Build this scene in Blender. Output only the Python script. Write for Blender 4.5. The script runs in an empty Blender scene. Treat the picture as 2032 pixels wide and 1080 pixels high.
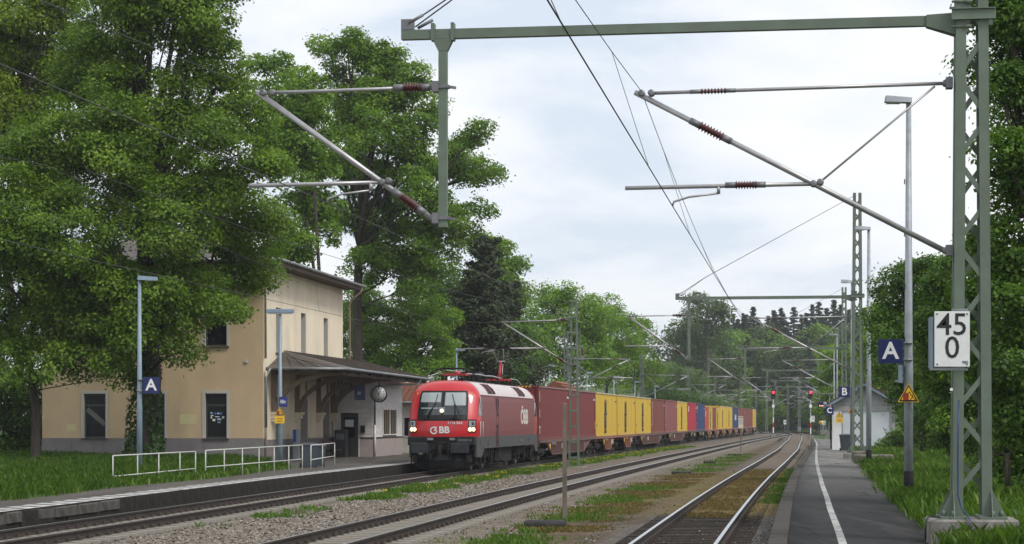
import bpy, math, random
import numpy as np
from mathutils import Vector, Matrix, Euler

scene = bpy.context.scene
COL = scene.collection
PI = math.pi
R = math.radians

# ------------------------------------------------------------------ camera
# standing on the platform, level, 72 mm, lens shifted upwards
FPX, CX, HY, CAMZ = 4085.0, 1016.0, 835.0, 2.2
cam_d = bpy.data.cameras.new("camera")
cam = bpy.data.objects.new("camera", cam_d)
COL.objects.link(cam)
cam.location = (0, 0, CAMZ)
cam.rotation_euler = (R(90), 0, 0)
cam_d.sensor_width = 36.0
cam_d.lens = 36.0 * FPX / 2032.0
cam_d.shift_x = 0.0
cam_d.shift_y = (HY - 540.0) / 2032.0
cam_d.clip_start = 0.5
cam_d.clip_end = 6000
scene.camera = cam

# ------------------------------------------------------------------ sky and light: bright overcast
SUN_EL, SUN_AZ = R(50), R(130)
world = bpy.data.worlds.new("World")
scene.world = world
world.use_nodes = True
wn, wl = world.node_tree.nodes, world.node_tree.links
wn.clear()
w_out = wn.new("ShaderNodeOutputWorld")
w_bg = wn.new("ShaderNodeBackground")
w_bg.inputs["Strength"].default_value = 0.1
w_sky = wn.new("ShaderNodeTexSky")
w_sky.sky_type = 'NISHITA'
w_sky.sun_disc = False
w_sky.sun_elevation = SUN_EL
w_sky.sun_rotation = SUN_AZ
w_tc = wn.new("ShaderNodeTexCoord")
w_mp = wn.new("ShaderNodeMapping")
w_mp.inputs["Scale"].default_value = (2.6, 2.6, 7.5)
w_mp.inputs["Location"].default_value = (1.3, 0.4, 0.55)
w_n1 = wn.new("ShaderNodeTexNoise")
w_n1.inputs["Scale"].default_value = 1.9
w_n1.inputs["Detail"].default_value = 7
w_n1.inputs["Roughness"].default_value = 0.52
w_n1.inputs["Distortion"].default_value = 0.25
w_r1 = wn.new("ShaderNodeValToRGB")
w_r1.color_ramp.elements[0].position = 0.38
w_r1.color_ramp.elements[0].color = (5.5, 6.1, 6.95, 1)
w_r1.color_ramp.elements[1].position = 0.56
w_r1.color_ramp.elements[1].color = (7.75, 7.8, 7.9, 1)
w_e = w_r1.color_ramp.elements.new(0.46)
w_e.color = (6.9, 7.2, 7.6, 1)
w_mix = wn.new("ShaderNodeMix")
w_mix.data_type = 'RGBA'
w_mix.inputs["Factor"].default_value = 0.93
wl.new(w_tc.outputs["Generated"], w_mp.inputs["Vector"])
wl.new(w_mp.outputs[0], w_n1.inputs["Vector"])
wl.new(w_n1.outputs["Fac"], w_r1.inputs["Fac"])
wl.new(w_sky.outputs[0], w_mix.inputs["A"])
wl.new(w_r1.outputs[0], w_mix.inputs["B"])
wl.new(w_mix.outputs["Result"], w_bg.inputs["Color"])
wl.new(w_bg.outputs[0], w_out.inputs["Surface"])

sun_d = bpy.data.lights.new("sun", 'SUN')
sun_d.energy = 1.5
sun_d.angle = R(14)
sun_d.color = (1.0, 0.96, 0.9)
sun = bpy.data.objects.new("sun", sun_d)
COL.objects.link(sun)
sun.rotation_euler = (R(90) - SUN_EL, 0, R(50))      # light comes from behind the camera's right shoulder
sun.location = (-60, -60, 90)

scene.view_settings.view_transform = 'Standard'
scene.view_settings.look = 'None'
scene.view_settings.exposure = 0.48
scene.view_settings.gamma = 1.0
scene.view_settings.use_curve_mapping = False
scene.cycles.use_denoising = True
scene.cycles.max_bounces = 6
scene.cycles.diffuse_bounces = 3
scene.cycles.glossy_bounces = 3
scene.cycles.transmission_bounces = 4
scene.cycles.transparent_max_bounces = 6
scene.cycles.sample_clamp_indirect = 4.0

# ------------------------------------------------------------------ helpers
def px_x(px, Y): return (px - CX) * Y / FPX
def px_z(py, Y): return CAMZ - (py - HY) * Y / FPX

def tag(o, label, cat, group=None):
    o["label"] = label
    o["category"] = cat
    if group: o["group"] = group
    return o

def structure(o):
    o["kind"] = "structure"; return o

def stuff(o):
    o["kind"] = "stuff"; return o

def empty(name, loc=(0, 0, 0), rz=0.0):
    o = bpy.data.objects.new(name, None)
    o.empty_display_size = 0.3
    o.location = loc
    o.rotation_euler = (0, 0, rz)
    COL.objects.link(o)
    return o

def link(name, me, parent=None, loc=None, rot=None):
    o = bpy.data.objects.new(name, me)
    COL.objects.link(o)
    if parent is not None: o.parent = parent
    if loc is not None: o.location = loc
    if rot is not None: o.rotation_euler = rot
    return o

def kids(o): return [c for c in KID.get(o.name, [])]

def copy_tree(o, all_children):
    """copy a thing with its parts and sub-parts (mesh data shared)"""
    def rec(src, parent):
        c = src.copy()
        COL.objects.link(c)
        if parent is not None: c.parent = parent
        for ch in all_children.get(src.name, []):
            rec(ch, c)
        return c
    return rec(o, None)

def child_map(root):
    m = {}
    stack = [root]
    while stack:
        o = stack.pop()
        ch = list(o.children)
        m[o.name] = ch
        stack += ch
    return m

class MB:
    """collects faces, then links them as one mesh object"""
    def __init__(self):
        self.v, self.f, self.m, self.s, self.uv = [], [], [], [], None
    def face(self, pts, mi=0, sm=False):
        i = len(self.v)
        self.v += [tuple(p) for p in pts]
        self.f.append(tuple(range(i, i + len(pts))))
        self.m.append(mi); self.s.append(sm)
    def box(self, x0, x1, y0, y1, z0, z1, mi=0):
        i = len(self.v)
        self.v += [(x0, y0, z0), (x1, y0, z0), (x1, y1, z0), (x0, y1, z0), (x0, y0, z1), (x1, y0, z1), (x1, y1, z1), (x0, y1, z1)]
        for q in ((0, 3, 2, 1), (4, 5, 6, 7), (0, 1, 5, 4), (1, 2, 6, 5), (2, 3, 7, 6), (3, 0, 4, 7)):
            self.f.append(tuple(i + k for k in q)); self.m.append(mi); self.s.append(False)
        return self
    def hexa(self, p8, mi=0):
        i = len(self.v)
        self.v += [tuple(p) for p in p8]
        for q in ((0, 3, 2, 1), (4, 5, 6, 7), (0, 1, 5, 4), (1, 2, 6, 5), (2, 3, 7, 6), (3, 0, 4, 7)):
            self.f.append(tuple(i + k for k in q)); self.m.append(mi); self.s.append(False)
        return self
    def bbox(self, x0, x1, y0, y1, z0, z1, b=0.02, mi=0):
        """box with chamfered vertical and top edges"""
        def ring(d, z): return [(x0 + d, y0 + b, z), (x0 + b, y0 + d, z), (x1 - b, y0 + d, z), (x1 - d, y0 + b, z), (x1 - d, y1 - b, z), (x1 - b, y1 - d, z), (x0 + b, y1 - d, z), (x0 + d, y1 - b, z)]
        rings = [ring(0, z0), ring(0, z1 - b), [(min(max(x, x0 + b), x1 - b), min(max(y, y0 + b), y1 - b), z1) for x, y, _ in ring(0, z1)]]
        self.rings(rings, mi, cap=True)
        return self
    def rings(self, rings, mi=0, cap=True, sm=False, closed=True):
        n = len(rings[0]); i = len(self.v)
        for r in rings: self.v += [tuple(p) for p in r]
        for a in range(len(rings) - 1):
            for k in range(n if closed else n - 1):
                k2 = (k + 1) % n
                self.f.append((i + a * n + k, i + a * n + k2, i + (a + 1) * n + k2, i + (a + 1) * n + k)); self.m.append(mi); self.s.append(sm)
        if cap:
            self.f.append(tuple(i + k for k in reversed(range(n)))); self.m.append(mi); self.s.append(False)
            e = i + (len(rings) - 1) * n
            self.f.append(tuple(e + k for k in range(n))); self.m.append(mi); self.s.append(False)
        return self
    def tube(self, pts, r, n=8, mi=0, cap=True):
        pts = [Vector(p) for p in pts]
        rs = r if isinstance(r, (list, tuple)) else [r] * len(pts)
        rings = []
        prev = None
        for k, p in enumerate(pts):
            d = (pts[min(k + 1, len(pts) - 1)] - pts[max(k - 1, 0)]).normalized()
            if prev is None:
                a = Vector((0, 0, 1)) if abs(d.z) < 0.9 else Vector((1, 0, 0))
                u = d.cross(a).normalized()
            else:
                u = (prev - d * prev.dot(d)).normalized()
            prev = u
            w = d.cross(u)
            rings.append([p + (u * math.cos(2 * PI * j / n) + w * math.sin(2 * PI * j / n)) * rs[k] for j in range(n)])
        self.rings(rings, mi, cap, True)
        return self
    def bar(self, p, q, w, h, mi=0, up=(0, 0, 1)):
        """rectangular bar from p to q, w sideways, h along up"""
        p, q = Vector(p), Vector(q)
        d = (q - p).normalized()
        upv = Vector(up)
        if abs(d.dot(upv)) > 0.97: upv = Vector((0, 1, 0))
        s = d.cross(upv).normalized(); t = s.cross(d)
        rg = []
        for e in (p, q):
            rg.append([e - s * w / 2 - t * h / 2, e + s * w / 2 - t * h / 2, e + s * w / 2 + t * h / 2, e - s * w / 2 + t * h / 2])
        self.rings(rg, mi, True)
        return self
    def prism(self, poly, z0, z1, axis='z', mi=0):
        """extrude a 2-D polygon along an axis"""
        def P(a, b, c):
            return (a, b, c) if axis == 'z' else ((a, c, b) if axis == 'y' else (c, a, b))
        self.rings([[P(a, b, z0) for a, b in poly], [P(a, b, z1) for a, b in poly]], mi, True)
        return self
    def lathe(self, prof, c=(0, 0, 0), n=12, mi=0, axis='z'):
        rings = []
        for r, z in prof:
            ring = []
            for j in range(n):
                a, b = r * math.cos(2 * PI * j / n), r * math.sin(2 * PI * j / n)
                v = (a, b, z) if axis == 'z' else ((a, z, b) if axis == 'y' else (z, a, b))
                ring.append((v[0] + c[0], v[1] + c[1], v[2] + c[2]))
            rings.append(ring)
        self.rings(rings, mi, True, True)
        return self
    def mesh(self, name, mats):
        me = bpy.data.meshes.new(name)
        me.from_pydata(self.v, [], self.f)
        for m in (mats if isinstance(mats, (list, tuple)) else [mats]): me.materials.append(m)
        me.polygons.foreach_set("material_index", self.m)
        me.polygons.foreach_set("use_smooth", self.s)
        if self.uv:
            l = me.uv_layers.new(name="uv")
            idx = np.empty(len(me.loops), dtype=np.int32)
            me.loops.foreach_get("vertex_index", idx)
            l.data.foreach_set("uv", np.asarray(self.uv, dtype=np.float32)[idx].ravel())
        me.update()
        return me
    def build(self, name, mats, parent=None, loc=None, rot=None, fix=True):
        me = self.mesh(name, mats)
        if fix: fix_normals(me)
        return link(name, me, parent, loc, rot)

def fix_normals(me):
    import bmesh
    bm = bmesh.new(); bm.from_mesh(me)
    bmesh.ops.recalc_face_normals(bm, faces=bm.faces)
    bm.to_mesh(me); bm.free()

def np_mesh(name, V, Fc, mat, tint=None, smooth=False):
    """fast mesh from arrays: V (n,3), Fc (m,k)"""
    me = bpy.data.meshes.new(name)
    V = np.asarray(V, dtype=np.float32); Fc = np.asarray(Fc, dtype=np.int32)
    m, k = Fc.shape
    me.vertices.add(len(V)); me.vertices.foreach_set("co", V.ravel())
    me.loops.add(m * k); me.loops.foreach_set("vertex_index", Fc.ravel())
    me.polygons.add(m); me.polygons.foreach_set("loop_start", np.arange(0, m * k, k, dtype=np.int32))
    if smooth: me.polygons.foreach_set("use_smooth", np.ones(m, dtype=bool))
    for q in (mat if isinstance(mat, (list, tuple)) else [mat]): me.materials.append(q)
    if tint is not None:
        a = me.attributes.new("tint", 'FLOAT', 'FACE')
        a.data.foreach_set("value", np.asarray(tint, dtype=np.float32))
    me.update(calc_edges=True)
    me.validate()
    return me

def marks(name, m, par, o, u, v, n, w, h, gap, seed):
    """a run of small print too worn or too far off to read: strokes of uneven width along u, height along v"""
    g = random.Random(seed); b = MB(); o, u, v = Vector(o), Vector(u), Vector(v); nn = u.cross(v); x = 0.0
    for k in range(n):
        ww = w * g.uniform(.55, 1.2); hh = h * g.uniform(.75, 1.0)
        p = o + u * x
        b.hexa([p, p + u * ww, p + u * ww + nn * .004, p + nn * .004, p + v * hh, p + u * ww + v * hh, p + u * ww + v * hh + nn * .004, p + v * hh + nn * .004])
        x += ww + gap * (2.2 if g.random() < .2 else 1)
    return b.build(name, m, par)
TEXTS = []
def text(name, body, size, mat, parent, loc, rot, bold=0.0, sx=1.0, ext=0.002, align='CENTER', spacing=1.0):
    cu = bpy.data.curves.new(name, 'FONT')
    cu.body = body; cu.size = size; cu.extrude = ext; cu.offset = bold * size
    cu.align_x = align; cu.align_y = 'CENTER'; cu.space_character = spacing
    cu.resolution_u = 3
    cu.materials.append(mat)
    o = bpy.data.objects.new(name, cu)
    COL.objects.link(o)
    if parent is not None: o.parent = parent
    o.location = loc; o.rotation_euler = rot; o.scale = (sx, 1, 1)
    TEXTS.append(o)
    return o

# ------------------------------------------------------------------ materials
class NT:
    def __init__(self, m):
        m.use_nodes = True
        self.t = m.node_tree; self.n = m.node_tree.nodes; self.l = m.node_tree.links
        self.bsdf = self.n["Principled BSDF"]; self.out = self.n["Material Output"]
    def new(self, t, **kw):
        nd = self.n.new(t)
        for k, v in kw.items():
            if k in nd.inputs.keys() if hasattr(nd.inputs, "keys") else False: nd.inputs[k].default_value = v
            else: setattr(nd, k, v)
        return nd
    def link(self, a, b): self.l.new(a, b)
    def noise(self, vec, scale, detail=4, rough=0.55, dist=0.0):
        nd = self.n.new("ShaderNodeTexNoise")
        nd.inputs["Scale"].default_value = scale; nd.inputs["Detail"].default_value = detail
        nd.inputs["Roughness"].default_value = rough; nd.inputs["Distortion"].default_value = dist
        if vec is not None: self.l.new(vec, nd.inputs["Vector"])
        return nd
    def ramp(self, fac, stops):
        nd = self.n.new("ShaderNodeValToRGB")
        e = nd.color_ramp.elements
        while len(e) > 1: e.remove(e[-1])
        for i, (p, c) in enumerate(stops):
            q = e[0] if i == 0 else e.new(p)
            q.position = p
            q.color = (c[0], c[1], c[2], 1) if hasattr(c, "__len__") else (c, c, c, 1)
        self.l.new(fac, nd.inputs["Fac"])
        return nd
    def mix(self, fac, a, b, blend='MIX'):
        nd = self.n.new("ShaderNodeMix"); nd.data_type = 'RGBA'; nd.blend_type = blend
        for v, k in ((fac, "Factor"), (a, "A"), (b, "B")):
            if hasattr(v, "links") or hasattr(v, "is_output"): self.l.new(v, nd.inputs[k])
            elif k == "Factor": nd.inputs[k].default_value = v
            else: nd.inputs[k].default_value = (v[0], v[1], v[2], 1)
        return nd.outputs["Result"]
    def math(self, op, a, b=None, clamp=False):
        nd = self.n.new("ShaderNodeMath"); nd.operation = op; nd.use_clamp = clamp
        for v, i in ((a, 0), (b, 1)):
            if v is None: continue
            if hasattr(v, "is_output"): self.l.new(v, nd.inputs[i])
            else: nd.inputs[i].default_value = v
        return nd.outputs[0]
    def bump(self, h, strength=0.3, dist=0.02):
        nd = self.n.new("ShaderNodeBump")
        nd.inputs["Strength"].default_value = strength; nd.inputs["Distance"].default_value = dist
        self.l.new(h, nd.inputs["Height"])
        self.l.new(nd.outputs[0], self.bsdf.inputs["Normal"])
        return nd

MATS = {}
def mat(name, col, rough=0.6, metal=0.0, var=0.18, vscale=2.0, dirt=0.0, dirt_col=(0.05, 0.045, 0.035), dscale=1.2, bump=0.0, bscale=30, spec=0.5, coord="Object", stretch=(1, 1, 1), coat=0.0):
    """painted / mineral surface: base colour with uneven tone, worn patches and fine relief"""
    if name in MATS: return MATS[name]
    m = bpy.data.materials.new(name)
    t = NT(m)
    tc = t.n.new("ShaderNodeTexCoord")
    mp = t.n.new("ShaderNodeMapping"); mp.inputs["Scale"].default_value = stretch
    t.link(tc.outputs[coord], mp.inputs["Vector"])
    v = mp.outputs[0]
    n1 = t.noise(v, vscale, 6, 0.6)
    lo = tuple(c * (1 - var) for c in col); hi = tuple(min(1, c * (1 + var)) for c in col)
    c = t.ramp(n1.outputs["Fac"], [(0.3, lo), (0.7, hi)]).outputs[0]
    if dirt > 0:
        n2 = t.noise(v, dscale, 8, 0.65, 0.4)
        f = t.ramp(n2.outputs["Fac"], [(0.45, 0.0), (0.72, 1.0)]).outputs[0]
        f = t.math('MULTIPLY', f, dirt)
        c = t.mix(f, c, dirt_col)
    t.link(c, t.bsdf.inputs["Base Color"])
    t.bsdf.inputs["Roughness"].default_value = rough
    t.bsdf.inputs["Metallic"].default_value = metal
    t.bsdf.inputs["Specular IOR Level"].default_value = spec
    if coat: t.bsdf.inputs["Coat Weight"].default_value = coat
    if bump > 0:
        n3 = t.noise(v, bscale, 5, 0.6)
        t.bump(n3.outputs["Fac"], bump, 0.02)
    MATS[name] = m
    return m

def emit_mat(name, col, strength, base=(0.5, 0.5, 0.5)):
    if name in MATS: return MATS[name]
    m = bpy.data.materials.new(name); t = NT(m)
    t.bsdf.inputs["Base Color"].default_value = (*base, 1)
    t.bsdf.inputs["Emission Color"].default_value = (*col, 1)
    t.bsdf.inputs["Emission Strength"].default_value = strength
    MATS[name] = m
    return m

def leaf_mat(name, dark, mid, light, trans=0.35, rough=0.5):
    if name in MATS: return MATS[name]
    m = bpy.data.materials.new(name); t = NT(m)
    at = t.n.new("ShaderNodeAttribute"); at.attribute_name = "tint"
    c = t.ramp(at.outputs["Fac"], [(0.0, dark), (0.5, mid), (1.0, light)]).outputs[0]
    t.link(c, t.bsdf.inputs["Base Color"])
    t.bsdf.inputs["Roughness"].default_value = rough
    t.bsdf.inputs["Specular IOR Level"].default_value = 0.35
    tr = t.n.new("ShaderNodeBsdfTranslucent")
    ct = t.mix(1.0, c, (1.25, 1.3, 0.6), 'MULTIPLY')
    t.link(ct, tr.inputs["Color"])
    ms = t.n.new("ShaderNodeMixShader"); ms.inputs[0].default_value = trans
    t.link(t.bsdf.outputs[0], ms.inputs[1]); t.link(tr.outputs[0], ms.inputs[2])
    t.link(ms.outputs[0], t.out.inputs["Surface"])
    MATS[name] = m
    return m

# ------------------------------------------------------------------ track geometry (metres; X right, Y away from the camera)
_hy = [-40, 40, 70, 100, 200, 300, 336, 378, 430, 500, 560]
_hm = [.136, .142, .150, .156, .1615, .176, .165, .105, .0, -.16, -.25]
_Y = np.arange(-40, 560.5, 0.5)
_M = np.interp(_Y, _hy, _hm)
_X = np.concatenate([[0], np.cumsum((_M[1:] + _M[:-1]) * 0.25)])
_X += -3.30 - np.interp(40, _Y, _X)
def c2(Y): return float(np.interp(Y, _Y, _X))
def m2(Y): return float(np.interp(Y, _Y, _M))
def _smooth(a, b, x):
    t = min(1, max(0, (x - a) / (b - a))); return t * t * (3 - 2 * t)
def off1(Y): return float(np.interp(Y, [-40, 40, 60, 95, 125, 200, 560], [-6.25, -6.3, -6.55, -6.95, -6.75, -6.3, -6.2]))
_o3y = np.arange(-40, 561, 1.0)
_o3 = np.convolve(np.pad(np.interp(_o3y, [-40, 110, 160, 236, 300, 380, 420, 560], [6.58, 6.55, 6.3, 5.0, 3.1, .6, 0, 0]), 12, mode='edge'), np.ones(25) / 25, 'valid')
def off3(Y): return float(np.interp(Y, _o3y, _o3))
def P(Y, t):
    """point at offset t to the right of track 2's centre line"""
    m = m2(Y); c = 1 / math.sqrt(1 + m * m)
    return (c2(Y) + t * c, Y - t * m * c)
def track(k, Y, t=0.0):
    return P(Y, (off1(Y) if k == 1 else off3(Y) if k == 3 else 0.0) + t)
def heading(k, Y):
    a = track(k, Y - 1); b = track(k, Y + 1)
    return math.atan2(b[0] - a[0], b[1] - a[1])
def rz_at(k, Y): return -heading(k, Y)
def at_y(k, Ytrue, t=0.0):
    """point of track k, offset t, whose own Y equals Ytrue"""
    y = Ytrue
    for _ in range(6):
        p = track(k, y, t); y += Ytrue - p[1]
    return track(k, y, t)

PLAT_R, PLAT_L = 0.40, 0.30      # platform heights above the rails
# ================================================================== ground, tracks, platforms
rnd = random.Random(5)
rng = np.random.default_rng(7)

M_steel = mat("rail_head_steel", (0.62, 0.63, 0.65), rough=0.28, metal=1.0, var=0.1, vscale=3)
M_rust = mat("rail_web_rust", (0.035, 0.026, 0.021), rough=0.8, var=0.35, vscale=4)
M_conc_sl = mat("sleeper_concrete", (0.27, 0.245, 0.21), rough=0.9, var=0.2, vscale=4, dirt=0.35, dirt_col=(0.12, 0.09, 0.07), dscale=3)
M_wood_sl = mat("sleeper_old_wood", (0.05, 0.042, 0.035), spec=.1, rough=0.95, var=0.4, vscale=5, bump=0.6, bscale=20)
M_clip = mat("rail_fastener_iron", (0.05, 0.035, 0.027), rough=0.8, var=0.4)
M_conc = mat("weathered_concrete", (0.27, 0.255, 0.235), rough=0.92, var=0.25, vscale=2, dirt=0.75, dirt_col=(0.07, 0.065, 0.055), dscale=2.5, bump=0.35, bscale=25, spec=.12)
M_conc_dark = mat("blackened_platform_wall", (0.036, 0.033, 0.030), rough=0.95, var=0.45, vscale=2.5, dirt=0.6, dirt_col=(0.012, 0.011, 0.010), dscale=3, bump=0.9, bscale=9, spec=.1)

def ground_mat():
    m = bpy.data.materials.new("meadow_soil"); t = NT(m)
    tc = t.n.new("ShaderNodeTexCoord")
    n1 = t.noise(tc.outputs["Object"], 0.25, 8, 0.6)
    n2 = t.noise(tc.outputs["Object"], 3.0, 6, 0.7)
    c = t.ramp(n1.outputs["Fac"], [(0.3, (0.045, 0.075, 0.014)), (0.55, (0.065, 0.115, 0.018)), (0.75, (0.09, 0.13, 0.03))]).outputs[0]
    c = t.mix(t.math('MULTIPLY', n2.outputs["Fac"], 0.6), c, (0.03, 0.045, 0.014))
    t.link(c, t.bsdf.inputs["Base Color"]); t.bsdf.inputs["Roughness"].default_value = 1
    t.bump(n2.outputs["Fac"], 0.8, 0.1)
    return m
M_meadow = ground_mat()

def trackbed_mat():
    """crushed stone, soil and moss, laid out along the tracks (uv = metres across / along)"""
    m = bpy.data.materials.new("track_ballast"); t = NT(m)
    uv = t.n.new("ShaderNodeUVMap"); uv.uv_map = "uv"
    sp = t.n.new("ShaderNodeSeparateXYZ"); t.link(uv.outputs[0], sp.inputs[0])
    tc = t.n.new("ShaderNodeTexCoord"); ob = tc.outputs["Object"]
    big = t.noise(ob, 0.35, 6, 0.6, 0.5); mid = t.noise(ob, 1.6, 6, 0.65, 0.3)
    vor = t.n.new("ShaderNodeTexVoronoi"); vor.inputs["Scale"].default_value = 15; t.link(ob, vor.inputs["Vector"])
    hsv = t.n.new("ShaderNodeSeparateColor"); t.link(vor.outputs["Color"], hsv.inputs[0])
    stone = t.ramp(hsv.outputs[0], [(0.0, (0.085, 0.067, 0.05)), (0.35, (0.165, 0.132, 0.10)), (0.7, (0.215, 0.183, 0.148)), (1.0, (0.31, 0.28, 0.245))]).outputs[0]
    dark = t.ramp(hsv.outputs[0], [(0.0, (0.055, 0.048, 0.04)), (0.5, (0.11, 0.1, 0.09)), (1.0, (0.22, 0.21, 0.2))]).outputs[0]
    soil = t.ramp(mid.outputs["Fac"], [(0.3, (0.06, 0.043, 0.03)), (0.5, (0.115, 0.083, 0.055)), (0.7, (0.21, 0.165, 0.12))]).outputs[0]
    moss = t.ramp(mid.outputs["Fac"], [(0.3, (0.085, 0.068, 0.022)), (0.5, (0.165, 0.12, 0.042)), (0.72, (0.14, 0.145, 0.045))]).outputs[0]
    # wobbling coordinate across
    w = t.math('MULTIPLY', t.math('SUBTRACT', big.outputs["Fac"], 0.5), 2.6)
    w2 = t.math('MULTIPLY', t.math('SUBTRACT', mid.outputs["Fac"], 0.5), 1.6)
    u = t.math('ADD', t.math('ADD', sp.outputs[0], w), w2)
    def sstep(x, a, b):
        mr = t.n.new("ShaderNodeMapRange"); mr.interpolation_type = 'SMOOTHSTEP'
        mr.inputs["From Min"].default_value = a; mr.inputs["From Max"].default_value = b
        t.link(x, mr.inputs["Value"]); return mr.outputs[0]
    f_soil = t.math('MULTIPLY', sstep(u, 2.3, 3.3), t.math('SUBTRACT', 1.0, sstep(u, 4.3, 5.0)))
    f_dark = sstep(u, 4.2, 5.0)
    c = t.mix(f_soil, stone, soil)
    c = t.mix(f_dark, c, dark)
    v = t.math('ADD', sp.outputs[1], t.math('MULTIPLY', w, 3.0))
    f_moss = t.math('MULTIPLY', sstep(v, 51, 54), t.math('SUBTRACT', 1.0, sstep(v, 92, 108)))
    f_moss = t.math('MULTIPLY', f_moss, sstep(u, 3.4, 5.6))
    f_moss2 = t.math('MULTIPLY', t.math('MULTIPLY', sstep(v, 58, 66), t.math('SUBTRACT', 1.0, sstep(v, 86, 100))), t.math('MULTIPLY', sstep(u, 2.5, 3.5), 0.85))
    c = t.mix(t.math('MAXIMUM', f_moss, f_moss2), c, moss)
    # far strip of darker rusty gravel under track 3
    f_far = t.math('MULTIPLY', sstep(v, 100, 112), sstep(u, 4.6, 5.4))
    c = t.mix(t.math('MULTIPLY', f_far, 0.85), c, t.mix(mid.outputs['Fac'], (0.13, 0.10, 0.075), (0.24, 0.20, 0.16)))
    # darkened bed of track 1
    f1 = t.math('SUBTRACT', 1.0, sstep(u, -6.0, -4.9))
    c = t.mix(t.math('MULTIPLY', f1, 0.75), c, (0.075, 0.062, 0.05))
    t.link(c, t.bsdf.inputs["Base Color"]); t.bsdf.inputs["Roughness"].default_value = 0.95; t.bsdf.inputs['Specular IOR Level'].default_value = .08
    c0 = t.noise(ob, .9, 7, .7, .5)
    t.link(t.mix(t.ramp(c0.outputs['Fac'], [(.35, .0), (.65, .4)]).outputs[0], c, (.10, .085, .066)), t.bsdf.inputs['Base Color'])
    b1 = t.n.new("ShaderNodeBump"); b1.inputs["Strength"].default_value = 0.9; b1.inputs["Distance"].default_value = 0.04
    t.link(vor.outputs["Distance"], b1.inputs["Height"]); b1.invert = True
    t.link(b1.outputs[0], t.bsdf.inputs["Normal"])
    return m
M_bed = trackbed_mat()

# ---- wide ground sheet to the horizon
gb = MB()
gx = [-3000, -600, -200, -80, 80, 200, 600, 3000]; gy = [-200, 0, 120, 300, 500, 1000, 2500, 5000]
for i in range(len(gx) - 1):
    for j in range(len(gy) - 1):
        gb.face([(gx[i], gy[j], -0.6), (gx[i + 1], gy[j], -0.6), (gx[i + 1], gy[j + 1], -0.6), (gx[i], gy[j + 1], -0.6)])
structure(gb.build("ground", M_meadow, fix=False))

YS = list(np.arange(14, 130, 1.5)) + list(np.arange(130, 470, 5.0))
def strip(cols, ys, mats, name, uvs=None, zf=None):
    """sheet through columns of points: cols = functions Y -> (x, y, z)"""
    b = MB(); b.uv = []
    n = len(cols)
    for Y in ys:
        for k, c in enumerate(cols):
            b.v.append(c(Y)); b.uv.append((uvs[k] if uvs else float(k), Y))
    for a in range(len(ys) - 1):
        for k in range(n - 1):
            i = a * n + k
            b.f.append((i, i + 1, i + n + 1, i + n)); b.m.append(0); b.s.append(True)
    return b.build(name, mats, fix=False)

BED_Z = -0.25
def bedcol(k, t, z=BED_Z):
    return lambda Y: (*track(k, Y, t), z)
def bed3(t): return lambda Y: (*track(3, Y, t), -.192 + .034 * _smooth(48, 56, Y))
bed = strip([bedcol(1, -2.15), bedcol(1, -1.7), bedcol(1, 0), bedcol(1, 1.6), bedcol(2, -3.0, -0.24), bedcol(2, -1.7), bedcol(2, -1.0), bedcol(2, -.62, -.33), bedcol(2, 0, -.34), bedcol(2, .62, -.33), bedcol(2, 1.0), bedcol(2, 1.7), bedcol(2, 2.6, -0.3),
             bedcol(3, -2.2, -0.25), bed3(-1.3), bed3(-.85), bed3(0), bed3(.85), bedcol(3, 1.95, -.21)], YS, M_bed, "trackbed",
            [-8.6, -8.1, -6.4, -4.8, -3.0, -1.7, -1.0, -.62, 0, .62, 1.0, 1.7, 2.6, 4.0, 4.9, 5.35, 6.2, 7.05, 8.0])
structure(bed)

# ---- rails and sleepers
RAILPROF = [(-0.036, 0.0), (0.036, 0.0), (0.037, -0.038), (0.012, -0.052), (0.010, -0.135), (0.07, -0.158), (0.07, -0.168), (-0.07, -0.168), (-0.07, -0.158), (-0.010, -0.135), (-0.012, -0.052), (-0.037, -0.038)]
def make_rail(k, side, y0, y1, parent):
    ys = [y0]
    while ys[-1] < y1: ys.append(ys[-1] + (1.5 if ys[-1] < 120 else 4.0))
    b = MB(); rings = []
    for Y in ys:
        h = heading(k, Y); c, s = math.cos(h), math.sin(h)
        x, y = track(k, Y, side * 0.7535)
        rings.append([(x + u * c, y - u * s, z) for u, z in RAILPROF])
    b.rings(rings, 1, True, False)
    n = len(RAILPROF)
    for a in range(len(rings) - 1): b.m[a * n] = 0
    return b.build("rail", [M_steel, M_rust], parent)

def sleeper_mesh(kind):
    b = MB()
    if kind == "concrete":
        # tapered waist, higher shoulders under the rails, iron fasteners
        xs = [(-1.3, -.165, .13), (-0.95, -.158, .15), (-0.55, -.158, .15), (-0.3, -.178, .12), (0.3, -.178, .12), (0.55, -.158, .15), (0.95, -.158, .15), (1.3, -.165, .13)]
        rg = [[(x, -w, -.38), (x, w, -.38), (x, w * 0.8, z - .012), (x, -w * 0.8, z - .012)] for x, z, w in xs]
        b.rings(rg, 0, True)
    else:
        b.box(-1.3, 1.3, -.13, .13, -.36, -.172, 0)
    for sx in (-.7535, .7535):
        b.box(sx - .17, sx + .17, -.1, .1, -.172, -.162, 1)
        for d in (-.12, .12):
            b.box(sx + d - .035, sx + d + .035, -.075, .075, -.165, -.115, 1)
            b.tube([(sx + d, 0, -.12), (sx + d, 0, -.085)], .022, 6, 1)
    me = b.mesh("sleeper", [M_conc_sl if kind == "concrete" else M_wood_sl, M_clip]); fix_normals(me)
    return me
ME_sl_c, ME_sl_w = sleeper_mesh("concrete"), sleeper_mesh("wood")

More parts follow.
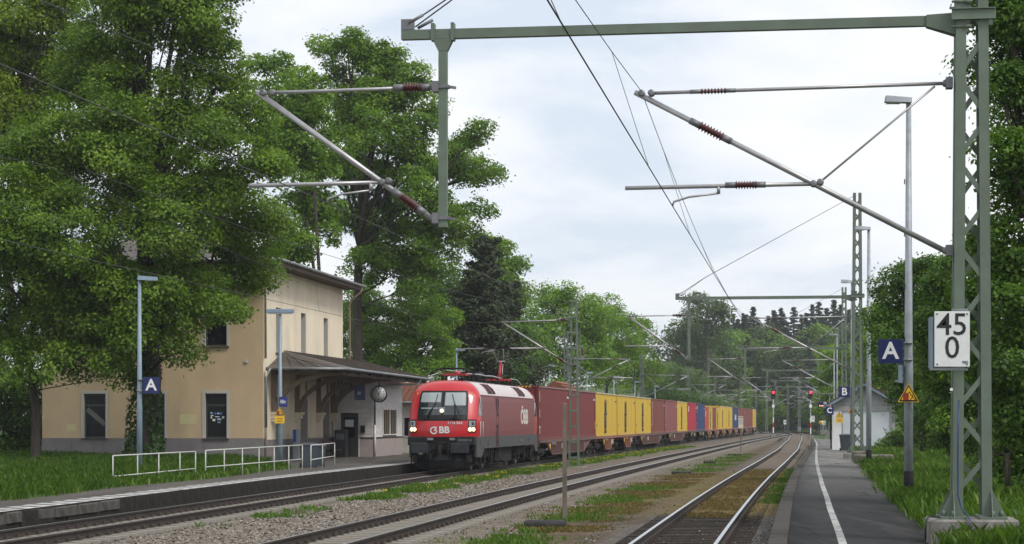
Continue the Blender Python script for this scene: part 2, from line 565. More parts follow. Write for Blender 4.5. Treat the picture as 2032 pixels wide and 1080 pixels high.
def make_track(k, y0, y1, me, limit, label):
    root = structure(empty("railway_track"))
    root["label"] = label
    for s in (-1, 1): make_rail(k, s, y0, y1, root)
    Y, n = y0, 0
    far = []
    while Y < y1 - 1:
        x, y = track(k, Y); z0 = rnd.uniform(-.006, .004)
        if n < limit:
            link("sleeper", me, root, (x, y, z0), (0, 0, rz_at(k, Y) + rnd.uniform(-.012, .012)))
        else: far.append((x, y, rz_at(k, Y)))
        n += 1; Y += 0.6 * math.cos(heading(k, Y))
    b = MB()
    for x, y, a in far:
        c, s = math.cos(a), math.sin(a)
        def q(u, v, z): return (x + u * c - v * s, y + u * s + v * c, z)
        b.face([q(-1.3, -.13, -.178), q(1.3, -.13, -.178), q(1.3, .13, -.178), q(-1.3, .13, -.178)])
        b.face([q(-1.3, -.13, -.3), q(1.3, -.13, -.3), q(1.3, -.13, -.178), q(-1.3, -.13, -.178)])
    if far: stuff(b.build("far_sleepers", me.materials[0], root, fix=False))
    return root
make_track(1, 26, 440, ME_sl_c, 125, "track with the red locomotive and the container train")
make_track(2, 26, 455, ME_sl_c, 300, "empty middle track on pale ballast")
make_track(3, 26, 400, ME_sl_w, 240, "track with shiny rails beside the asphalt platform")

# guard / point rails of the junction far down the line
pj = MB()
for off in (0.0, 1.435):
    pts = []
    for i in range(16):
        Y = 330 + i * 5; a = i / 15
        x1, y1 = track(2, Y, -.72 + off); x0, y0 = track(1, Y, -.72 + off)
        pts.append((x0 + (x1 - x0) * (a * a * (3 - 2 * a)), Y, -0.03))
    pj.tube(pts, 0.045, 4, 0)
structure(pj.build("crossover_rails", M_rust))

# ---- right platform: asphalt slab with edge stones and a worn white line
def asphalt_mat(name, near, far, y_a, y_b, patch=True):
    m = bpy.data.materials.new(name); t = NT(m)
    uv = t.n.new("ShaderNodeUVMap"); uv.uv_map = "uv"
    sp = t.n.new("ShaderNodeSeparateXYZ"); t.link(uv.outputs[0], sp.inputs[0])
    tc = t.n.new("ShaderNodeTexCoord"); ob = tc.outputs["Object"]
    st = t.n.new("ShaderNodeMapping"); st.inputs["Scale"].default_value = (1.6, 0.18, 1); t.link(ob, st.inputs[0])
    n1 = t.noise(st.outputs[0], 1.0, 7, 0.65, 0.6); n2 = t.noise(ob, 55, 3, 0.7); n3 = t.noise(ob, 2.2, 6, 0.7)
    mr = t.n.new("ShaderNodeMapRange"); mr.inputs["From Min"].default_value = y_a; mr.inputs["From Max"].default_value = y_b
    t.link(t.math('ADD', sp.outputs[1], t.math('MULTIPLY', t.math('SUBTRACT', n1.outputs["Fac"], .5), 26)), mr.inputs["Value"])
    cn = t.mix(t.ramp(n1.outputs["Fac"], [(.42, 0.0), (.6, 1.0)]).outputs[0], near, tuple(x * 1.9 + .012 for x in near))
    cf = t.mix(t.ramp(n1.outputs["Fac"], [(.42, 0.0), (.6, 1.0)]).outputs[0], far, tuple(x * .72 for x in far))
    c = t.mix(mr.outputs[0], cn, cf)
    c = t.mix(t.ramp(n3.outputs["Fac"], [(.36, .55), (.46, 0.0)]).outputs[0], c, tuple(x * .9 for x in near))
    c = t.mix(t.ramp(n2.outputs["Fac"], [(.56, 0.0), (.75, .5)]).outputs[0], c, (0.24, 0.23, 0.22))
    vr = t.n.new("ShaderNodeTexVoronoi"); vr.feature = 'DISTANCE_TO_EDGE'; vr.inputs["Scale"].default_value = .22; t.link(ob, vr.inputs["Vector"])
    dv = t.noise(ob, 1.5, 5, .7)
    crk = t.math('ADD', vr.outputs["Distance"], t.math('MULTIPLY', dv.outputs["Fac"], .06))
    c = t.mix(t.ramp(crk, [(.028, .8), (.036, 0.0)]).outputs[0], c, (.012, .012, .012))
    t.link(c, t.bsdf.inputs["Base Color"])
    t.link(t.ramp(n1.outputs["Fac"], [(.3, .55), (.6, .85)]).outputs[0], t.bsdf.inputs["Roughness"])
    t.bsdf.inputs['Specular IOR Level'].default_value = .04
    t.bump(n2.outputs["Fac"], .35, .01)
    return m
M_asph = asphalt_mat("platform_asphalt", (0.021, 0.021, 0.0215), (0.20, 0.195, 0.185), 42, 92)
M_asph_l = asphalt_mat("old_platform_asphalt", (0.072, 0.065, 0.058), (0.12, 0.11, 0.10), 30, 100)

EDGE_R = 1.78
def plat_w(Y): return 2.62 - 0.35 * _smooth(90, 190, Y)
yr = list(np.arange(14, 130, 2.0)) + list(np.arange(130, 203, 4.0))
def pr(t, z): return lambda Y: (*track(3, Y, EDGE_R + t), z)
def prw(t, z): return lambda Y: (*track(3, Y, EDGE_R + plat_w(Y) + t), z)
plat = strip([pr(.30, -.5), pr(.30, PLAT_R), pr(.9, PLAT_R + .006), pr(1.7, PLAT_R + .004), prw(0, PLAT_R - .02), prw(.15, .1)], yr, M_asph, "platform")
structure(plat)
ce = MB()
pa = [pr(.30, 0)(202), prw(0, 0)(202)]
ce.face([(*pa[0][:2], -.5), (*pa[1][:2], -.5), (*pa[1][:2], PLAT_R - .01), (*pa[0][:2], PLAT_R - .01)])
ce.build("platform_end_wall", M_conc, plat, fix=False)
sl = MB().bbox(0, .296, .012, .988, -.55, PLAT_R + .014, .018).mesh("edge_slab", [mat('mossy_edge_concrete', (0.08, 0.076, 0.07), spec=.08, rough=.95, var=.25, vscale=3, dirt=.7, dirt_col=(.045, .042, .036), dscale=3, bump=.4)]); fix_normals(sl)
Y = 16.0
while Y < 201:
    x, y = track(3, Y, EDGE_R)
    link("edge_slab", sl, plat, (x, y, rnd.uniform(-.012, .008)), (0, 0, rz_at(3, Y) + rnd.uniform(-.004, .004)))
    Y += math.cos(heading(3, Y))
# transverse construction joints
jt = MB()
for Y in (36.4, 48.5, 57.0, 69, 83, 100, 121, 145, 170):
    pts = [pr(.32 + i * .26, PLAT_R + .007)(Y + rnd.uniform(-.05, .05)) for i in range(9)]
    for a, b_ in zip(pts[:-1], pts[1:]):
        jt.face([(a[0], a[1] - .02, a[2]), (b_[0], b_[1] - .02, b_[2]), (b_[0], b_[1] + .02, b_[2]), (a[0], a[1] + .02, a[2])])
structure(jt.build("platform_joint", mat("joint_tar", (0.018, 0.018, 0.018), rough=.7), fix=False))

def worn_paint(name, under, wear=0.45, scale=7):
    m = bpy.data.materials.new(name); t = NT(m)
    tc = t.n.new("ShaderNodeTexCoord")
    n = t.noise(tc.outputs["Object"], scale, 8, 0.75); n2 = t.noise(tc.outputs["Object"], .5, 4, .6)
    f = t.ramp(t.math('ADD', t.math('MULTIPLY', n.outputs["Fac"], .7), t.math('MULTIPLY', n2.outputs["Fac"], .3)), [(wear - .06, 0.0), (wear + .07, 1.0)]).outputs[0]
    t.link(t.mix(f, under, (0.42, 0.42, 0.40)), t.bsdf.inputs["Base Color"])
    t.bsdf.inputs["Roughness"].default_value = .7
    return m
M_line = worn_paint("worn_white_line", (0.09, 0.09, 0.09), .47, 11)
def wob(Y): return float(np.interp(Y, [14, 30, 48, 60, 72, 84, 98, 113, 150, 199], [1.1, 1.1, 1.06, 1.0, .92, .82, .70, .6, .46, .36])) + .006 * math.sin(Y * .4)
ln = strip([lambda Y: (*track(3, Y, EDGE_R + wob(Y) - .06), PLAT_R + .0125), lambda Y: (*track(3, Y, EDGE_R + wob(Y) + .06), PLAT_R + .0125)], [y for y in yr if y < 200], M_line, "platform_line")
structure(ln)

# ---- left platform: asphalt walk, edge blocks with white hatching
LE = -1.72
def pl(t, z): return lambda Y: (*track(1, Y, LE + t), z)
def lift(Y): return PLAT_L - .06 * (1 - _smooth(40, 75, Y))
yl = list(np.arange(26, 125, 1.5)) + list(np.arange(125, 340, 5))
def plz(t, dz=0.0): return lambda Y: (*track(1, Y, LE + t), lift(Y) + dz)
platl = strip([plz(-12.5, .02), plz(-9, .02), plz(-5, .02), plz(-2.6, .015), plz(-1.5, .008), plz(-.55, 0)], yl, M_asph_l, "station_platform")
structure(platl)
def hatch_mat():
    m = bpy.data.materials.new("white_hatching"); t = NT(m)
    uv = t.n.new("ShaderNodeUVMap"); uv.uv_map = "uv"
    sp = t.n.new("ShaderNodeSeparateXYZ"); t.link(uv.outputs[0], sp.inputs[0])
    tc = t.n.new("ShaderNodeTexCoord")
    n = t.noise(tc.outputs["Object"], 5, 8, 0.7); n2 = t.noise(tc.outputs["Object"], 1.1, 5, .65)
    a = t.math('ADD', t.math('MULTIPLY', sp.outputs[1], 1 / 0.92), t.math('MULTIPLY', sp.outputs[0], -0.62))
    a = t.math('FRACT', t.math('ADD', a, t.math('MULTIPLY', n.outputs["Fac"], .07)))
    on = t.ramp(a, [(0.0, 0.0), (0.42, 0.0), (0.47, 1.0), (0.95, 1.0), (1.0, 0.0)]).outputs[0]
    edge = t.ramp(sp.outputs[0], [(0.0, 1.0), (.12, 1.0), (.16, 0.0)]).outputs[0]
    on = t.math('MAXIMUM', on, edge)
    wear = t.ramp(n.outputs["Fac"], [(.36, .15), (.5, 1.0)]).outputs[0]
    wear = t.math('MULTIPLY', wear, t.ramp(n2.outputs["Fac"], [(.3, .55), (.55, 1.0)]).outputs[0])
    t.link(t.mix(t.math('MULTIPLY', on, wear), (0.085, 0.08, 0.075), (0.56, 0.55, 0.53)), t.bsdf.inputs["Base Color"])
    t.bsdf.inputs["Roughness"].default_value = .8
    return m
M_hatch = hatch_mat()
hs = strip([plz(-.84, .008), plz(-.004, .016)], [y for y in np.arange(26, 240, .75)], M_hatch, "platform_hatching", [1.0, 0.0])
structure(hs)
eb = MB().bbox(-.56, 0, .012, .99, -.75, 0.005, .015).mesh("edge_block", [M_conc_dark]); fix_normals(eb)
Y = 27.0; i = 0
while Y < 260 and i < 240:
    x, y = track(1, Y, LE)
    j = .03 if Y > 47 else .07
    link("edge_block", eb, platl, (x + rnd.uniform(-j, j) * .5, y, lift(Y) + rnd.uniform(-.02, 0.0)), (0, 0, rz_at(1, Y) + rnd.uniform(-.008, .008)))
    Y += math.cos(heading(1, Y)); i += 1
# pale coping over the old ramp end of the platform wall
cp = MB().bbox(-.3, .035, .012, 1.48, -.24, -.004, .03).mesh("coping", [mat("chipped_coping", (.095, .09, .082), rough=.95, spec=.1, var=.45, vscale=3, dirt=.35, dirt_col=(.06, .056, .05), dscale=4, bump=.8, bscale=8)]); fix_normals(cp)
Y = 34.0
while Y < 50:
    x, y = track(1, Y, LE)
    link("coping", cp, platl, (x, y, lift(Y) - rnd.uniform(.0, .02)), (0, 0, rz_at(1, Y) + rnd.uniform(-.01, .01)))
    Y += 1.5
rb = MB()
for k in range(160):
    Y = rnd.uniform(40, 84); x, y = track(1, Y, LE + rnd.uniform(.1, .5))
    s = rnd.uniform(.05, .2)
    rb.hexa([(x + sx * s * rnd.uniform(.6, 1.2), y + sy * s * 1.3 * rnd.uniform(.6, 1.2), BED_Z - .05 + (sz * s * .7 + .03) * rnd.uniform(.7, 1.2)) for sz in (0, 1) for sx, sy in ((-1, -1), (1, -1), (1, 1), (-1, 1))])
stuff(rb.build("concrete_rubble", M_conc_dark, platl))

# ---- lawn at the far side of the station platform, rough verge on the near side
def lawn_h(x, y): return .05 * math.sin(x * .9 + y * .35) + .05 * math.sin(y * .8 - x * .3)
def lawn_edge(Y): return LE - 2.3 - .3 * _smooth(60, 76, Y) - 4.2 * _smooth(78, 86, Y) - .2 * math.sin(Y * .35)
lawn_ys = list(np.arange(26, 93, 1.5))
def lcol(t, z):
    def f(Y):
        x, y = track(1, Y, lawn_edge(Y) + t)
        return (x, y, lift(Y) + z + (lawn_h(x, y) if t < -.5 else 0))
    return f
structure(strip([lcol(-60, .6), lcol(-25, .4), lcol(-12, .25), lcol(-8, .2), lcol(-5, .16), lcol(-3, .12), lcol(-1.6, .08), lcol(-.6, .05), lcol(0, .0)], lawn_ys, M_meadow, "lawn"))
def apron(Y0, Y1):
    return strip([plz(-60, -.01), plz(-30, -.01), plz(-12.4, -.01)], list(np.arange(Y0, Y1, 4.0)), M_meadow, "field")
structure(apron(92, 340))

def verge_z(t): return PLAT_R - .03 + (.035 * t if t < 3 else .105 + (t - 3) * .26 if t < 9 else 1.66 + (t - 9) * .12)
vy = list(np.arange(14, 130, 3.0)) + list(np.arange(130, 205, 6.0))
vt = [-.03, .6, 1.5, 3, 4.5, 6, 9, 14, 25, 60]
def vcol(t):
    def f(Y):
        x, y = track(3, Y, EDGE_R + plat_w(Y) + t + (.12 * math.sin(Y * .8) if t < .1 else 0))
        return (x, y, verge_z(t) + (.04 * math.sin(x * 1.3 + y * .7) if .1 < t else 0))
    return f
structure(strip([vcol(t) for t in vt], vy, M_meadow, "verge"))
# land beyond the platform end and the wooded hill
def far_col(t, z): return lambda Y: (*track(2, Y, t), z)
structure(strip([far_col(10.5, -.1), far_col(14, .3), far_col(25, 1.2), far_col(90, 4)], list(np.arange(200, 420, 10.0)), M_meadow, "embankment"))
hb = MB(); hx = np.linspace(-110, 260, 26); hyy = np.linspace(395, 640, 14)
for y in hyy:
    for x in hx:
        a = (y - 395) / 245
        hb.v.append((x, y + 6 * math.sin(x * .05), -.65 + 17 * a ** 1.1 * (0.55 + .45 * math.exp(-((x - 75) / 70) ** 2)) + .6 * math.sin(x * .13 + y * .05) * min(1, a * 6)))
for j in range(len(hyy) - 1):
    for i in range(len(hx) - 1):
        k = j * len(hx) + i
        hb.f.append((k, k + 1, k + 1 + len(hx), k + len(hx))); hb.m.append(0); hb.s.append(True)
hill = structure(hb.build("hill", M_meadow, fix=False))
def hill_z(x, y):
    a = max(0, (y - 395) / 245)
    return -.65 + 17 * a ** 1.1 * (0.55 + .45 * math.exp(-((x - 75) / 70) ** 2))
# ================================================================== buildings
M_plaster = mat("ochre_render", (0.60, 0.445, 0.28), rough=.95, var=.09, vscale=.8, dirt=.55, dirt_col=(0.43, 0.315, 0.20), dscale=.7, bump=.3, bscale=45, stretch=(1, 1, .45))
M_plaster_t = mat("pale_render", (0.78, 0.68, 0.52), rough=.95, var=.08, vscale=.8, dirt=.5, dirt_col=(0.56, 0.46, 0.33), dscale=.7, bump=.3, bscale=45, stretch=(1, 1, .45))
M_plinth = mat("grey_plinth", (0.225, 0.205, 0.21), rough=.95, var=.12, vscale=1.2, dirt=.5, dirt_col=(0.13, 0.12, 0.125), dscale=.8, bump=.2)
M_reveal = mat("window_surround", (0.50, 0.47, 0.43), rough=.9, var=.08)
M_darkframe = mat("dark_window_frame", (0.045, 0.042, 0.04), rough=.5, var=.2)
M_glass = mat("window_glass_dark", (0.008, 0.010, 0.011), rough=.08, var=.3, spec=.12)
M_soffit = mat("brown_soffit_boards", (0.075, 0.05, 0.036), rough=.85, var=.2, vscale=3)
M_metalroof = mat("dark_sheet_roof", (0.085, 0.07, 0.06), rough=.55, var=.2, vscale=1.2, dirt=.5, dirt_col=(0.13, 0.11, 0.09))
M_zinc = mat("zinc_gutter", (0.24, 0.25, 0.26), rough=.5, metal=.5, var=.25, vscale=3)
M_pipe = mat("cream_downpipe", (0.52, 0.42, 0.3), rough=.6, var=.12)
M_clap = mat("white_clapboard", (0.74, 0.72, 0.68), rough=.75, var=.1, vscale=1.5, dirt=.35, dirt_col=(0.33, 0.31, 0.28), dscale=2, stretch=(1, 1, 4))
M_clapbase = mat("pinkish_base_panel", (0.42, 0.36, 0.335), rough=.9, var=.08, vscale=1.5, dirt=.4, dirt_col=(0.28, 0.24, 0.22))
M_bracket = mat("canopy_timber", (0.22, 0.165, 0.115), rough=.8, var=.15, vscale=3)
M_door = mat("dark_door", (0.05, 0.048, 0.05), rough=.55, var=.2)
M_white = mat("white_print", (0.8, 0.8, 0.79), rough=.5, var=.03)
M_black = mat("black_print", (0.012, 0.012, 0.013), rough=.5, var=.1)
M_navy = mat("navy_sign", (0.011, 0.018, 0.10), rough=.35, var=.06)
M_yellow_s = mat("yellow_sign", (0.80, 0.48, 0.02), rough=.4, var=.05)
M_red_s = mat("red_print", (0.5, 0.03, 0.03), rough=.4, var=.05)
M_tile = mat("red_roof_tile", (0.21, 0.078, 0.046), rough=.85, var=.45, vscale=6, dirt=.5, dirt_col=(0.08, 0.05, 0.04), dscale=3)
M_galv = mat("galvanised_steel", (0.33, 0.36, 0.39), rough=.55, metal=.35, var=.18, vscale=4, dirt=.35, dirt_col=(0.2, 0.2, 0.2), dscale=6)
M_bluesteel = mat("blue_grey_lamp_steel", (0.22, 0.29, 0.36), rough=.5, metal=.2, var=.12, vscale=3)

def wall_holes(b, w0, w1, z0, z1, holes, pos, depth, mi=0, mr=1):
    """wall face with real openings: pos(u, z, d) -> point, d = depth inwards; reveals in slot mr"""
    us = sorted({w0, w1, *[h[0] for h in holes], *[h[1] for h in holes]})
    zs = sorted({z0, z1, *[h[2] for h in holes], *[h[3] for h in holes]})
    us = [u for u in us if w0 <= u <= w1]; zs = [z for z in zs if z0 <= z <= z1]
    for a, c in zip(us[:-1], us[1:]):
        for d, e in zip(zs[:-1], zs[1:]):
            cu, cz = (a + c) / 2, (d + e) / 2
            if any(h[0] < cu < h[1] and h[2] < cz < h[3] for h in holes): continue
            b.face([pos(a, d, 0), pos(c, d, 0), pos(c, e, 0), pos(a, e, 0)], mi)
    for h in holes:
        q = [(h[0], h[2]), (h[1], h[2]), (h[1], h[3]), (h[0], h[3])]
        for i in range(4):
            p, r = q[i], q[(i + 1) % 4]
            if p[1] == r[1] and (p[1] < z0 + 1e-4 or p[1] > z1 - 1e-4): continue
            b.face([pos(*p, 0), pos(*r, 0), pos(*r, depth), pos(*p, depth)], mr)

def window(parent, pos, u0, u1, z0, z1, depth, transom=.74, mullion=False, surround=.13, name="window"):
    """frame with bars, glass behind it, surround proud of the wall, sill"""
    d = depth - .05; fr = .07
    f = MB()
    def bar(a0, a1, c0, c1, dd=0.0, th=.06):
        f.hexa([pos(a0, c0, d + dd), pos(a1, c0, d + dd), pos(a1, c0, d + dd + th), pos(a0, c0, d + dd + th), pos(a0, c1, d + dd), pos(a1, c1, d + dd), pos(a1, c1, d + dd + th), pos(a0, c1, d + dd + th)])
    bar(u0, u0 + fr, z0, z1); bar(u1 - fr, u1, z0, z1); bar(u0 + fr, u1 - fr, z1 - fr, z1); bar(u0 + fr, u1 - fr, z0, z0 + fr)
    if transom:
        zt = z0 + (z1 - z0) * transom
        bar(u0 + fr, u1 - fr, zt - .06, zt + .05, -.015, .07)
    if mullion: bar((u0 + u1) / 2 - .04, (u0 + u1) / 2 + .04, z0 + fr, z1 - fr, -.01)
    w = f.build(name, M_darkframe, parent)
    g = MB()
    g.hexa([pos(u0 + .03, z0 + .03, d + .035), pos(u1 - .03, z0 + .03, d + .035), pos(u1 - .03, z0 + .03, d + .045), pos(u0 + .03, z0 + .03, d + .045),
            pos(u0 + .03, z1 - .03, d + .035), pos(u1 - .03, z1 - .03, d + .035), pos(u1 - .03, z1 - .03, d + .045), pos(u0 + .03, z1 - .03, d + .045)])
    g.build("pane", M_glass, w)
    if surround:
        s = MB(); e = surround; p = -.025
        def sb(a0, a1, c0, c1):
            s.hexa([pos(a0, c0, p), pos(a1, c0, p), pos(a1, c0, .02), pos(a0, c0, .02), pos(a0, c1, p), pos(a1, c1, p), pos(a1, c1, .02), pos(a0, c1, .02)])
        sb(u0 - e, u0 - .001, z0, z1 + e); sb(u1 + .001, u1 + e, z0, z1 + e); sb(u0, u1, z1 + .001, z1 + e)
        s.build("surround", M_reveal, w)
    si = MB()
    si.hexa([pos(u0 - .1, z0 - .07, -.1), pos(u1 + .1, z0 - .07, -.1), pos(u1 + .1, z0 - .07, .03), pos(u0 - .1, z0 - .07, .03),
             pos(u0 - .1, z0 - .015, -.1), pos(u1 + .1, z0 - .015, -.1), pos(u1 + .1, z0 - .005, .03), pos(u0 - .1, z0 - .005, .03)])
    si.build("sill", M_darkframe, w)
    return w

BANG = -math.atan(0.135)
bld = empty("station_building", (-11.3, 93.5, .28), BANG)
tag(bld, "ochre rendered two storey station with grey plinth and long platform canopy", "station building")
WL, WH, FL = 10.45, 8.95, 16.8          # width of the front wall, height, length along the platform
pf = lambda u, z, d: (u, d, z)          # wall facing the camera (y = 0)
ps = lambda u, z, d: (-d, u, z)         # wall facing the tracks (x = 0)
lw = [(-2.72, -1.70), (-5.65, -4.62), (-8.45, -7.42)]
holes_f = [(a, c, 1.12, 3.16) for a, c in lw] + [(a, c, 5.32, 7.3) for a, c in lw]
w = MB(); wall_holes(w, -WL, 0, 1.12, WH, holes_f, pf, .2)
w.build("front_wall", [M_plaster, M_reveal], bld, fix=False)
w = MB(); w.box(-WL - .02, .02, -.03, .25, 0, 1.115)
w.build("plinth", M_plinth, bld)
for h in holes_f: window(bld, pf, *h, .2)
ups = [(2.35, 3.3), (7.3, 8.3), (12.25, 13.2)]
grd = [(2.3, 3.6), (7.2, 8.7), (12.1, 13.6)]
holes_s = [(a, c, 5.1, 7.2) for a, c in ups] + [(a, c, 0.0, 3.0) for a, c in grd]
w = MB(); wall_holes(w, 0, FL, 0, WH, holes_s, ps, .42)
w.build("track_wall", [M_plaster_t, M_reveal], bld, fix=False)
for a, c in ups: window(bld, ps, a, c, 5.1, 7.2, .42, transom=None, surround=0)
pl_s = MB(); prev = .28
for a, c in grd + [(FL, FL)]:
    pl_s.box(-.1, .03, prev, a - .06, 0, 1.05); prev = c + .06
pl_s.build("plinth", M_plinth, bld)
back = MB(); back.face([(-WL, .25, 0), (-WL, FL, 0), (-WL, FL, WH), (-WL, .25, WH)]); back.face([(-WL, FL, 0), (0, FL, 0), (0, FL, WH), (-WL, FL, WH)])
back.face([(-WL, 0, 1.12), (-WL, .25, 1.12), (-WL, .25, WH), (-WL, 0, WH)])
back.build("rear_wall", M_plaster, bld, fix=False)
core = MB().box(-WL + .5, -.5, .5, FL - .3, .05, WH - .1).build("interior", M_black, bld)
for i, (a, c) in enumerate(grd):
    d = MB(); d.box(-.46, -.40, a, c, 0, 3.0, 0)
    for k in range(2):
        y0 = a + .08 + k * ((c - a) / 2 - .02); y1 = y0 + (c - a) / 2 - .14
        d.box(-.405, -.375, y0, y1, .15, 1.0, 0); d.box(-.402, -.385, y0, y1, 1.15, 2.1, 1); d.box(-.402, -.385, y0, y1, 2.3, 2.9, 1)
    dd = d.build("door", [M_door, M_glass], bld)
    MB().tube([(-.37, (a + c) / 2 + .08, .95), (-.33, (a + c) / 2 + .08, 1.0), (-.33, (a + c) / 2 + .08, 1.2), (-.37, (a + c) / 2 + .08, 1.25)], .012, 6).build("handle", M_zinc, dd)
# main roof: low hip with boarded soffit, gutter and rafters
ov = .95; ze = WH + .02
rf = MB()
x0, x1, y0, y1 = -WL - ov, ov, -ov, FL + ov
rz_ = ze + .22; top = rz_ + 1.9; xm = (x0 + x1) / 2; ym0, ym1 = y0 + 5.6, y1 - 5.6
A, B_, C_, D_ = (x0, y0, rz_), (x1, y0, rz_), (x1, y1, rz_), (x0, y1, rz_); E_, F_ = (xm, ym0, top), (xm, ym1, top)
for f in ([A, B_, E_], [B_, C_, F_, E_], [C_, D_, F_], [D_, A, E_, F_]): rf.face(f, 0)
roof = rf.build("roof", M_metalroof, bld, fix=False)
so = MB(); so.box(x0, x1, y0, y1, ze, ze + .03)
n = 40
for i in range(n):                                 # soffit boards run along the eaves
    pass
so.build("soffit", M_soffit, roof)
fa = MB()
fa.box(x1 - .03, x1 + .005, y0, y1, ze - .06, rz_ + .01); fa.box(x0, x1 - .035, y0 - .005, y0 + .03, ze - .06, rz_ + .01)
fa.build("fascia", M_soffit, roof)
for (p, q) in (((x1 + .08, y0 - .1, rz_ - .02), (x1 + .08, y1, rz_ - .06)), ((x0, y0 - .08, rz_ - .02), (x1 + .1, y0 - .08, rz_ - .02))):
    MB().tube([p, q], .075, 8).build("gutter", M_zinc, roof)
for yy in (y0 + .05, y1 - .6):
    b = MB(); b.tube([(x1 + .05, yy, rz_ - .08), (x1 - .05, yy, rz_ - .38), (.35, yy + .35, rz_ - .75), (.1, yy + .9, rz_ - 1.0), (.1, yy + .95, 4.75)], .055, 8)
    b.build("downpipe", M_pipe, bld)
b = MB(); b.tube([(.1, .12, 4.2), (.1, .12, 0)], .055, 8); b.build("downpipe", M_pipe, bld)
b = MB(); b.tube([(.25, .3, 4.32), (.22, .25, 4.2), (.1, .12, 3.9), (.1, .12, 1.6)], .06, 8); b.build("downpipe", M_zinc, bld)
ch = MB().box(-.75 - 4, -.05 - 4, 9, 9.7, rz_ + .8, rz_ + 2.6); ch.build("chimney", M_conc, roof)
# patches of fresh render, meter box, wall lamp
for (u0, u1, z0, z1) in ((-3.88, -3.13, 1.75, 2.22), (-9.25, -8.85, 1.45, 1.78)):
    k = [(u0 + rnd.uniform(-.03, .03), z0), (u1, z0 + .02), (u1 + .02, z1), (u0 - .02, z1 - .02)]
    MB().prism([(a, c) for a, c in k], -.006, .01, 'y').build("fresh_render", mat("pale_yellow_render", (0.62, 0.55, 0.30), var=.05, rough=.95), bld)
mb_ = MB(); mb_.box(-9.68, -9.07, -.055, 0, .12, .98); mb_.build("service_door", M_plinth, bld)
MB().box(-.86, -.72, -.06, 0, 4.55, 4.68).build("wall_socket", M_reveal, bld)
b = MB(); b.bar((-8.36, .165, 2.45), (-7.5, .165, 1.75), .02, .22, up=(0, 0, 1)); b.build('leaning_board', mat('grey_board', (.16, .16, .155), rough=.8), bld)
# stickers in the nearest ground floor window
stk = [(-2.52, 2.24, .1, .07, 2), (-2.34, 2.2, .1, .09, 1), (-2.2, 2.22, .09, .06, 0), (-2.09, 2.2, .12, .1, 1), (-2.5, 2.13, .12, .05, 0), (-2.51, 2.02, .07, .09, 0), (-2.3, 2.08, .2, .04, 0), (-2.42, 1.9, .13, .1, 0), (-2.2, 1.94, .19, .09, 2), (-1.97, 2.02, .1, .1, 0), (-2.18, 1.82, .14, .05, 2)]
sm_ = [M_white, mat("blue_sticker", (0.05, 0.16, 0.5), var=.1, rough=.4), mat("pale_blue_sticker", (0.35, 0.5, 0.7), var=.2, rough=.4)]
for (u, z, w_, h_, k) in stk:
    MB().box(u, u + w_, .178, .182, z, z + h_).build("sticker", sm_[k], bld)

# ---- canopy along the platform, carried by curved timber brackets
CE, CY0, CY1 = 3.75, .55, 22.3
cz_e, cz_w = 4.30, 5.22
can = MB()
cw = lambda y: (.02, y, cz_w)
p_a, p_b, p_c, p_d, p_e = (.02, CY0, cz_e + .03), (CE, CY0, cz_e), (CE, CY1, cz_e), (.02, CY1, cz_w), (.02, CY0 + 3.3, cz_w)
can.face([p_a, p_b, p_e]); can.face([p_b, p_c, p_d, p_e])
def dn(p, d=.1): return (p[0], p[1], p[2] - d)
can.face([dn(p_e), dn(p_b), dn(p_a)], 1); can.face([dn(p_e), dn(p_d), dn(p_c), dn(p_b)], 1)
can.face([p_c, p_d, dn(p_d), dn(p_c)], 1); can.face([p_b, p_c, dn(p_c), dn(p_b)], 1); can.face([p_a, p_b, dn(p_b), dn(p_a)], 1)
canopy = can.build("canopy_roof", [M_metalroof, M_soffit], bld, fix=False)
for i in range(24):                                # standing seams
    y = CY0 + 3.6 + i * .8
    if y > CY1: break
    MB().bar((.05, y, cz_w + .015), (CE, y, cz_e + .015), .03, .04).build("seam", M_metalroof, canopy)
for i in range(5):
    u = .5 + i * .7
    t_ = u / CE
    MB().bar((u, CY0, cz_e + .03), (u * .25 + .02, CY0 + 3.3 * (1 - t_ * .75), cz_w - t_ * .55 + .1), .03, .03).build("seam", M_metalroof, canopy)
MB().tube([(CE + .06, CY0 - .05, cz_e - .03), (CE + .06, CY1, cz_e - .07)], .07, 8).build("gutter", M_zinc, canopy)
MB().tube([(.0, CY0 - .06, cz_e - .0), (CE + .08, CY0 - .06, cz_e - .03)], .07, 8).build("gutter", M_zinc, canopy)
for i in range(9):                                 # rafters
    y = CY0 + .9 + i * 2.45
    MB().bar((.05, y, cz_w - .2 - (0.5 if y < 3 else 0)), (CE - .05, y, cz_e - .17), .1, .14).build("rafter", M_soffit, canopy)
MB().bar((CE - .25, CY0 + .1, cz_e - .22), (CE - .25, CY1, cz_e - .22), .14, .18).build("purlin", M_soffit, canopy)
for y in (1.55, 6.1, 10.9, 15.4) if False else (1.55, 6.1, 10.7, 13.9):
    pts = []
    for k in range(11):
        a = PI / 2 * k / 10
        pts.append((.22 + 3.0 * (1 - math.cos(a)), y, 2.35 + 1.75 * math.sin(a)))
    b = MB()
    for p, q in zip(pts[:-1], pts[1:]): b.bar(p, q, .2, .2, up=(0, 1, 0))
    b.box(0, .2, y - .11, y + .11, 2.3, 4.4); b.bar((.1, y, 4.12), (3.4, y, 4.12), .16, .16)
    for k in (3, 5, 7): b.bar(pts[k], (pts[k][0], y, 4.1), .07, .07)
    br = b.build("bracket", M_bracket, bld)
    c = MB(); c.box(0, .42, y - .2, y + .2, 2.2, 2.32); c.box(0, .34, y - .16, y + .16, 2.02, 2.2); c.box(0, .2, y - .12, y + .12, 1.88, 2.02)
    c.build("corbel", M_plaster_t, br)
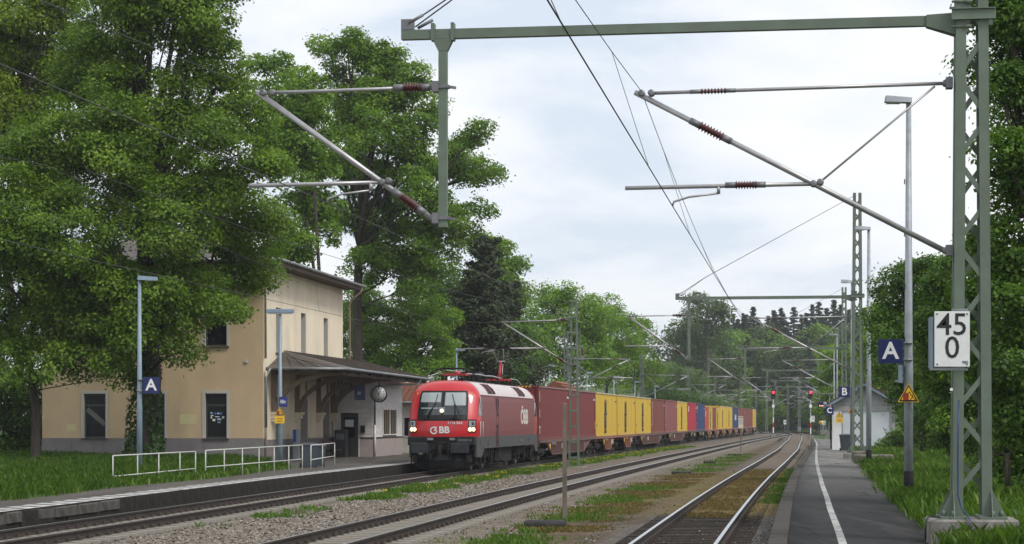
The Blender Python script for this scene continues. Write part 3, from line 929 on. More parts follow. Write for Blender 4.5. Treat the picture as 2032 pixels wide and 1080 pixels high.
# ---- timber clad annex with boards one by one
AX, AY0, AY1 = 2.2, 14.1, 22.0
an = MB(); an.box(.05, AX - .02, AY0 + .02, AY1, .0, 4.35)
an.build("annex_core", M_clap, bld)
def board(u0, u1, z, axis):
    b = MB()
    if axis == 'y': b.hexa([(u0, AY0 - .028, z), (u1, AY0 - .028, z), (u1, AY0 + .015, z), (u0, AY0 + .015, z), (u0, AY0 - .008, z + .158), (u1, AY0 - .008, z + .158), (u1, AY0 + .015, z + .158), (u0, AY0 + .015, z + .158)])
    else: b.hexa([(AX + .028, u0, z), (AX + .028, u1, z), (AX - .015, u1, z), (AX - .015, u0, z), (AX + .008, u0, z + .158), (AX + .008, u1, z + .158), (AX - .015, u1, z + .158), (AX - .015, u0, z + .158)])
    b.build("clapboard", M_clap, bld)
DU0, DU1, DZ = .5, 1.42, 2.32
W0, W1, WZ0, WZ1 = 16.6, 20.3, 1.2, 2.5
z = 1.06
while z < 4.1:
    if z < DZ:
        board(.06, DU0 - .09, z, 'y'); board(DU1 + .09, AX - .09, z, 'y')
    else: board(.06, AX - .09, z, 'y')
    if WZ0 - .1 < z + .08 < WZ1 + .06:
        board(AY0 + .09, W0 - .09, z, 'x'); board(W1 + .09, AY1 - .05, z, 'x')
    else:
        board(AY0 + .09, W0 - .05, z, 'x'); board(W0 - .04, W1 + .04, z, 'x'); board(W1 + .05, AY1 - .05, z, 'x')
    z += .166
b = MB(); b.box(AX - .09, AX + .035, AY0 - .035, AY0 + .09, 1.06, 4.2); b.box(AX - .03, AX + .035, AY1 - .05, AY1 + .04, 1.06, 4.2)
b.build("corner_post", M_clap, bld)
b = MB(); b.box(.06, DU0 - .06, AY0 - .03, AY0 + .02, 0, 1.0); b.box(DU1 + .06, AX + .03, AY0 - .03, AY0 + .02, 0, 1.0); b.box(AX - .02, AX + .03, AY0 + .025, AY1, 0, 1.0)
b.build("base_panel", M_clapbase, bld)
b = MB(); b.box(.06, DU0 - .06, AY0 - .06, AY0 + .02, 1.004, 1.055); b.box(DU1 + .06, AX + .06, AY0 - .06, AY0 + .02, 1.004, 1.055); b.box(AX - .02, AX + .06, AY0 + .025, AY1, 1.004, 1.055)
b.build("base_ledge", M_darkframe, bld)
b = MB(); b.box(DU0, DU1, AY0 - .02, AY0 + .012, 0, DZ, 0); b.box(DU0 + .16, DU1 - .16, AY0 - .03, AY0 - .015, 1.05, 2.1, 1); b.box(DU0 + .12, (DU0 + DU1) / 2 - .04, AY0 - .032, AY0 - .015, .12, .92, 0); b.box((DU0 + DU1) / 2 + .04, DU1 - .12, AY0 - .032, AY0 - .015, .12, .92, 0)
adoor = b.build("annex_door", [M_door, M_glass], bld)
b = MB(); b.box(DU0 - .08, DU0 - .003, AY0 - .05, AY0 + .02, 0, DZ + .08); b.box(DU1 + .003, DU1 + .08, AY0 - .05, AY0 + .02, 0, DZ + .08); b.box(DU0, DU1, AY0 - .05, AY0 + .02, DZ + .004, DZ + .08)
b.build("door_frame", M_clap, adoor)
MB().tube([(DU0 + .08, AY0 - .02, 1.12), (DU0 + .08, AY0 - .09, 1.12), (DU0 + .2, AY0 - .09, 1.12)], .016, 6).build("handle", M_zinc, adoor)
MB().box(DU0 + .22, DU1 - .24, AY0 - .036, AY0 - .032, 1.6, 1.97).build("notice", M_white, adoor)
b = MB(); b.box(DU1 + .14, DU1 + .36, AY0 - .13, AY0 - .03, 1.28, 1.66); b.build("letter_box", M_black, bld)
b = MB()
px = AX + .03
for (a, c) in ((W0 - .08, W0), ((W0 + W1) / 2 - .05, (W0 + W1) / 2 + .05), (W1, W1 + .08)): b.box(px - .02, px + .03, a, c, WZ0 - .06, WZ1 + .08)
for (a, c) in ((W0, (W0 + W1) / 2 - .05), ((W0 + W1) / 2 + .05, W1)):
    b.box(px - .02, px + .03, a, c, WZ1, WZ1 + .08); b.box(px - .02, px + .05, a, c, WZ0 - .06, WZ0)
wn_ = b.build("annex_window", M_clap, bld)
for (a, c) in ((W0, (W0 + W1) / 2 - .05), ((W0 + W1) / 2 + .05, W1)):
    MB().box(px - .012, px, a, c, WZ0, WZ1).build("pane", M_glass, wn_)
    cu = MB()
    for k in range(4):
        y = a + .15 + k * (c - a - .3) / 3
        cu.box(px + .001, px + .006, y - .09, y + .07, WZ0 + .02, WZ1 - .02)
    cu.build("curtain", mat("grey_curtain", (.2, .19, .185), rough=.9), wn_)
b = MB(); b.tube([(CE + .05, 19.2, cz_e - .08), (CE + .02, 19.2, cz_e - .25), (CE - .2, 19.0, cz_e - .4), (AX + .3, 14.5, 3.75), (AX + .1, AY0 + .0, 3.5), (AX + .1, AY0 - .02, 1.7)], .05, 8); b.build("downpipe", M_zinc, bld)
b = MB(); b.tube([(AX + .1, AY0 - .02, 1.7), (AX + .1, AY0 - .02, .0)], .06, 8); b.build("downpipe", M_clap, bld)
cg = MB(); cg.prism([(AX, 4.15), (CE - .05, cz_e - .1), (CE - .05, cz_e - .16), (AX, 4.1)], AY1 - .08, AY1 - .02, 'y'); cg.build("gable_board", M_clap, bld)

def on_bld(x, y, z):
    return bld.matrix_basis @ Vector((x, y, z)) if False else Matrix.Translation(Vector((-11.3, 93.5, .28))) @ Matrix.Rotation(BANG, 4, 'Z') @ Vector((x, y, z))
# ---- station clock under the canopy edge
p = on_bld(3.3, 10.2, 3.25)
clk = empty("station_clock", p, BANG); tag(clk, "round two faced station clock hanging below the canopy edge", "clock")
MB().lathe([(.02, -.11), (.40, -.11), (.42, -.09), (.42, .09), (.40, .11), (.02, .11)], n=32, axis='y').build("case", M_black, clk)
MB().lathe([(.01, -.125), (.365, -.125), (.365, -.108), (.01, -.108)], n=32, axis='y').build("dial", mat("clock_dial", (.5, .5, .5), var=.03, rough=.4), clk)
tk = MB()
for i in range(12):
    a = i * PI / 6; r0 = .27 if i % 3 else .24
    tk.bar((math.sin(a) * r0, -.127, math.cos(a) * r0), (math.sin(a) * .335, -.127, math.cos(a) * .335), .028, .006, up=(0, 1, 0))
tk.build("hour_marks", M_black, clk)
for a, l, w_ in ((R(33), .19, .035), (R(-30), .29, .026)):
    MB().bar((-math.sin(a) * .06, -.131, -math.cos(a) * .06), (math.sin(a) * l, -.131, math.cos(a) * l), w_, .006, up=(0, 1, 0)).build("hand", M_black, clk)
MB().tube([(0, 0, .4), (0, 0, .95)], .03, 8).build("hanger", M_black, clk)
# ---- hanging platform number sign
p = on_bld(1.95, 12.0, 3.35)
sg = empty("platform_sign", p, BANG); tag(sg, "small pale blue platform sign hanging on two rods under the canopy", "sign")
MB().box(-.28, .28, -.03, .03, -.38, .38).build("panel", mat("pale_blue_sign", (.10, .12, .30), var=.05, rough=.3), sg)
marks("small_print", M_white, sg, (-.11, -.033, -.1), (1, 0, 0), (0, 0, 1), 2, .09, .2, .03, 4)
for s in (-.2, .2): MB().tube([(s, 0, .38), (s, 0, 1.1)], .012, 6).build("rod", M_zinc, sg)

# ---- bench and bins under the canopy
M_bench = mat("purple_brown_bench", (.09, .045, .055), rough=.5, var=.15)
for i, y in enumerate((6.0, 11.2)):
    p = on_bld(.75, y, 0)
    be = empty("platform_bench", p, BANG)
    tag(be, ["purple brown slatted bench against the station wall, behind the railing gap", "purple brown slatted bench beside the grey litter cabinet"][i], "bench", "benches along the station wall")
    for k in range(3): MB().box(-.2 + k * .16, -.07 + k * .16, -.9, .9, .42, .46).build("slat", M_bench, be)
    for k in range(3): MB().hexa([(-.3 - .03 * k, -.9, .55 + k * .14), (-.25 - .03 * k, -.9, .55 + k * .14), (-.25 - .03 * k, .9, .55 + k * .14), (-.3 - .03 * k, .9, .55 + k * .14), (-.33 - .03 * k, -.9, .66 + k * .14), (-.28 - .03 * k, -.9, .66 + k * .14), (-.28 - .03 * k, .9, .66 + k * .14), (-.33 - .03 * k, .9, .66 + k * .14)]).build("slat", M_bench, be)
    for s in (-.7, .7):
        b = MB(); b.bar((-.2, s, 0), (-.2, s, .42), .05, .05); b.bar((.22, s, 0), (.22, s, .42), .05, .05); b.bar((-.24, s, .42), (-.38, s, .97), .05, .04); b.bar((-.22, s, .4), (.24, s, .4), .05, .04)
        b.build("leg", M_darkframe, be)
def grey_bin(name, loc, rz, label, group, w=.58, d=.72, h=1.05, body=(.10, .12, .14)):
    o = empty(name, loc, rz); tag(o, label, "bin", group)
    m = mat("grey_bin_plastic", body, rough=.45, var=.1)
    b = MB(); rg = []
    for zz, k in ((.06, .8), (.1, .84), (h * .86, 1.0), (h * .9, 1.03), (h * .92, 1.03)):
        x, y = w / 2 * k, d / 2 * k
        rg.append([(-x + .04, -y, zz), (x - .04, -y, zz), (x, -y + .04, zz), (x, y - .04, zz), (x - .04, y, zz), (-x + .04, y, zz), (-x, y - .04, zz), (-x, -y + .04, zz)])
    b.rings(rg, 0, True, False); b.build("body", m, o)
    l = MB(); rg = []
    for zz, k in ((h * .92, 1.1), (h * .95, 1.1), (h * 1.0, .95), (h * 1.02, .6)):
        x, y = w / 2 * k, d / 2 * k
        rg.append([(-x + .05, -y, zz), (x - .05, -y, zz), (x, -y + .05, zz), (x, y - .05, zz), (x - .05, y, zz), (-x + .05, y, zz), (-x, y - .05, zz), (-x, -y + .05, zz)])
    l.rings(rg, 0, True, False); l.build("lid", m, o)
    MB().tube([(-w * .4, d / 2 * 1.12, h * .93), (w * .4, d / 2 * 1.12, h * .93)], .018, 6).build("handle", m, o)
    for s in (-1, 1): MB().lathe([(.02, -.03), (.1, -.03), (.1, .03), (.02, .03)], (s * w * .45, d * .42, .1), 12, axis='x').build("wheel", M_black, o)
    return o
grey_bin("wheeled_bin", (px_x(613, 83), 83, .29), .2, "dark grey wheeled bin behind the gap between the two railings", "grey wheeled bins", .68, .7, 1.0, (.045, .06, .075))
grey_bin("wheeled_bin", (px_x(632, 85), 85, .29), .2, "smaller grey wheeled bin standing beside the short railing", "grey wheeled bins", .55, .6, .92, (.05, .06, .07))
p = on_bld(.7, 13.3, 0)
lc = empty("litter_cabinet", p, BANG); tag(lc, "tall dark litter cabinet beside the annex door", "litter bin")
MB().bbox(-.3, .3, -.35, .35, 0, 1.45, .03).build("cabinet", mat("dark_cabinet", (.05, .05, .055), rough=.4), lc)
MB().box(-.22, .22, -.358, -.35, .95, 1.25).build("flap", M_zinc, lc)
p = on_bld(.45, 4.5, 0)
tv = empty("ticket_validator", p, BANG); tag(tv, "slim grey and blue ticket validator post beside the station wall", "ticket machine")
MB().bbox(-.16, .16, -.14, .14, 0, 1.5, .02).build("housing", mat("validator_grey", (.4, .42, .45), rough=.4), tv)
MB().box(-.12, .02, -.15, -.141, .9, 1.5).build("blue_panel", mat("validator_blue", (.03, .12, .45), rough=.3), tv)

# ---- small shed with red tiles behind the annex
def tiled_roof(parent, x0, x1, ya, za, yb, zb, pitch=.34, row=.28, name="roof_tile", limit=300, made=None):
    """tiles one by one on a plane rising from (ya, za) to (yb, zb)"""
    L = math.hypot(yb - ya, zb - za); dy, dz = (yb - ya) / L, (zb - za) / L
    b = MB(); n = 6
    rg = []
    for (s, h) in ((0, .05), (row * 1.08, .012)):
        rg.append([(pitch * .98 * k / n, s * dy - (h + .035 * math.sin(PI * k / n)) * dz * (1 if dy > 0 else -1) * 0, s * dz + h + .035 * math.sin(PI * k / n)) for k in range(n + 1)])
    i = len(b.v)
    for r in rg: b.v += r
    for k in range(n): b.f.append((k, k + 1, n + 2 + k, n + 1 + k)); b.m.append(0); b.s.append(True)
    b.f.append(tuple(range(n + 1)) ); b.m.append(0); b.s.append(False)
    me = b.mesh(name, [M_tile])
    cnt = 0; rest = MB()
    r = 0
    while r * row < L - .05:
        x = x0
        while x < x1 - .05:
            p = (x, ya + r * row * dy, za + r * row * dz)
            if cnt < limit: link(name, me, parent, p)
            else:
                off = len(rest.v); rest.v += [(v[0] + p[0], v[1] + p[1], v[2] + p[2]) for v in b.v]
                for f in b.f: rest.f.append(tuple(q + off for q in f)); rest.m.append(0); rest.s.append(True)
            cnt += 1; x += pitch
        r += 1
    if rest.v: stuff(rest.build("far_roof_tiles", M_tile, parent, fix=False))
sh = empty("tiled_shed", (-7.5, 119.5, .25), BANG); tag(sh, "pale shed with red tiled roof tucked behind the station annex", "shed")
MB().box(0, 3.0, 0, 6, 0, 3.1).build("wall", mat("shed_plaster", (.45, .43, .38), rough=.9), sh)
b = MB(); b.prism([(-.4, 3.02), (6.4, 3.02), (3.0, 4.12)], 0, 3.3, 'x'); rfo = b.build("roof", M_soffit, sh)
rfo.location = (-.15, 0, 0)
tiled_roof(rfo, 0, 3.3, -.45, 3.04, 3.0, 4.17, made=None)
MB().tube([(-.2, -.52, 3.0), (3.2, -.52, 3.0)], .07, 8).build("gutter", M_zinc, sh)
MB().tube([(2.4, -.1, 3.0), (2.4, -.1, 0)], .05, 8).build("downpipe", M_zinc, sh)
for xx in (1.2,):
    f = MB().box(xx, xx + .9, -.04, .02, 1.0, 2.2).build("window", M_reveal, sh)
    MB().box(xx + .08, xx + .82, -.05, -.041, 1.08, 2.12).build("pane", M_glass, f)
# ---- house with a red roof beyond the first containers
ho = empty("red_roofed_house", (3.2, 152, .2), BANG); tag(ho, "house beyond the first dark red containers, only its orange red roof showing", "house")
MB().box(-2.6, 2.6, 0, 8, 0, 3.0).build("wall", mat("house_plaster", (.5, .47, .42), rough=.9), ho)
b = MB(); b.prism([(-3.1, 2.9), (3.1, 2.9), (0, 4.95)], -.4, 8.4, 'y'); hr = b.build("roof", mat("orange_tiles", (.24, .085, .05), rough=.85, var=.3, vscale=5, bump=.5, bscale=12), ho)
for s in (-1, 1):
    for k in range(9):
        f = k / 9
        MB().bar((s * 3.1 * (1 - f), -.42, 2.93 + 2.05 * f), (s * 3.1 * (1 - f), 8.42, 2.93 + 2.05 * f), .2, .05).build("tile_course", hr.data.materials[0], hr)

# ---- white platform hut with bins and signs on the near platform
HX, HY_ = px_x(1712, 127), 127.0
hut = empty("platform_hut", (HX, HY_, .38), -math.atan(.157)); tag(hut, "small white platform hut with a low red tiled gable roof", "hut")
M_hutw = mat("white_hut_render", (.62, .66, .70), rough=.9, var=.05, vscale=1, dirt=.35, dirt_col=(.42, .43, .43), dscale=1)
M_hutg = mat("grey_hut_concrete", (.34, .34, .34), rough=.9, var=.1)
MB().box(-1.72, 1.85, 0, 4.2, 0, 2.55).build("wall", M_hutw, hut)
b = MB()
for x in (-1.3, .35, 1.62): b.box(x, x + .1, -.03, .02, 0, 2.4)
b.box(1.75, 1.95, -.05, .25, 0, 2.4); b.build("pilaster", M_hutg, hut)
b = MB(); b.box(-1.8, 1.97, -.06, .3, 2.4, 2.75); b.prism([(-1.9, 2.78), (1.95, 2.78), (.1, 4.05)], .0, .2, 'y'); b.build("gable", M_hutg, hut)
MB().box(-1.86, -1.3, -.1, .12, .0, 2.38).build("corner_panel", mat("bright_white_panel", (.78, .78, .78), rough=.6, var=.04), hut)
for s in (-1, 1):
    b = MB(); xe = -2.35 if s < 0 else 2.55; xm_ = .1
    q = [(xm_, 4.2), (xe, 2.75), (xe, 2.60), (xm_, 4.05)]
    b.prism(q, -.45, 4.6, 'y'); hrf = b.build("roof_slope", M_soffit, hut)
    b = MB(); b.bar((xm_, -.46, 4.06), (xe, -.46, 2.62), .04, .16); b.build("verge_board", M_bluesteel, hrf)
    L = math.hypot(xe - xm_, 1.45)
    tb = MB(); n = 5
    for k in range(n + 1): pass
    ux, uz = (xm_ - xe) / L, 1.45 / L
    tl = MB(); tl.hexa([(0, 0, .05), (ux * .34, 0, uz * .34 + .01), (ux * .34, .22, uz * .34 + .01), (0, .22, .05), (0, 0, .09), (ux * .34, 0, uz * .34 + .05), (ux * .34, .22, uz * .34 + .05), (0, .22, .09)])
    me = tl.mesh("roof_tile", [M_tile]); fix_normals(me)
    r = 0
    while r * .31 < L - .1:
        y = -.45; 
        while y < 4.4:
            link("roof_tile", me, hrf, (xe + ux * r * .31, y - .08 + rnd.uniform(-.006, .006), 2.73 + uz * r * .31)); y += .232
        r += 1
    if s < 0: MB().tube([(xe - .06, -.5, 2.62), (xe - .06, 4.6, 2.6)], .07, 8).build("gutter", M_zinc, hut)
b = MB(); b.tube([(-2.35, -.4, 2.6), (-2.2, -.3, 2.4), (-1.95, -.1, 2.25), (-1.93, -.1, .1)], .045, 8); b.build("downpipe", M_black, hut)
b = MB(); b.lathe([(.02, -.12), (.1, -.12), (.12, .1), (.03, .12)], (-2.3, -.55, 2.85), 10, axis='y'); b.build("loudspeaker", M_galv, hut)
# ================================================================== vegetation
M_bark = mat("dark_bark", (0.05, 0.04, 0.032), rough=.95, var=.4, vscale=3, bump=.7, bscale=14, stretch=(1, 1, .3))
M_bark_g = mat("grey_bark", (0.13, 0.115, 0.10), rough=.95, var=.3, vscale=3, bump=.5, bscale=14, stretch=(1, 1, .3))
L_linden = leaf_mat("linden_leaves", (0.055, 0.112, 0.01), (0.122, 0.215, 0.017), (0.27, 0.4, 0.042), trans=.42)
L_linden2 = leaf_mat("bright_linden_leaves", (0.085, 0.17, 0.012), (0.155, 0.285, 0.021), (0.28, 0.44, 0.045), trans=.42)
L_maple = leaf_mat("maple_leaves", (0.07, 0.14, 0.012), (0.135, 0.245, 0.02), (0.25, 0.39, 0.04), trans=.42)
L_yellowish = leaf_mat("yellow_green_leaves", (0.09, 0.14, 0.007), (0.155, 0.235, 0.012), (0.24, 0.34, 0.03), trans=.42)
L_hazel = leaf_mat("hazel_leaves", (0.038, 0.092, 0.011), (0.08, 0.165, 0.017), (0.175, 0.3, 0.036), trans=.4)
L_willow = leaf_mat("pale_willow_leaves", (0.08, 0.14, 0.045), (0.115, 0.19, 0.06), (0.16, 0.24, 0.09), trans=.4)
L_pine = leaf_mat("pine_needles", (0.038, 0.056, 0.028), (0.064, 0.086, 0.042), (0.105, 0.125, 0.066), trans=.12, rough=.7)
L_spruce = leaf_mat("hazed_spruce_needles", (0.042, 0.068, 0.038), (0.062, 0.098, 0.052), (0.09, 0.13, 0.065), trans=.12, rough=.7)  # needle colour lightened to stand in for haze on the far hill
L_far = leaf_mat("wood_leaves", (0.05, 0.09, 0.024), (0.078, 0.13, 0.034), (0.11, 0.175, 0.048), trans=.4)
L_ivy = leaf_mat("ivy_leaves", (0.02, 0.05, 0.01), (0.045, 0.10, 0.016), (0.09, 0.17, 0.03))
L_grass = leaf_mat("grass_blades", (0.055, 0.12, 0.014), (0.1, 0.2, 0.022), (0.19, 0.29, 0.05), trans=.35)
L_dry = leaf_mat("dry_moss", (0.11, 0.075, 0.025), (0.19, 0.135, 0.045), (0.23, 0.2, 0.07), trans=.2)

def unit(v): return v / (np.linalg.norm(v, axis=1, keepdims=True) + 1e-9)

def leaf_quads(P_, N_, size, droop=0.0, asp=.62):
    """folded leaf rhombs at points P_ with normals N_"""
    n = len(P_)
    a = unit(np.cross(N_, rng.normal(size=(n, 3))))
    b = np.cross(N_, a)
    s = (size * rng.uniform(.65, 1.25, n))[:, None]
    a2 = unit(a + np.array([0, 0, -droop]))
    t0 = P_ - a2 * s * .5; t1 = P_ + a2 * s * .5
    l = P_ + b * s * asp * .5 + N_ * s * .10; r = P_ - b * s * asp * .5 + N_ * s * .10
    V = np.stack([t0, l, t1, r], 1).reshape(-1, 3)
    F = np.arange(4 * n).reshape(n, 4)
    return V, F

def crown_points(blobs, n_leaves, rc, seed, inner=.55, density=1.0, flat=.72, fill=.17):
    """leaf positions gathered in sprays on the outside of each lobe, with gaps between"""
    g = np.random.default_rng(seed)
    C = []
    for (x, y, z, rx, ry, rz) in blobs:
        area = 4 * PI * ((rx * ry) ** 1.6 / 3 + (rx * rz) ** 1.6 / 3 + (ry * rz) ** 1.6 / 3) ** (1 / 1.6)
        k = max(5, int(density * area / (rc * rc * 2.0)))
        d = unit(g.normal(size=(k, 3)))
        d[:, 2] = np.where(d[:, 2] < -.75, -d[:, 2] * .5, d[:, 2])
        rr = inner + (1 - inner) * g.uniform(0, 1, k) ** .45
        p = np.array([x, y, z]) + d * rr[:, None] * np.array([rx, ry, rz])
        C.append(np.concatenate([p, d, (rc * g.uniform(.55, 1.3, k))[:, None]], 1))
    C = np.concatenate(C)
    w = C[:, 6] ** 2; w /= w.sum()
    idx = g.choice(len(C), n_leaves, p=w)
    c, dout, r = C[idx, :3], C[idx, 3:6], C[idx, 6]
    d = unit(g.normal(size=(n_leaves, 3)) + dout * .5 + np.array([0, 0, .35]))
    rad = r * np.where(g.uniform(size=n_leaves) < fill, g.uniform(.1, 1.5, n_leaves), g.uniform(.55, 1.05, n_leaves))
    p = c + d * rad[:, None] * np.array([1.15, 1.15, flat])
    nrm = unit(d * .55 + dout * .35 + np.array([0, 0, .65]) + g.normal(size=(n_leaves, 3)) * .55)
    ct = g.normal(0, .15, len(C))[idx]
    tint = np.clip(.48 + ct + g.normal(0, .17, n_leaves), 0, 1)
    return p, nrm, tint, C

def tube_path(b, p0, p1, r0, r1, bend, seed, n=5, sides=6):
    g = random.Random(seed)
    p0, p1 = Vector(p0), Vector(p1); L = (p1 - p0).length
    pts, rs = [], []
    ph = g.uniform(0, 6.28); 
    for k in range(n + 1):
        t = k / n
        q = p0.lerp(p1, t) + Vector((math.cos(ph), math.sin(ph), .25)) * math.sin(PI * t) * bend * L
        q += Vector((g.uniform(-1, 1), g.uniform(-1, 1), g.uniform(-1, 1))) * L * .015 * (0 < k < n)
        pts.append(q); rs.append(r0 + (r1 - r0) * t)
    b.tube(pts, rs, sides)
    return pts

def make_tree(name, label, base, tr, blobs, lm, n_leaves, size, rc, seed, group=None, bark=None, split=.38, cat="tree", lean=(0, 0), limbs=None, density=1.0, inner=.55, droop=.25, twigs=70, fork=1):
    bark = bark or M_bark
    base = Vector(base)
    root = empty(name, base); tag(root, label, cat, group)
    zmax = max(b[2] + b[5] * .5 for b in blobs)
    g = random.Random(seed)
    t = MB()
    top = Vector((base.x + lean[0], base.y + lean[1], base.z + (zmax - base.z) * split))
    mid = []
    stems = []
    for f in range(fork):
        o = Vector((g.uniform(-1, 1), g.uniform(-1, 1), 0)) * (tr * 1.2 if fork > 1 else 0)
        tp = top + (Vector((g.uniform(-.8, .8), g.uniform(-1, 1), g.uniform(-1, 1))) if fork > 1 else Vector((0, 0, 0)))
        pts = [base + o + Vector((0, 0, -.2)), base + o + Vector((0, 0, .5)), base.lerp(tp, .35) + o * .8 + Vector((g.uniform(-.03, .03), g.uniform(-.02, .02), 0)) * (tp.z - base.z), base.lerp(tp, .7) + o * .5 + Vector((g.uniform(-.045, .045), g.uniform(-.03, .03), 0)) * (tp.z - base.z), tp]
        t.tube(pts, [tr * 1.35, tr, tr * .86, tr * .74, tr * .6], 9)
        stems.append(tp)
    bp = []
    for i, bl in enumerate(blobs):
        c = Vector(bl[:3])
        s = g.choice(stems)
        start = s if c.z > s.z - 1 else base.lerp(s, max(.35, min(.95, (c.z - base.z) / max(.1, s.z - base.z) - .12)))
        r0 = tr * g.uniform(.26, .42) * (1 if c.z > s.z - 1 else .45)
        bp.append(tube_path(t, start, c, r0, r0 * .4, g.uniform(-.1, .14), seed + i, 6, 6))
    p, nrm, tint, C = crown_points(blobs, n_leaves, rc, seed, inner=inner, density=density)
    # small limbs from the lobes' middles out to the sprays
    for k in range(min(twigs, len(C))):
        c = C[g.randrange(len(C))]
        best = min(bp, key=lambda q: (q[-1] - Vector(c[:3])).length)
        a = best[g.choice((3, 4, 5, 6))]
        tube_path(t, a, Vector(c[:3]), max(.02, tr * .11), .012, g.uniform(-.12, .12), seed * 3 + k, 3, 4)
    for v in range(len(t.v)): t.v[v] = tuple(Vector(t.v[v]) - base)
    t.build("trunk", bark, root, fix=False)
    V, F = leaf_quads(p, nrm, size, droop)
    V = V - np.array(base)
    link("crown", np_mesh("crown", V, F, lm, tint), root)
    return root

def B(px, py, rp, Y, dy=0.0, sx=1.0, sz=1.0, sy=.9):
    """a lobe of a crown: where it shows in the picture, at depth Y + dy"""
    Y2 = Y + dy; r = rp * Y2 / FPX
    return (px_x(px, Y2), Y2, px_z(py, Y2), r * sx, r * sy, r * sz)

def lobes(lst, Y, spread, seed, sy=.9):
    g = random.Random(seed)
    return [B(*q[:3], Y, g.uniform(-spread, spread), *(q[3:] if len(q) > 3 else ()), sy=sy) if len(q) == 3 else B(q[0], q[1], q[2], Y, g.uniform(-spread, spread), q[3], q[4], sy) for q in lst]

# --- the old linden in front of the station, its trunk wrapped in ivy
t1 = make_tree("linden_tree", "tallest old linden in front of the station, its thick trunk wrapped in ivy", (px_x(287, 86), 86, .3), .5,
    lobes([(345, 40, 95), (240, 50, 85), (190, 130, 75), (415, 85, 60), (270, 180, 80, 1.1, .8), (420, 190, 70), (210, 250, 75), (345, 250, 55), (470, 240, 60), (300, 330, 70), (435, 320, 80), (500, 360, 65), (380, 400, 70), (470, 440, 80), (520, 460, 50), (330, 460, 70), (420, 520, 75), (490, 540, 50), (320, 560, 60), (395, 600, 55), (335, 640, 48), (300, 600, 66), (250, 670, 55), (200, 560, 62), (345, 690, 32), (440, 600, 40), (225, 310, 62), (240, 420, 62), (250, 250, 50), (180, 200, 60), (300, 20, 60), (390, -30, 90), (270, -40, 90), (450, 140, 40)], 86, 3.2, 11),
    L_linden, 178000, .165, .74, 11, split=.5, inner=.4, density=1.0, twigs=110, group="old trees in front of the station")
iv = []
g_ = np.random.default_rng(3)
for k in range(2600):
    z = g_.uniform(0, 1) ** 1.3 * 4.6; a = g_.uniform(0, 2 * PI); rr = .56 + g_.uniform(.0, .22) + .3 * math.exp(-z * 1.4)
    if math.sin(a * 2 + z * 1.3) < -.55 and z > 1.0: continue
    iv.append((math.cos(a) * rr, math.sin(a) * rr, z))
iv = np.array(iv); nn = unit(np.stack([iv[:, 0], iv[:, 1], np.full(len(iv), .25)], 1) + g_.normal(size=(len(iv), 3)) * .4)
V, F = leaf_quads(iv, nn, .17, .4, .8)
stuff(link("ivy", np_mesh("ivy", V, F, L_ivy, np.clip(g_.normal(.5, .2, len(iv)), 0, 1)), t1))
make_tree("linden_tree", "leafy linden with a thin trunk hiding the station's outer corner, beside the tall old one", (px_x(70, 84), 84, .3), .2,
    lobes([(95, 270, 62), (55, 330, 80), (140, 360, 75), (30, 430, 90), (120, 470, 95), (200, 450, 55), (50, 550, 95), (150, 570, 90), (225, 560, 50), (100, 650, 80), (190, 650, 75), (20, 650, 70), (60, 720, 60, 1.3, .7), (160, 720, 60, 1.4, .6), (240, 690, 45), (230, 740, 36), (-40, 480, 90), (-40, 640, 80)], 84, 2.2, 12),
    L_linden, 104000, .158, .65, 12, split=.45, inner=.45, twigs=60, group="old trees in front of the station")
make_tree("lime_tree", "yellow green tree rising behind the leafy linden at the picture's edge", (px_x(30, 101), 101, .3), .3,
    lobes([(45, 30, 85), (95, 90, 60), (20, 130, 90), (70, 190, 65), (10, 240, 80), (-50, 80, 90), (120, 20, 50), (110, 150, 45), (60, 300, 60), (-40, 200, 90), (140, 220, 40)], 101, 2.5, 13),
    L_yellowish, 48000, .2, .85, 13, split=.6, inner=.4, twigs=50)
make_tree("elder_bush", "dark dense bush filling the corner under the linden beside the station's end wall", (px_x(20, 99), 99, .2), .12,
    lobes([(20, 800, 60), (60, 840, 55), (-40, 780, 80), (30, 880, 55), (-30, 870, 70), (80, 780, 36), (70, 885, 40)], 99, 1.2, 14), L_hazel, 18000, .2, .7, 14, cat="bush", split=.3, twigs=20)
# --- the trees behind the station
make_tree("ash_tree", "slim open tree right behind the station roof", (px_x(614, 126), 126, .2), .15,
    lobes([(530, 150, 46), (580, 190, 50), (545, 235, 55), (610, 270, 50), (630, 215, 30), (580, 330, 52), (640, 330, 42), (545, 300, 42), (600, 410, 48), (650, 410, 34), (560, 480, 46), (610, 500, 32), (640, 470, 28)], 126, 2.5, 15),
    L_maple, 36000, .25, .8, 15, split=.62, inner=.35, density=.8, twigs=50, fork=2)
make_tree("maple_tree", "tallest maple behind the canopy with sprawling open limbs", (px_x(712, 136), 136, .2), .42,
    lobes([(690, 105, 42, 1.2, .9), (655, 95, 26), (750, 125, 48), (805, 150, 45), (835, 185, 35), (700, 180, 48), (765, 200, 52), (690, 255, 46), (740, 270, 48), (815, 260, 45), (850, 235, 26), (670, 330, 40), (730, 350, 50), (800, 330, 52), (870, 320, 36), (915, 300, 32), (950, 270, 26), (965, 345, 26, 1.3, .7), (930, 350, 28), (760, 430, 50), (840, 410, 52), (875, 450, 46), (700, 430, 40), (810, 490, 50), (870, 505, 36), (915, 440, 30), (945, 420, 20), (780, 540, 46), (825, 560, 44), (730, 520, 36)], 136, 3.0, 16),
    L_maple, 112000, .215, .8, 16, split=.5, inner=.25, density=1.0, twigs=120, fork=1, bark=M_bark)
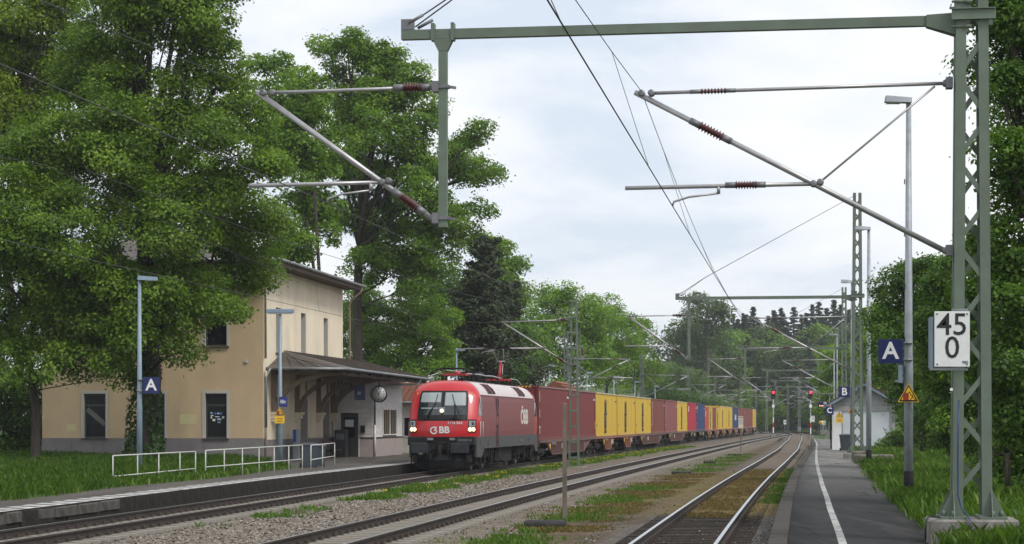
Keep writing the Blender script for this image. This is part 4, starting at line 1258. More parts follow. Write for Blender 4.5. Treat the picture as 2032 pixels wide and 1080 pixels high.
make_tree("hornbeam", "low bright green tree right behind the canopy roof and the locomotive", (px_x(770, 141), 141, .2), .2,
    lobes([(705, 655, 55), (760, 640, 55), (820, 640, 50), (735, 695, 50), (800, 690, 55), (850, 690, 45), (690, 700, 40), (870, 650, 34), (780, 735, 40), (850, 735, 38), (720, 600, 36), (830, 600, 36), (890, 720, 30)], 141, 2.0, 17),
    L_linden2, 46000, .2, .75, 17, split=.4, twigs=30)
make_tree("hornbeam", "dim thicket of young trees filling the gap between the maple and the dark pine", (px_x(880, 150), 150, .2), .2,
    lobes([(880, 600, 45), (860, 560, 40), (910, 560, 35), (890, 650, 50), (930, 700, 50), (690, 560, 28), (660, 640, 36), (1010, 700, 55), (980, 740, 50)], 152, 1.5, 18), L_hazel, 22000, .25, .9, 18, split=.4, twigs=20)
make_tree("birch_tree", "light green tree top showing above the dark pine", (px_x(990, 172), 172, .2), .25,
    lobes([(985, 510, 34), (1010, 540, 28), (965, 495, 26), (1005, 590, 34), (975, 560, 40)], 172, 1.5, 19), L_maple, 10000, .3, 1.0, 19, split=.6, twigs=10)

# --- dark pine with visible trunk
def pine(name, label, base, h, rad, n, seed, lm, size, group=None, tr=.28, bare=.16, bark=None, kind="pine"):
    g = np.random.default_rng(seed); gr = random.Random(seed)
    root = empty(name, base); tag(root, label, "tree", group)
    t = MB(); t.tube([(0, 0, -.3), (0, 0, h * .3), (gr.uniform(-.1, .1), 0, h * .65), (0, 0, h * .97)], [tr, tr * .85, tr * .55, .04], 8)
    pts, nrm = [], []
    nb = 62 if kind == "pine" else 74
    for k in range(nb):
        f = bare + (1 - bare) * (k + .5) / nb
        z = h * f
        L = rad * ((1 - f) / (1 - bare)) ** (.62 if kind == "pine" else .85) * (gr.uniform(.7, 1.1) if kind == "pine" else gr.uniform(.45, 1.25)) * (1 if f > bare + .1 or kind != "pine" else .7)
        if kind == "pine" and f > .8: L = max(L, rad * .3)
        a = k * 2.4 + gr.uniform(-.4, .4)
        d = np.array([math.cos(a), math.sin(a), 0])
        rise = gr.uniform(.05, .3) if kind == "pine" else -gr.uniform(.15, .35)
        tip = np.array([0, 0, z]) + d * L + np.array([0, 0, L * rise])
        t.tube([(0, 0, z), tuple(np.array([0, 0, z]) * .5 + tip * .5 - np.array([0, 0, L * .08])), tuple(tip)], [max(.02, tr * .22 * (1 - f) + .015), .025, .012], 4)
        m = int(n / nb * (L / rad + .25))
        s = g.uniform(.25, 1.0, m) ** .75
        spread = (.34 * L + .12) if kind == "pine" else (.26 * L + .05)
        off = g.normal(size=(m, 3)) * spread * np.array([.55, .55, .26]) * (1.1 - .5 * s)[:, None]
        pts.append(np.array([0, 0, z]) * (1 - s)[:, None] + tip * s[:, None] + off - (np.array([0, 0, .1]) * (np.sin(s * PI) * L)[:, None]))
        nrm.append(unit(g.normal(size=(m, 3)) * .7 + np.array([0, 0, 1.0]) + d * .3))
    t.build("trunk", bark or M_bark, root, fix=False)
    p = np.concatenate(pts); q = np.concatenate(nrm)
    V, F = leaf_quads(p, q, size, .15, .38)
    link("crown", np_mesh("crown", V, F, lm, np.clip(g.normal(.5, .2, len(p)), 0, 1)), root)
    return root
pine("pine_tree", "dark pine with a straight bare lower trunk behind the locomotive", (px_x(957, 146), 146, .2), 15.0, 3.7, 36000, 21, L_pine, .34, bark=M_bark_g, tr=.3, bare=.25)
pine("pine_tree", "second dark pine close behind the first, with fuller lower branches", (px_x(1000, 158), 158, .2), 12.6, 4.2, 26000, 22, L_pine, .36, bark=M_bark_g, bare=.14)

# --- round trees along the station road behind the train
rows = [("broad round maple behind the ladder mast, nearest of the avenue", 1110, 206, [(1080, 620, 48), (1130, 620, 50), (1060, 680, 50), (1120, 690, 62), (1175, 640, 46), (1160, 700, 50), (1090, 740, 50), (1150, 740, 45), (1050, 730, 40), (1100, 595, 30)], 30000, L_linden2),
        ("second round maple of the avenue behind the containers", 1205, 232, [(1195, 625, 38), (1230, 660, 40), (1190, 690, 44), (1240, 710, 40), (1215, 745, 40), (1180, 740, 34)], 18000, L_linden2),
        ("darker round tree at the avenue's far end, above the yellow containers", 1262, 262, [(1250, 660, 30), (1275, 700, 32), (1255, 720, 36), (1285, 745, 30), (1240, 760, 30), (1268, 660, 22)], 14000, L_maple),
        ("low dark bush between the avenue and the pale willow", 1300, 290, [(1300, 770, 34), (1330, 790, 30), (1290, 745, 26), (1350, 800, 22)], 9000, L_hazel)]
for i, (lab, px, Y, ls, n, lm) in enumerate(rows):
    make_tree("avenue_tree", lab, (px_x(px, Y), Y, .2), .25, lobes(ls, Y, 2.0, 30 + i), lm, n, .28, .95, 30 + i, group="round trees behind the train", split=.4, twigs=20, cat="tree")
make_tree("willow_bush", "pale grey green willow bush above the crimson and navy containers", (px_x(1352, 300), 300, .2), .2,
    lobes([(1340, 750, 30), (1375, 765, 34), (1310, 765, 26), (1350, 790, 40), (1395, 795, 28), (1320, 800, 30), (1375, 815, 34), (1420, 815, 26)], 300, 2.0, 36), L_willow, 14000, .34, 1.1, 36, cat="bush", split=.3, twigs=12)
# --- shrubs on the bank and trees on the platform side
side = [("large dark tree overhanging the lattice mast, only its hanging branches in view", 2160, 44, [(2030, 40, 70), (1985, 20, 34), (2000, 120, 50), (1990, 170, 30), (2050, 150, 70), (2040, 260, 50), (2005, 330, 32), (2040, 420, 60), (2090, 330, 70)], 36000, L_hazel, .115, .55, .3, "tree"),
        ("broad leaved hazel bush close behind the mast's foot", 2000, 44, [(1985, 480, 50), (2030, 540, 60), (1990, 600, 60), (2030, 680, 60), (1980, 720, 55), (2030, 790, 60), (2000, 860, 45), (2060, 620, 70), (1985, 920, 36), (2030, 900, 50), (1975, 800, 45)], 32000, L_hazel, .115, .5, .03, "bush"),
        ("tall hazel thicket between the mast and the lamp post", 1930, 62, [(1900, 560, 45), (1940, 520, 50), (1900, 640, 55), (1950, 620, 60), (1880, 720, 50), (1930, 720, 60), (1900, 790, 55), (1950, 800, 50), (1870, 600, 36), (1860, 660, 40), (1905, 850, 35), (1935, 880, 36), (1885, 880, 26), (1965, 870, 40)], 42000, L_hazel, .13, .5, .035, "bush"),
        ("feathery bush behind the upright of the letter A post", 1830, 78, [(1800, 560, 34), (1770, 590, 34), (1830, 590, 45), (1850, 640, 45), (1790, 640, 45), (1760, 650, 32), (1830, 700, 50), (1850, 760, 50), (1800, 720, 45), (1760, 700, 36), (1840, 820, 45), (1800, 800, 40), (1865, 860, 34), (1850, 540, 22)], 44000, L_hazel, .135, .55, .035, "bush"),
        ("lighter thicket above the hut roof", 1760, 140, [(1755, 640, 30), (1735, 680, 30), (1770, 690, 36), (1760, 740, 40), (1800, 720, 44), (1800, 780, 40), (1740, 720, 24)], 18000, L_linden2, .22, .75, .04, "bush"),
        ("low rounded bush at the hut's bank side", 1775, 118, [(1785, 870, 20), (1800, 880, 24), (1765, 885, 16), (1812, 860, 20)], 5000, L_hazel, .16, .4, .03, "bush"),
        ("bright young bush between the far masts and the hut", 1648, 215, [(1640, 720, 24), (1655, 760, 24), (1640, 800, 24), (1665, 700, 20), (1625, 770, 18), (1655, 820, 20), (1680, 740, 22), (1690, 790, 26)], 12000, L_linden2, .28, .9, .04, "bush")]
for i, (lab, px, Y, ls, n, lm, s, rc, tr, cat) in enumerate(side):
    zb = px_z(885, Y) if Y > 50 else 1.0
    make_tree("hazel_bush" if cat == "bush" else "oak_tree", lab, (px_x(px, Y), Y, max(.3, min(2.5, zb))), tr, lobes(ls, Y, 1.6 if Y > 70 else 1.2, 50 + i), lm, n, s, rc, 50 + i, group="bushes on the bank" if cat == "bush" else None, cat=cat, split=.35, twigs=40, fork=3 if cat == "bush" else 1)

# --- wooded hill far down the line, tree by tree
def wood_tree_mesh(seed, n, lm):
    r = make_tree("deciduous_tree", "x", (0, 0, 0), .35, [(0, 0, 11, 4.2, 4.2, 4.6), (-2.6, .5, 8.5, 3.0, 3, 3.2), (2.4, -.8, 9, 3.1, 3, 3.4), (.4, 1.5, 6, 3.8, 3.8, 3), (.6, -2, 13.5, 2.6, 2.6, 2.8)], lm, n, .62, 1.5, seed, split=.55, twigs=10)
    return r
far_lab = {"spruce_tree": "tall dark spruce", "deciduous_tree": "rounded leafy tree"}
protos = {"spruce_tree": [pine("spruce_tree", "x", (0, 0, 0), 20, 3.4, 9000, 70 + i, L_spruce, .66, tr=.25, bare=.08, kind="spruce") for i in range(3)],
          "deciduous_tree": [wood_tree_mesh(80, 4200, L_far), wood_tree_mesh(81, 4200, L_maple)]}
pmap = {k: [(p, child_map(p)) for p in v] for k, v in protos.items()}
used = set()
def far_tree(kind, x, y, z, sc, label, group):
    i = rnd.randrange(len(pmap[kind]))
    p, cm = pmap[kind][i]
    if p.name not in used: o = p; used.add(p.name)
    else: o = copy_tree(p, cm)
    o.location = (x, y, z); o.rotation_euler = (0, 0, rnd.uniform(0, 6.28)); wd = rnd.uniform(1.25, 1.9) if kind == 'spruce_tree' else rnd.uniform(.85, 1.1)
    o.scale = (sc * wd, sc * wd, sc)
    tag(o, label, "tree", group)
    return o
top = [(1440, 640), (1455, 625), (1475, 640), (1495, 610), (1505, 655), (1520, 650), (1535, 630), (1550, 612), (1562, 640), (1575, 610), (1590, 625), (1600, 622), (1612, 605), (1625, 600), (1640, 612), (1655, 596), (1668, 605), (1685, 615), (1700, 620), (1715, 612), (1730, 640), (1480, 625), (1545, 640), (1632, 625)]
for i, (px, py) in enumerate(top):
    Y = rnd.uniform(440, 500); x = px_x(px, Y); z = hill_z(x, Y); h = px_z(py, Y) - z
    far_tree("spruce_tree", x, Y, z, h / 20, "dark spruce standing on the skyline of the wooded hill", "spruces on the wooded hill")
for i in range(30):
    Y = rnd.uniform(450, 500); px = rnd.uniform(1430, 1765); x = px_x(px, Y); z = hill_z(x, Y); h = px_z(rnd.uniform(616, 655), Y) - z
    far_tree('spruce_tree', x, Y, z, h / 20, 'dark spruce standing on the skyline of the wooded hill', 'spruces on the wooded hill')
for i in range(34):
    Y = rnd.uniform(438, 470); px = rnd.uniform(1425, 1760); x = px_x(px, Y); z = hill_z(x, Y); h = px_z(rnd.uniform(648, 692), Y) - z
    if i % 3: far_tree('deciduous_tree', x, Y, z, h / 15.5, 'leafy tree high on the wooded hill among the spruces', 'leafy trees on the wooded hill')
    else: far_tree('spruce_tree', x, Y, z, h / 20, 'dark spruce standing on the skyline of the wooded hill', 'spruces on the wooded hill')
for i in range(30):
    Y = rnd.uniform(405, 445); px = rnd.uniform(1420, 1760); x = px_x(px, Y); z = hill_z(x, Y)
    py = rnd.uniform(665, 735)
    h = px_z(py, Y) - z
    if rnd.random() < .45: far_tree("spruce_tree", x, Y, z, h / 20, "dark spruce low on the slope of the wooded hill", "lower spruces on the wooded hill")
    else: far_tree("deciduous_tree", x, Y, z, h / 15.5, "leafy tree on the slope of the wooded hill", "leafy trees on the wooded hill")
for i in range(26):
    px = 1425 + i * 13 + rnd.uniform(-4, 4); Y = rnd.uniform(375, 402); x = px_x(px, Y)
    h = px_z(rnd.uniform(770, 815), Y) + .3
    far_tree("deciduous_tree", x, Y + (18 if 1480 < px < 1600 else 0), -.3, h / 15.5, "low leafy tree where the tracks curve out of sight", "trees at the foot of the wooded hill")
make_tree("poplar_tree", "tall round crowned tree standing apart with its bare pale trunk, before the wooded hill", (px_x(1402, 390), 390, 0), .42,
    lobes([(1400, 612, 28, 1.3, .8), (1372, 640, 28), (1425, 635, 24), (1350, 680, 22), (1385, 670, 32), (1420, 668, 22), (1352, 720, 22), (1378, 715, 28), (1350, 760, 24), (1385, 605, 18), (1440, 615, 16)], 390, 3, 90), L_far, 12000, .5, 1.6, 90, split=.75, bark=M_bark_g, twigs=30, inner=.4)
for i, (px, py) in enumerate(((1352, 650), (1340, 690), (1375, 690), (1360, 730), (1425, 680), (1440, 700))):
    Y = 400 + i * 3; x = px_x(px, Y)
    far_tree("spruce_tree" if i in (1,) else "deciduous_tree", x, Y, .2, (px_z(py, Y) - .2) / (20 if i in (1,) else 15.5), "leafy tree round the foot of the tall round crowned tree" if i != 1 else "single spruce at the edge of the tall round crowned tree", "trees round the tall round crowned tree")

# ------------------------------------------------------------------ grass, weeds and loose stones
def blades(name, pts, h, n_blade, mat_, seed, spread=.09, width=.016, tintb=.5, parent=None, broad=False):
    g = np.random.default_rng(seed)
    pts = np.asarray(pts); k = len(pts)
    P0 = np.repeat(pts, n_blade, 0) + np.concatenate([g.normal(size=(k * n_blade, 2)) * spread, np.zeros((k * n_blade, 1))], 1)
    m = len(P0)
    hh = h * g.uniform(.45, 1.25, m) * np.repeat(g.uniform(.7, 1.25, k), n_blade)
    a = g.uniform(0, 2 * PI, m); lean = g.uniform(.1, .75, m) * hh
    dx = np.stack([np.cos(a), np.sin(a), np.zeros(m)], 1); sx = np.stack([-np.sin(a), np.cos(a), np.zeros(m)], 1)
    w = width * g.uniform(.7, 1.5, m)
    up = np.array([0, 0, 1.0])
    A = P0 - sx * w[:, None] * .5; Bp = P0 + sx * w[:, None] * .5
    mid = P0 + up * (hh * .62)[:, None] + dx * (lean * .35)[:, None]
    C_ = mid + sx * w[:, None] * (.9 if broad else .42); D_ = mid - sx * w[:, None] * (.9 if broad else .42)
    T_ = P0 + up * hh[:, None] * .95 + dx * lean[:, None]
    V = np.stack([A, Bp, C_, T_, D_], 1).reshape(-1, 3)
    F = np.arange(5 * m).reshape(m, 5)
    tint = np.clip(np.repeat(g.normal(tintb, .16, k), n_blade) + g.normal(0, .14, m), 0, 1)
    return stuff(link(name, np_mesh(name, V, F, mat_, tint), parent))

gp = np.random.default_rng(44)
# lawn
pts = []
for _ in range(12500):
    Y = gp.uniform(40, 92); tt = -(gp.uniform(0, 1) ** 1.2) * 17
    x, y = track(1, Y, lawn_edge(Y) + tt)
    if x < px_x(-60, y): continue
    z = lift(Y) + float(np.interp(-tt, [0, .6, 1.6, 3, 5, 8, 12, 25], [0, .05, .08, .12, .16, .2, .25, .4])) + (lawn_h(x, y) if tt < -.5 else 0) - .02
    pts.append((x, y, z))
blades("lawn_grass", pts, .27, 8, L_grass, 1, .11, .02)
# verge beside the near platform
pts = []
for _ in range(16000):
    Y = 30 + gp.uniform(0, 1) ** 1.5 * 110; tt = gp.uniform(0, 1) ** 1.35 * 9 + .03
    x, y = track(3, Y, EDGE_R + plat_w(Y) + tt)
    if x > px_x(2100, y): continue
    pts.append((x, y, verge_z(tt) - .02))
blades("verge_grass", pts, .26, 8, L_grass, 2, .10, .02)
pts = []
for _ in range(1700):
    Y = 30 + gp.uniform(0, 1) ** 1.4 * 90; tt = gp.uniform(.2, 8)
    x, y = track(3, Y, EDGE_R + plat_w(Y) + tt); pts.append((x, y, verge_z(tt) - .02))
blades("verge_weeds", pts, .34, 9, L_grass, 3, .12, .026, .6, broad=True)
# weeds between tracks 1 and 2: clumped strips
def patch(k, y0, y1, t0, t1, n, dens_seed, thr=.5, z=BED_Z):
    out = []
    g = np.random.default_rng(dens_seed)
    ph = g.uniform(0, 6.28, 6)
    while len(out) < n:
        Y = g.uniform(y0, y1); t = g.normal((t0 + t1) / 2, (t1 - t0) / 3.2)
        v = .5 + .28 * math.sin(Y * .55 + ph[0]) + .22 * math.sin(Y * 1.3 + ph[1] + t) + .15 * math.sin(Y * 2.9 + ph[2] - t * 2)
        if v < thr or g.uniform() > v + .2: continue
        x, y = track(k, Y, t); out.append((x, y, z - .01))
    return out
blades("track_weeds", patch(1, 62, 100, 1.55, 2.7, 1250, 4, .5), .17, 11, L_grass, 4, .11, .016, .55, broad=True)
blades("track_weeds", patch(1, 100, 190, 1.5, 2.9, 1200, 5, .45), .17, 9, L_grass, 5, .14, .026, .55, broad=True)
blades("track_weeds", patch(1, 46, 60, 1.6, 2.6, 55, 6, .66), .14, 9, L_grass, 6, .09, .016, .5, broad=True)
blades("track_weeds", patch(2, 41, 78, 2.2, 4.0, 1000, 7, .42, -.29), .12, 7, L_grass, 7, .09, .02, .5)
blades("track_weeds", patch(2, 95, 150, 2.4, 4.6, 520, 8, .55, -.28), .13, 8, L_grass, 8, .13, .022, .5)
blades("track_weeds", patch(3, 60, 104, .95, 1.6, 1500, 9, .2, -.2), .08, 8, L_grass, 9, .07, .016, .3)
blades("track_weeds", patch(2, 36, 46, 2.4, 3.3, 160, 10, .6, -.28), .15, 8, L_grass, 10, .06, .02, .6)
blades("moss_carpet", patch(3, 51, 100, -.72, .72, 5200, 11, .05, -.19), .075, 7, L_dry, 11, .08, .026, .45)
blades("moss_carpet", patch(2, 46, 96, 2.6, 5.0, 4600, 12, .4, -.27), .07, 7, L_dry, 12, .09, .026, .45)
pts = [(p[0], p[1], p[2] + .13) for p in patch(1, 66, 190, 1.5, 2.8, 260, 31, .5)]
blades("yellow_flowers", pts, .05, 3, leaf_mat("flower_yellow", (.45, .33, .01), (.6, .45, .02), (.7, .55, .05)), 31, .08, .04, .5, broad=True)
# platform foot weeds
pts = []
for _ in range(420):
    Y = gp.uniform(58, 88); x, y = track(1, Y, lawn_edge(Y) + gp.uniform(-.25, .05)); pts.append((x, y, lift(Y)))
blades("edge_weeds", pts, .2, 10, L_grass, 13, .09, .022, .65, broad=True)

def stones(name, pts, smin, smax, mats, seed):
    g = np.random.default_rng(seed)
    base = np.array([(1, 0, .1), (.3, .95, -.1), (-.8, .6, .15), (-.85, -.55, -.05), (.25, -.95, .1), (.1, .1, .85), (0, 0, -.8)])
    fc = np.array([(0, 1, 5), (1, 2, 5), (2, 3, 5), (3, 4, 5), (4, 0, 5)])
    pts = np.asarray(pts); n = len(pts)
    s = g.uniform(smin, smax, n)
    V = base[None] * (1 + g.normal(0, .2, (n, 7, 3))) * s[:, None, None] * np.array([1, .85, .75])
    a = g.uniform(0, 2 * PI, n); b = g.normal(0, .5, n)
    ca, sa, cb, sb = np.cos(a)[:, None], np.sin(a)[:, None], np.cos(b)[:, None], np.sin(b)[:, None]
    y2 = V[:, :, 1] * cb - V[:, :, 2] * sb; z2 = V[:, :, 1] * sb + V[:, :, 2] * cb
    x3 = V[:, :, 0] * ca - y2 * sa; y3 = V[:, :, 0] * sa + y2 * ca
    V = np.stack([x3, y3, z2], 2) + pts[:, None, :]
    F = (fc[None] + 7 * np.arange(n)[:, None, None]).reshape(-1, 3)
    return stuff(link(name, np_mesh(name, V.reshape(-1, 3), F, mats, np.repeat(g.uniform(0, 1, n), 5))))
def stone_mat(name, stops):
    m = bpy.data.materials.new(name); t = NT(m)
    at = t.n.new("ShaderNodeAttribute"); at.attribute_name = "tint"
    t.link(t.ramp(at.outputs["Fac"], stops).outputs[0], t.bsdf.inputs["Base Color"]); t.bsdf.inputs["Roughness"].default_value = .95
    return m
M_st_l = stone_mat("pale_ballast_stones", [(0, (.085, .066, .05)), (.3, (.165, .132, .10)), (.6, (.22, .188, .152)), (.85, (.19, .172, .152)), (1, (.36, .33, .29))])
M_st_d = stone_mat("dark_ballast_stones", [(0, (.035, .03, .026)), (.5, (.09, .082, .074)), (.85, (.16, .15, .14)), (1, (.32, .31, .30))])
pts = []
for _ in range(56000):
    Y = 36 + gp.uniform(0, 1) ** 1.6 * 55; u = gp.uniform(-4.75, 2.7)
    if abs(u) < 1.3:
        if gp.uniform() < .45: continue
    x, y = P(Y, u)
    if abs(abs(u) - .7535) < .1: continue
    pts.append((x, y, BED_Z + gp.uniform(-.02, .012) + (.0 if abs(u) < 1.35 else .012 if u < 0 else -.04)))
stones("pale_gravel", pts, .025, .052, M_st_l, 21)
pts = []
for _ in range(26000):
    Y = 34 + gp.uniform(0, 1) ** 1.7 * 45; u = gp.uniform(-2.2, 1.7)
    if abs(abs(u) - .7535) < .1: continue
    if abs(u) < .7 and Y > 54: continue
    if u < -1.0 and gp.uniform() < .35 * (-u): continue
    x, y = track(3, Y, u); pts.append((x, y, (-.205 if abs(u) < 1.3 else -.24 if u < 0 else -.215) + gp.uniform(-.025, .01)))
stones("dark_gravel", pts, .018, .042, M_st_d, 22)
pts = []
for _ in range(9000):
    Y = 40 + gp.uniform(0, 1) ** 1.4 * 50; u = gp.uniform(-1.6, 1.5)
    if abs(abs(u) - .7535) < .1: continue
    x, y = track(1, Y, u); pts.append((x, y, BED_Z + gp.uniform(-.03, .012)))
stones("sooty_gravel", pts, .025, .05, M_st_d, 23)
# ================================================================== train
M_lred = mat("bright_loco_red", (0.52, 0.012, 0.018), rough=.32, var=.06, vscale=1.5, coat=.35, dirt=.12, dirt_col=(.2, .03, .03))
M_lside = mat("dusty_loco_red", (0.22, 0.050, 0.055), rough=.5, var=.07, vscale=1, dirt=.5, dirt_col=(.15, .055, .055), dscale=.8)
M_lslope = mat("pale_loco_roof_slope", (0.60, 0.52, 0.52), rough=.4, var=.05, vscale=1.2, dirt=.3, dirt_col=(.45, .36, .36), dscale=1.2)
M_lroof = mat("grimy_loco_roof", (0.26, 0.22, 0.21), rough=.7, var=.15)
M_lgrey = mat("dark_grey_loco_frame", (0.075, 0.075, 0.077), spec=.3, rough=.6, var=.15, vscale=2, dirt=.5, dirt_col=(.05, .045, .04))
M_lblack = mat("loco_black", (0.009, 0.009, 0.010), spec=.3, rough=.55, var=.3, vscale=3)
M_under = mat("running_gear_grime", (0.026, 0.023, 0.021), spec=.2, rough=.9, var=.4, vscale=4)
M_wheel = mat("worn_wheel_steel", (0.10, 0.09, 0.085), rough=.5, metal=.5, var=.25)
M_wind = mat("windscreen_glass", (0.02, 0.026, 0.03), rough=.04, var=.1, spec=.9)
M_blind = mat("pale_cab_blind", (0.34, 0.38, 0.39), rough=.25, var=.08, vscale=1.5, spec=.8)
M_lamp = emit_mat("warm_headlight", (1.0, .64, .28), 1.9, (.9, .85, .7))
M_lampd = mat("headlight_reflector", (.30, .33, .35), rough=.12, metal=.6, var=.2, vscale=10)
M_panto_red = mat("pantograph_red", (.42, .02, .03), rough=.45, var=.1)
M_steelgrey = mat("grey_tube_steel", (.5, .51, .52), rough=.45, metal=.5, var=.12)

def on_track(k, Yf, length):
    """place something of a given length on a curved track: (front point, heading, rear Y)"""
    a = at_y(k, Yf)
    y = Yf + length
    for _ in range(8):
        b = at_y(k, y); d = math.hypot(b[0] - a[0], b[1] - a[1]); y += length - d
    b = at_y(k, y)
    return a, math.atan2(b[0] - a[0], b[1] - a[1]), y

LOCO_Y = 88.6
a, hd, yr_ = on_track(1, LOCO_Y, 19.3)
loco = empty("electric_locomotive", (a[0], a[1], 0), -hd)
tag(loco, "bright red electric locomotive with lit headlights and one raised pantograph", "locomotive")
LL = 19.2
# outline: (height, how far the face leans back, half width)
LV = [(1.50, .02, 1.47), (1.75, .0, 1.49), (2.15, .03, 1.50), (2.30, .08, 1.50), (2.7, .25, 1.49), (3.05, .41, 1.475), (3.30, .53, 1.45), (3.50, .64, 1.36), (3.66, .76, 1.24), (3.80, .92, 1.08), (3.90, 1.12, .88), (3.96, 1.4, .62)]
def lv(z):
    zs = [q[0] for q in LV]
    return float(np.interp(z, zs, [q[1] for q in LV])), float(np.interp(z, zs, [q[2] for q in LV]))
def face_pt(u, z, o=0.0):
    """point of the nose at sideways fraction u (-1..1)"""
    p, w = lv(z)
    x = u * w; y = p + .42 * abs(u) ** 3.2
    return (x, y - o, z)
us = [-1, -.97, -.92, -.85, -.75, -.6, -.4, -.2, 0, .2, .4, .6, .75, .85, .92, .97, 1]
zs_ = [1.5, 1.6, 1.75, 1.95, 2.15, 2.24, 2.3, 2.5, 2.7, 2.9, 3.05, 3.2, 3.30, 3.4, 3.50, 3.58, 3.66, 3.73, 3.80, 3.85, 3.90, 3.93, 3.96]
b = MB()
CABY = 1.55
for end in (0, 1):
    def E(p): return p if end == 0 else (-p[0], LL - p[1], p[2])
    b = MB()
    rows = []
    for z in zs_:
        r = [face_pt(u, z) for u in us]
        p, w = lv(z); yend = CABY if z < 3.3 else CABY + .35 * (z - 3.3)
        yend = max(yend, p + .47)
        r = [(r[0][0], yend, z)] + r + [(r[-1][0], yend, z)]
        rows.append([E(q) for q in r])
    i = len(b.v); n = len(rows[0])
    for r in rows: b.v += r
    for a_ in range(len(rows) - 1):
        for k in range(n - 1):
            b.f.append((i + a_ * n + k, i + a_ * n + k + 1, i + (a_ + 1) * n + k + 1, i + (a_ + 1) * n + k)); b.m.append(0); b.s.append(True)
    b.f.append(tuple(i + (len(rows) - 1) * n + k for k in range(n))); b.m.append(0); b.s.append(False)
    cabf = b.build("cab_front", [M_lred], loco)
def side_strip(z0, z1, y0, y1, m, name, o=0.0, par=None):
    for s in (-1, 1):
        b = MB(); zz = [z0] + [z for z in zs_ if z0 < z < z1] + [z1]
        L_ = [(s * (lv(z)[1] + o), y0, z) for z in zz]; R_ = [(s * (lv(z)[1] + o), y1, z) for z in zz]
        for k in range(len(zz) - 1): b.face([L_[k], R_[k], R_[k + 1], L_[k + 1]], 0, True)
        b.build(name, m, par or loco)
side_strip(1.5, 3.30, CABY, LL - CABY, M_lside, "side_panel")
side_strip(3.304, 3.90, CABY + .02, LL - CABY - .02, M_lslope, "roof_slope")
b = MB(); w1, w2 = lv(3.9)[1], lv(3.96)[1]
for (xa, za, xb, zb) in ((-w1, 3.9, -w2, 3.96), (-w2, 3.96, w2, 3.985), (w2, 3.96, w1, 3.9)):
    b.face([(xa, CABY, za), (xb, CABY, zb), (xb, LL - CABY, zb), (xa, LL - CABY, za)])
lroof = b.build("roof", M_lroof, loco, fix=False)
b = MB()
for z, o in ((3.30, .012), (3.315, .012)): pass
for s in (-1, 1): b.bar((s * 1.455, CABY, 3.31), (s * 1.455, LL - CABY, 3.31), .025, .05)
b.build("roof_rail", M_lside, loco)
# dirty-red cab side panel behind the bright nose, window, door seam
for s in (-1, 1):
    for (y0, y1) in ((CABY + .001, 2.5), (LL - 2.5, LL - CABY - .001)): pass
    b = MB()
    q = [(.62, 2.42), (1.5, 2.42), (1.5, 3.22), (1.12, 3.22), (.92, 3.05)]
    def sp(y, z, o): return (s * (lv(z)[1] + o), y, z)
    b.rings([[sp(y, z, .004) for y, z in q], [sp(y, z, .018) for y, z in q]])
    b.build("side_window", M_wind, loco)
    b = MB(); qq = [(LL - .62 - .3, 2.42), (LL - 1.5, 2.42), (LL - 1.5, 3.22), (LL - 1.12, 3.22), (LL - .95, 3.05)]
    b.rings([[sp(y, z, .004) for y, z in qq], [sp(y, z, .018) for y, z in qq]])
    b.build("side_window", M_wind, loco)
    b = MB()
    for y in (5.55, 6.15): b.bar((s * 1.497, y, 1.02), (s * 1.492, y, 3.26), .05, .02, up=(s, 0, 0))
    b.bar((s * 1.49, 5.85, 1.1), (s * 1.487, 5.85, 3.2), .42, .012, up=(s, 0, 0))
    for z in (1.2, 1.9, 2.4): b.box(min(s * 1.5, s * 1.53), max(s * 1.5, s * 1.53), 5.8, 5.9, z, z + .12)
    b.build("cable_duct", mat("dark_duct", (.06, .018, .02), rough=.6), loco)
    b = MB(); b.tube([(s * 1.5, .78, 1.5), (s * 1.58, .80, 1.53), (s * 1.58, .82, 2.15), (s * 1.5, .86, 2.18)], .018, 6); b.tube([(s * 1.5, 1.46, 1.5), (s * 1.58, 1.46, 1.53), (s * 1.58, 1.46, 2.15), (s * 1.5, 1.46, 2.18)], .018, 6)
    b.build("handrail", M_steelgrey, loco)
    # roof vents on the pale slope
    for yc in (4.2, 5.3, 13.4, 14.5):
        f = MB()
        za, zb = 3.40, 3.84
        def vp(y, z, o): return (s * (lv(z)[1] + o * .75), y, z + o * .6)
        zz = [za, 3.5, 3.66, zb]
        for (ya, yb) in ((yc - .42, yc - .3), (yc + .3, yc + .42)):
            for k in range(3): f.rings([[vp(ya, zz[k], .004), vp(yb, zz[k], .004), vp(yb, zz[k + 1], .004), vp(ya, zz[k + 1], .004)], [vp(ya, zz[k], .045), vp(yb, zz[k], .045), vp(yb, zz[k + 1], .045), vp(ya, zz[k + 1], .045)]])
        fr_ = f.build("roof_vent", mat("vent_red", (.13, .03, .035), rough=.5), loco)
        g2 = MB()
        for k in range(3): g2.face([vp(yc - .3, zz[k], .02), vp(yc + .3, zz[k], .02), vp(yc + .3, zz[k + 1], .02), vp(yc - .3, zz[k + 1], .02)])
        for k in range(7):
            z = za + .03 + k * .06; g2.bar(vp(yc - .3, z, .035), vp(yc + .3, z, .035), .02, .012)
        g2.build("grille", M_lblack, fr_, fix=False)
    text("side_lettering", "ÖBB", 1.0, mat("weathered_white_letters", (.66, .62, .57), rough=.7, var=.1), loco, (s * 1.502, 14.2, 2.36), (R(90), 0, R(90 * s)), .03, sx=1.25)
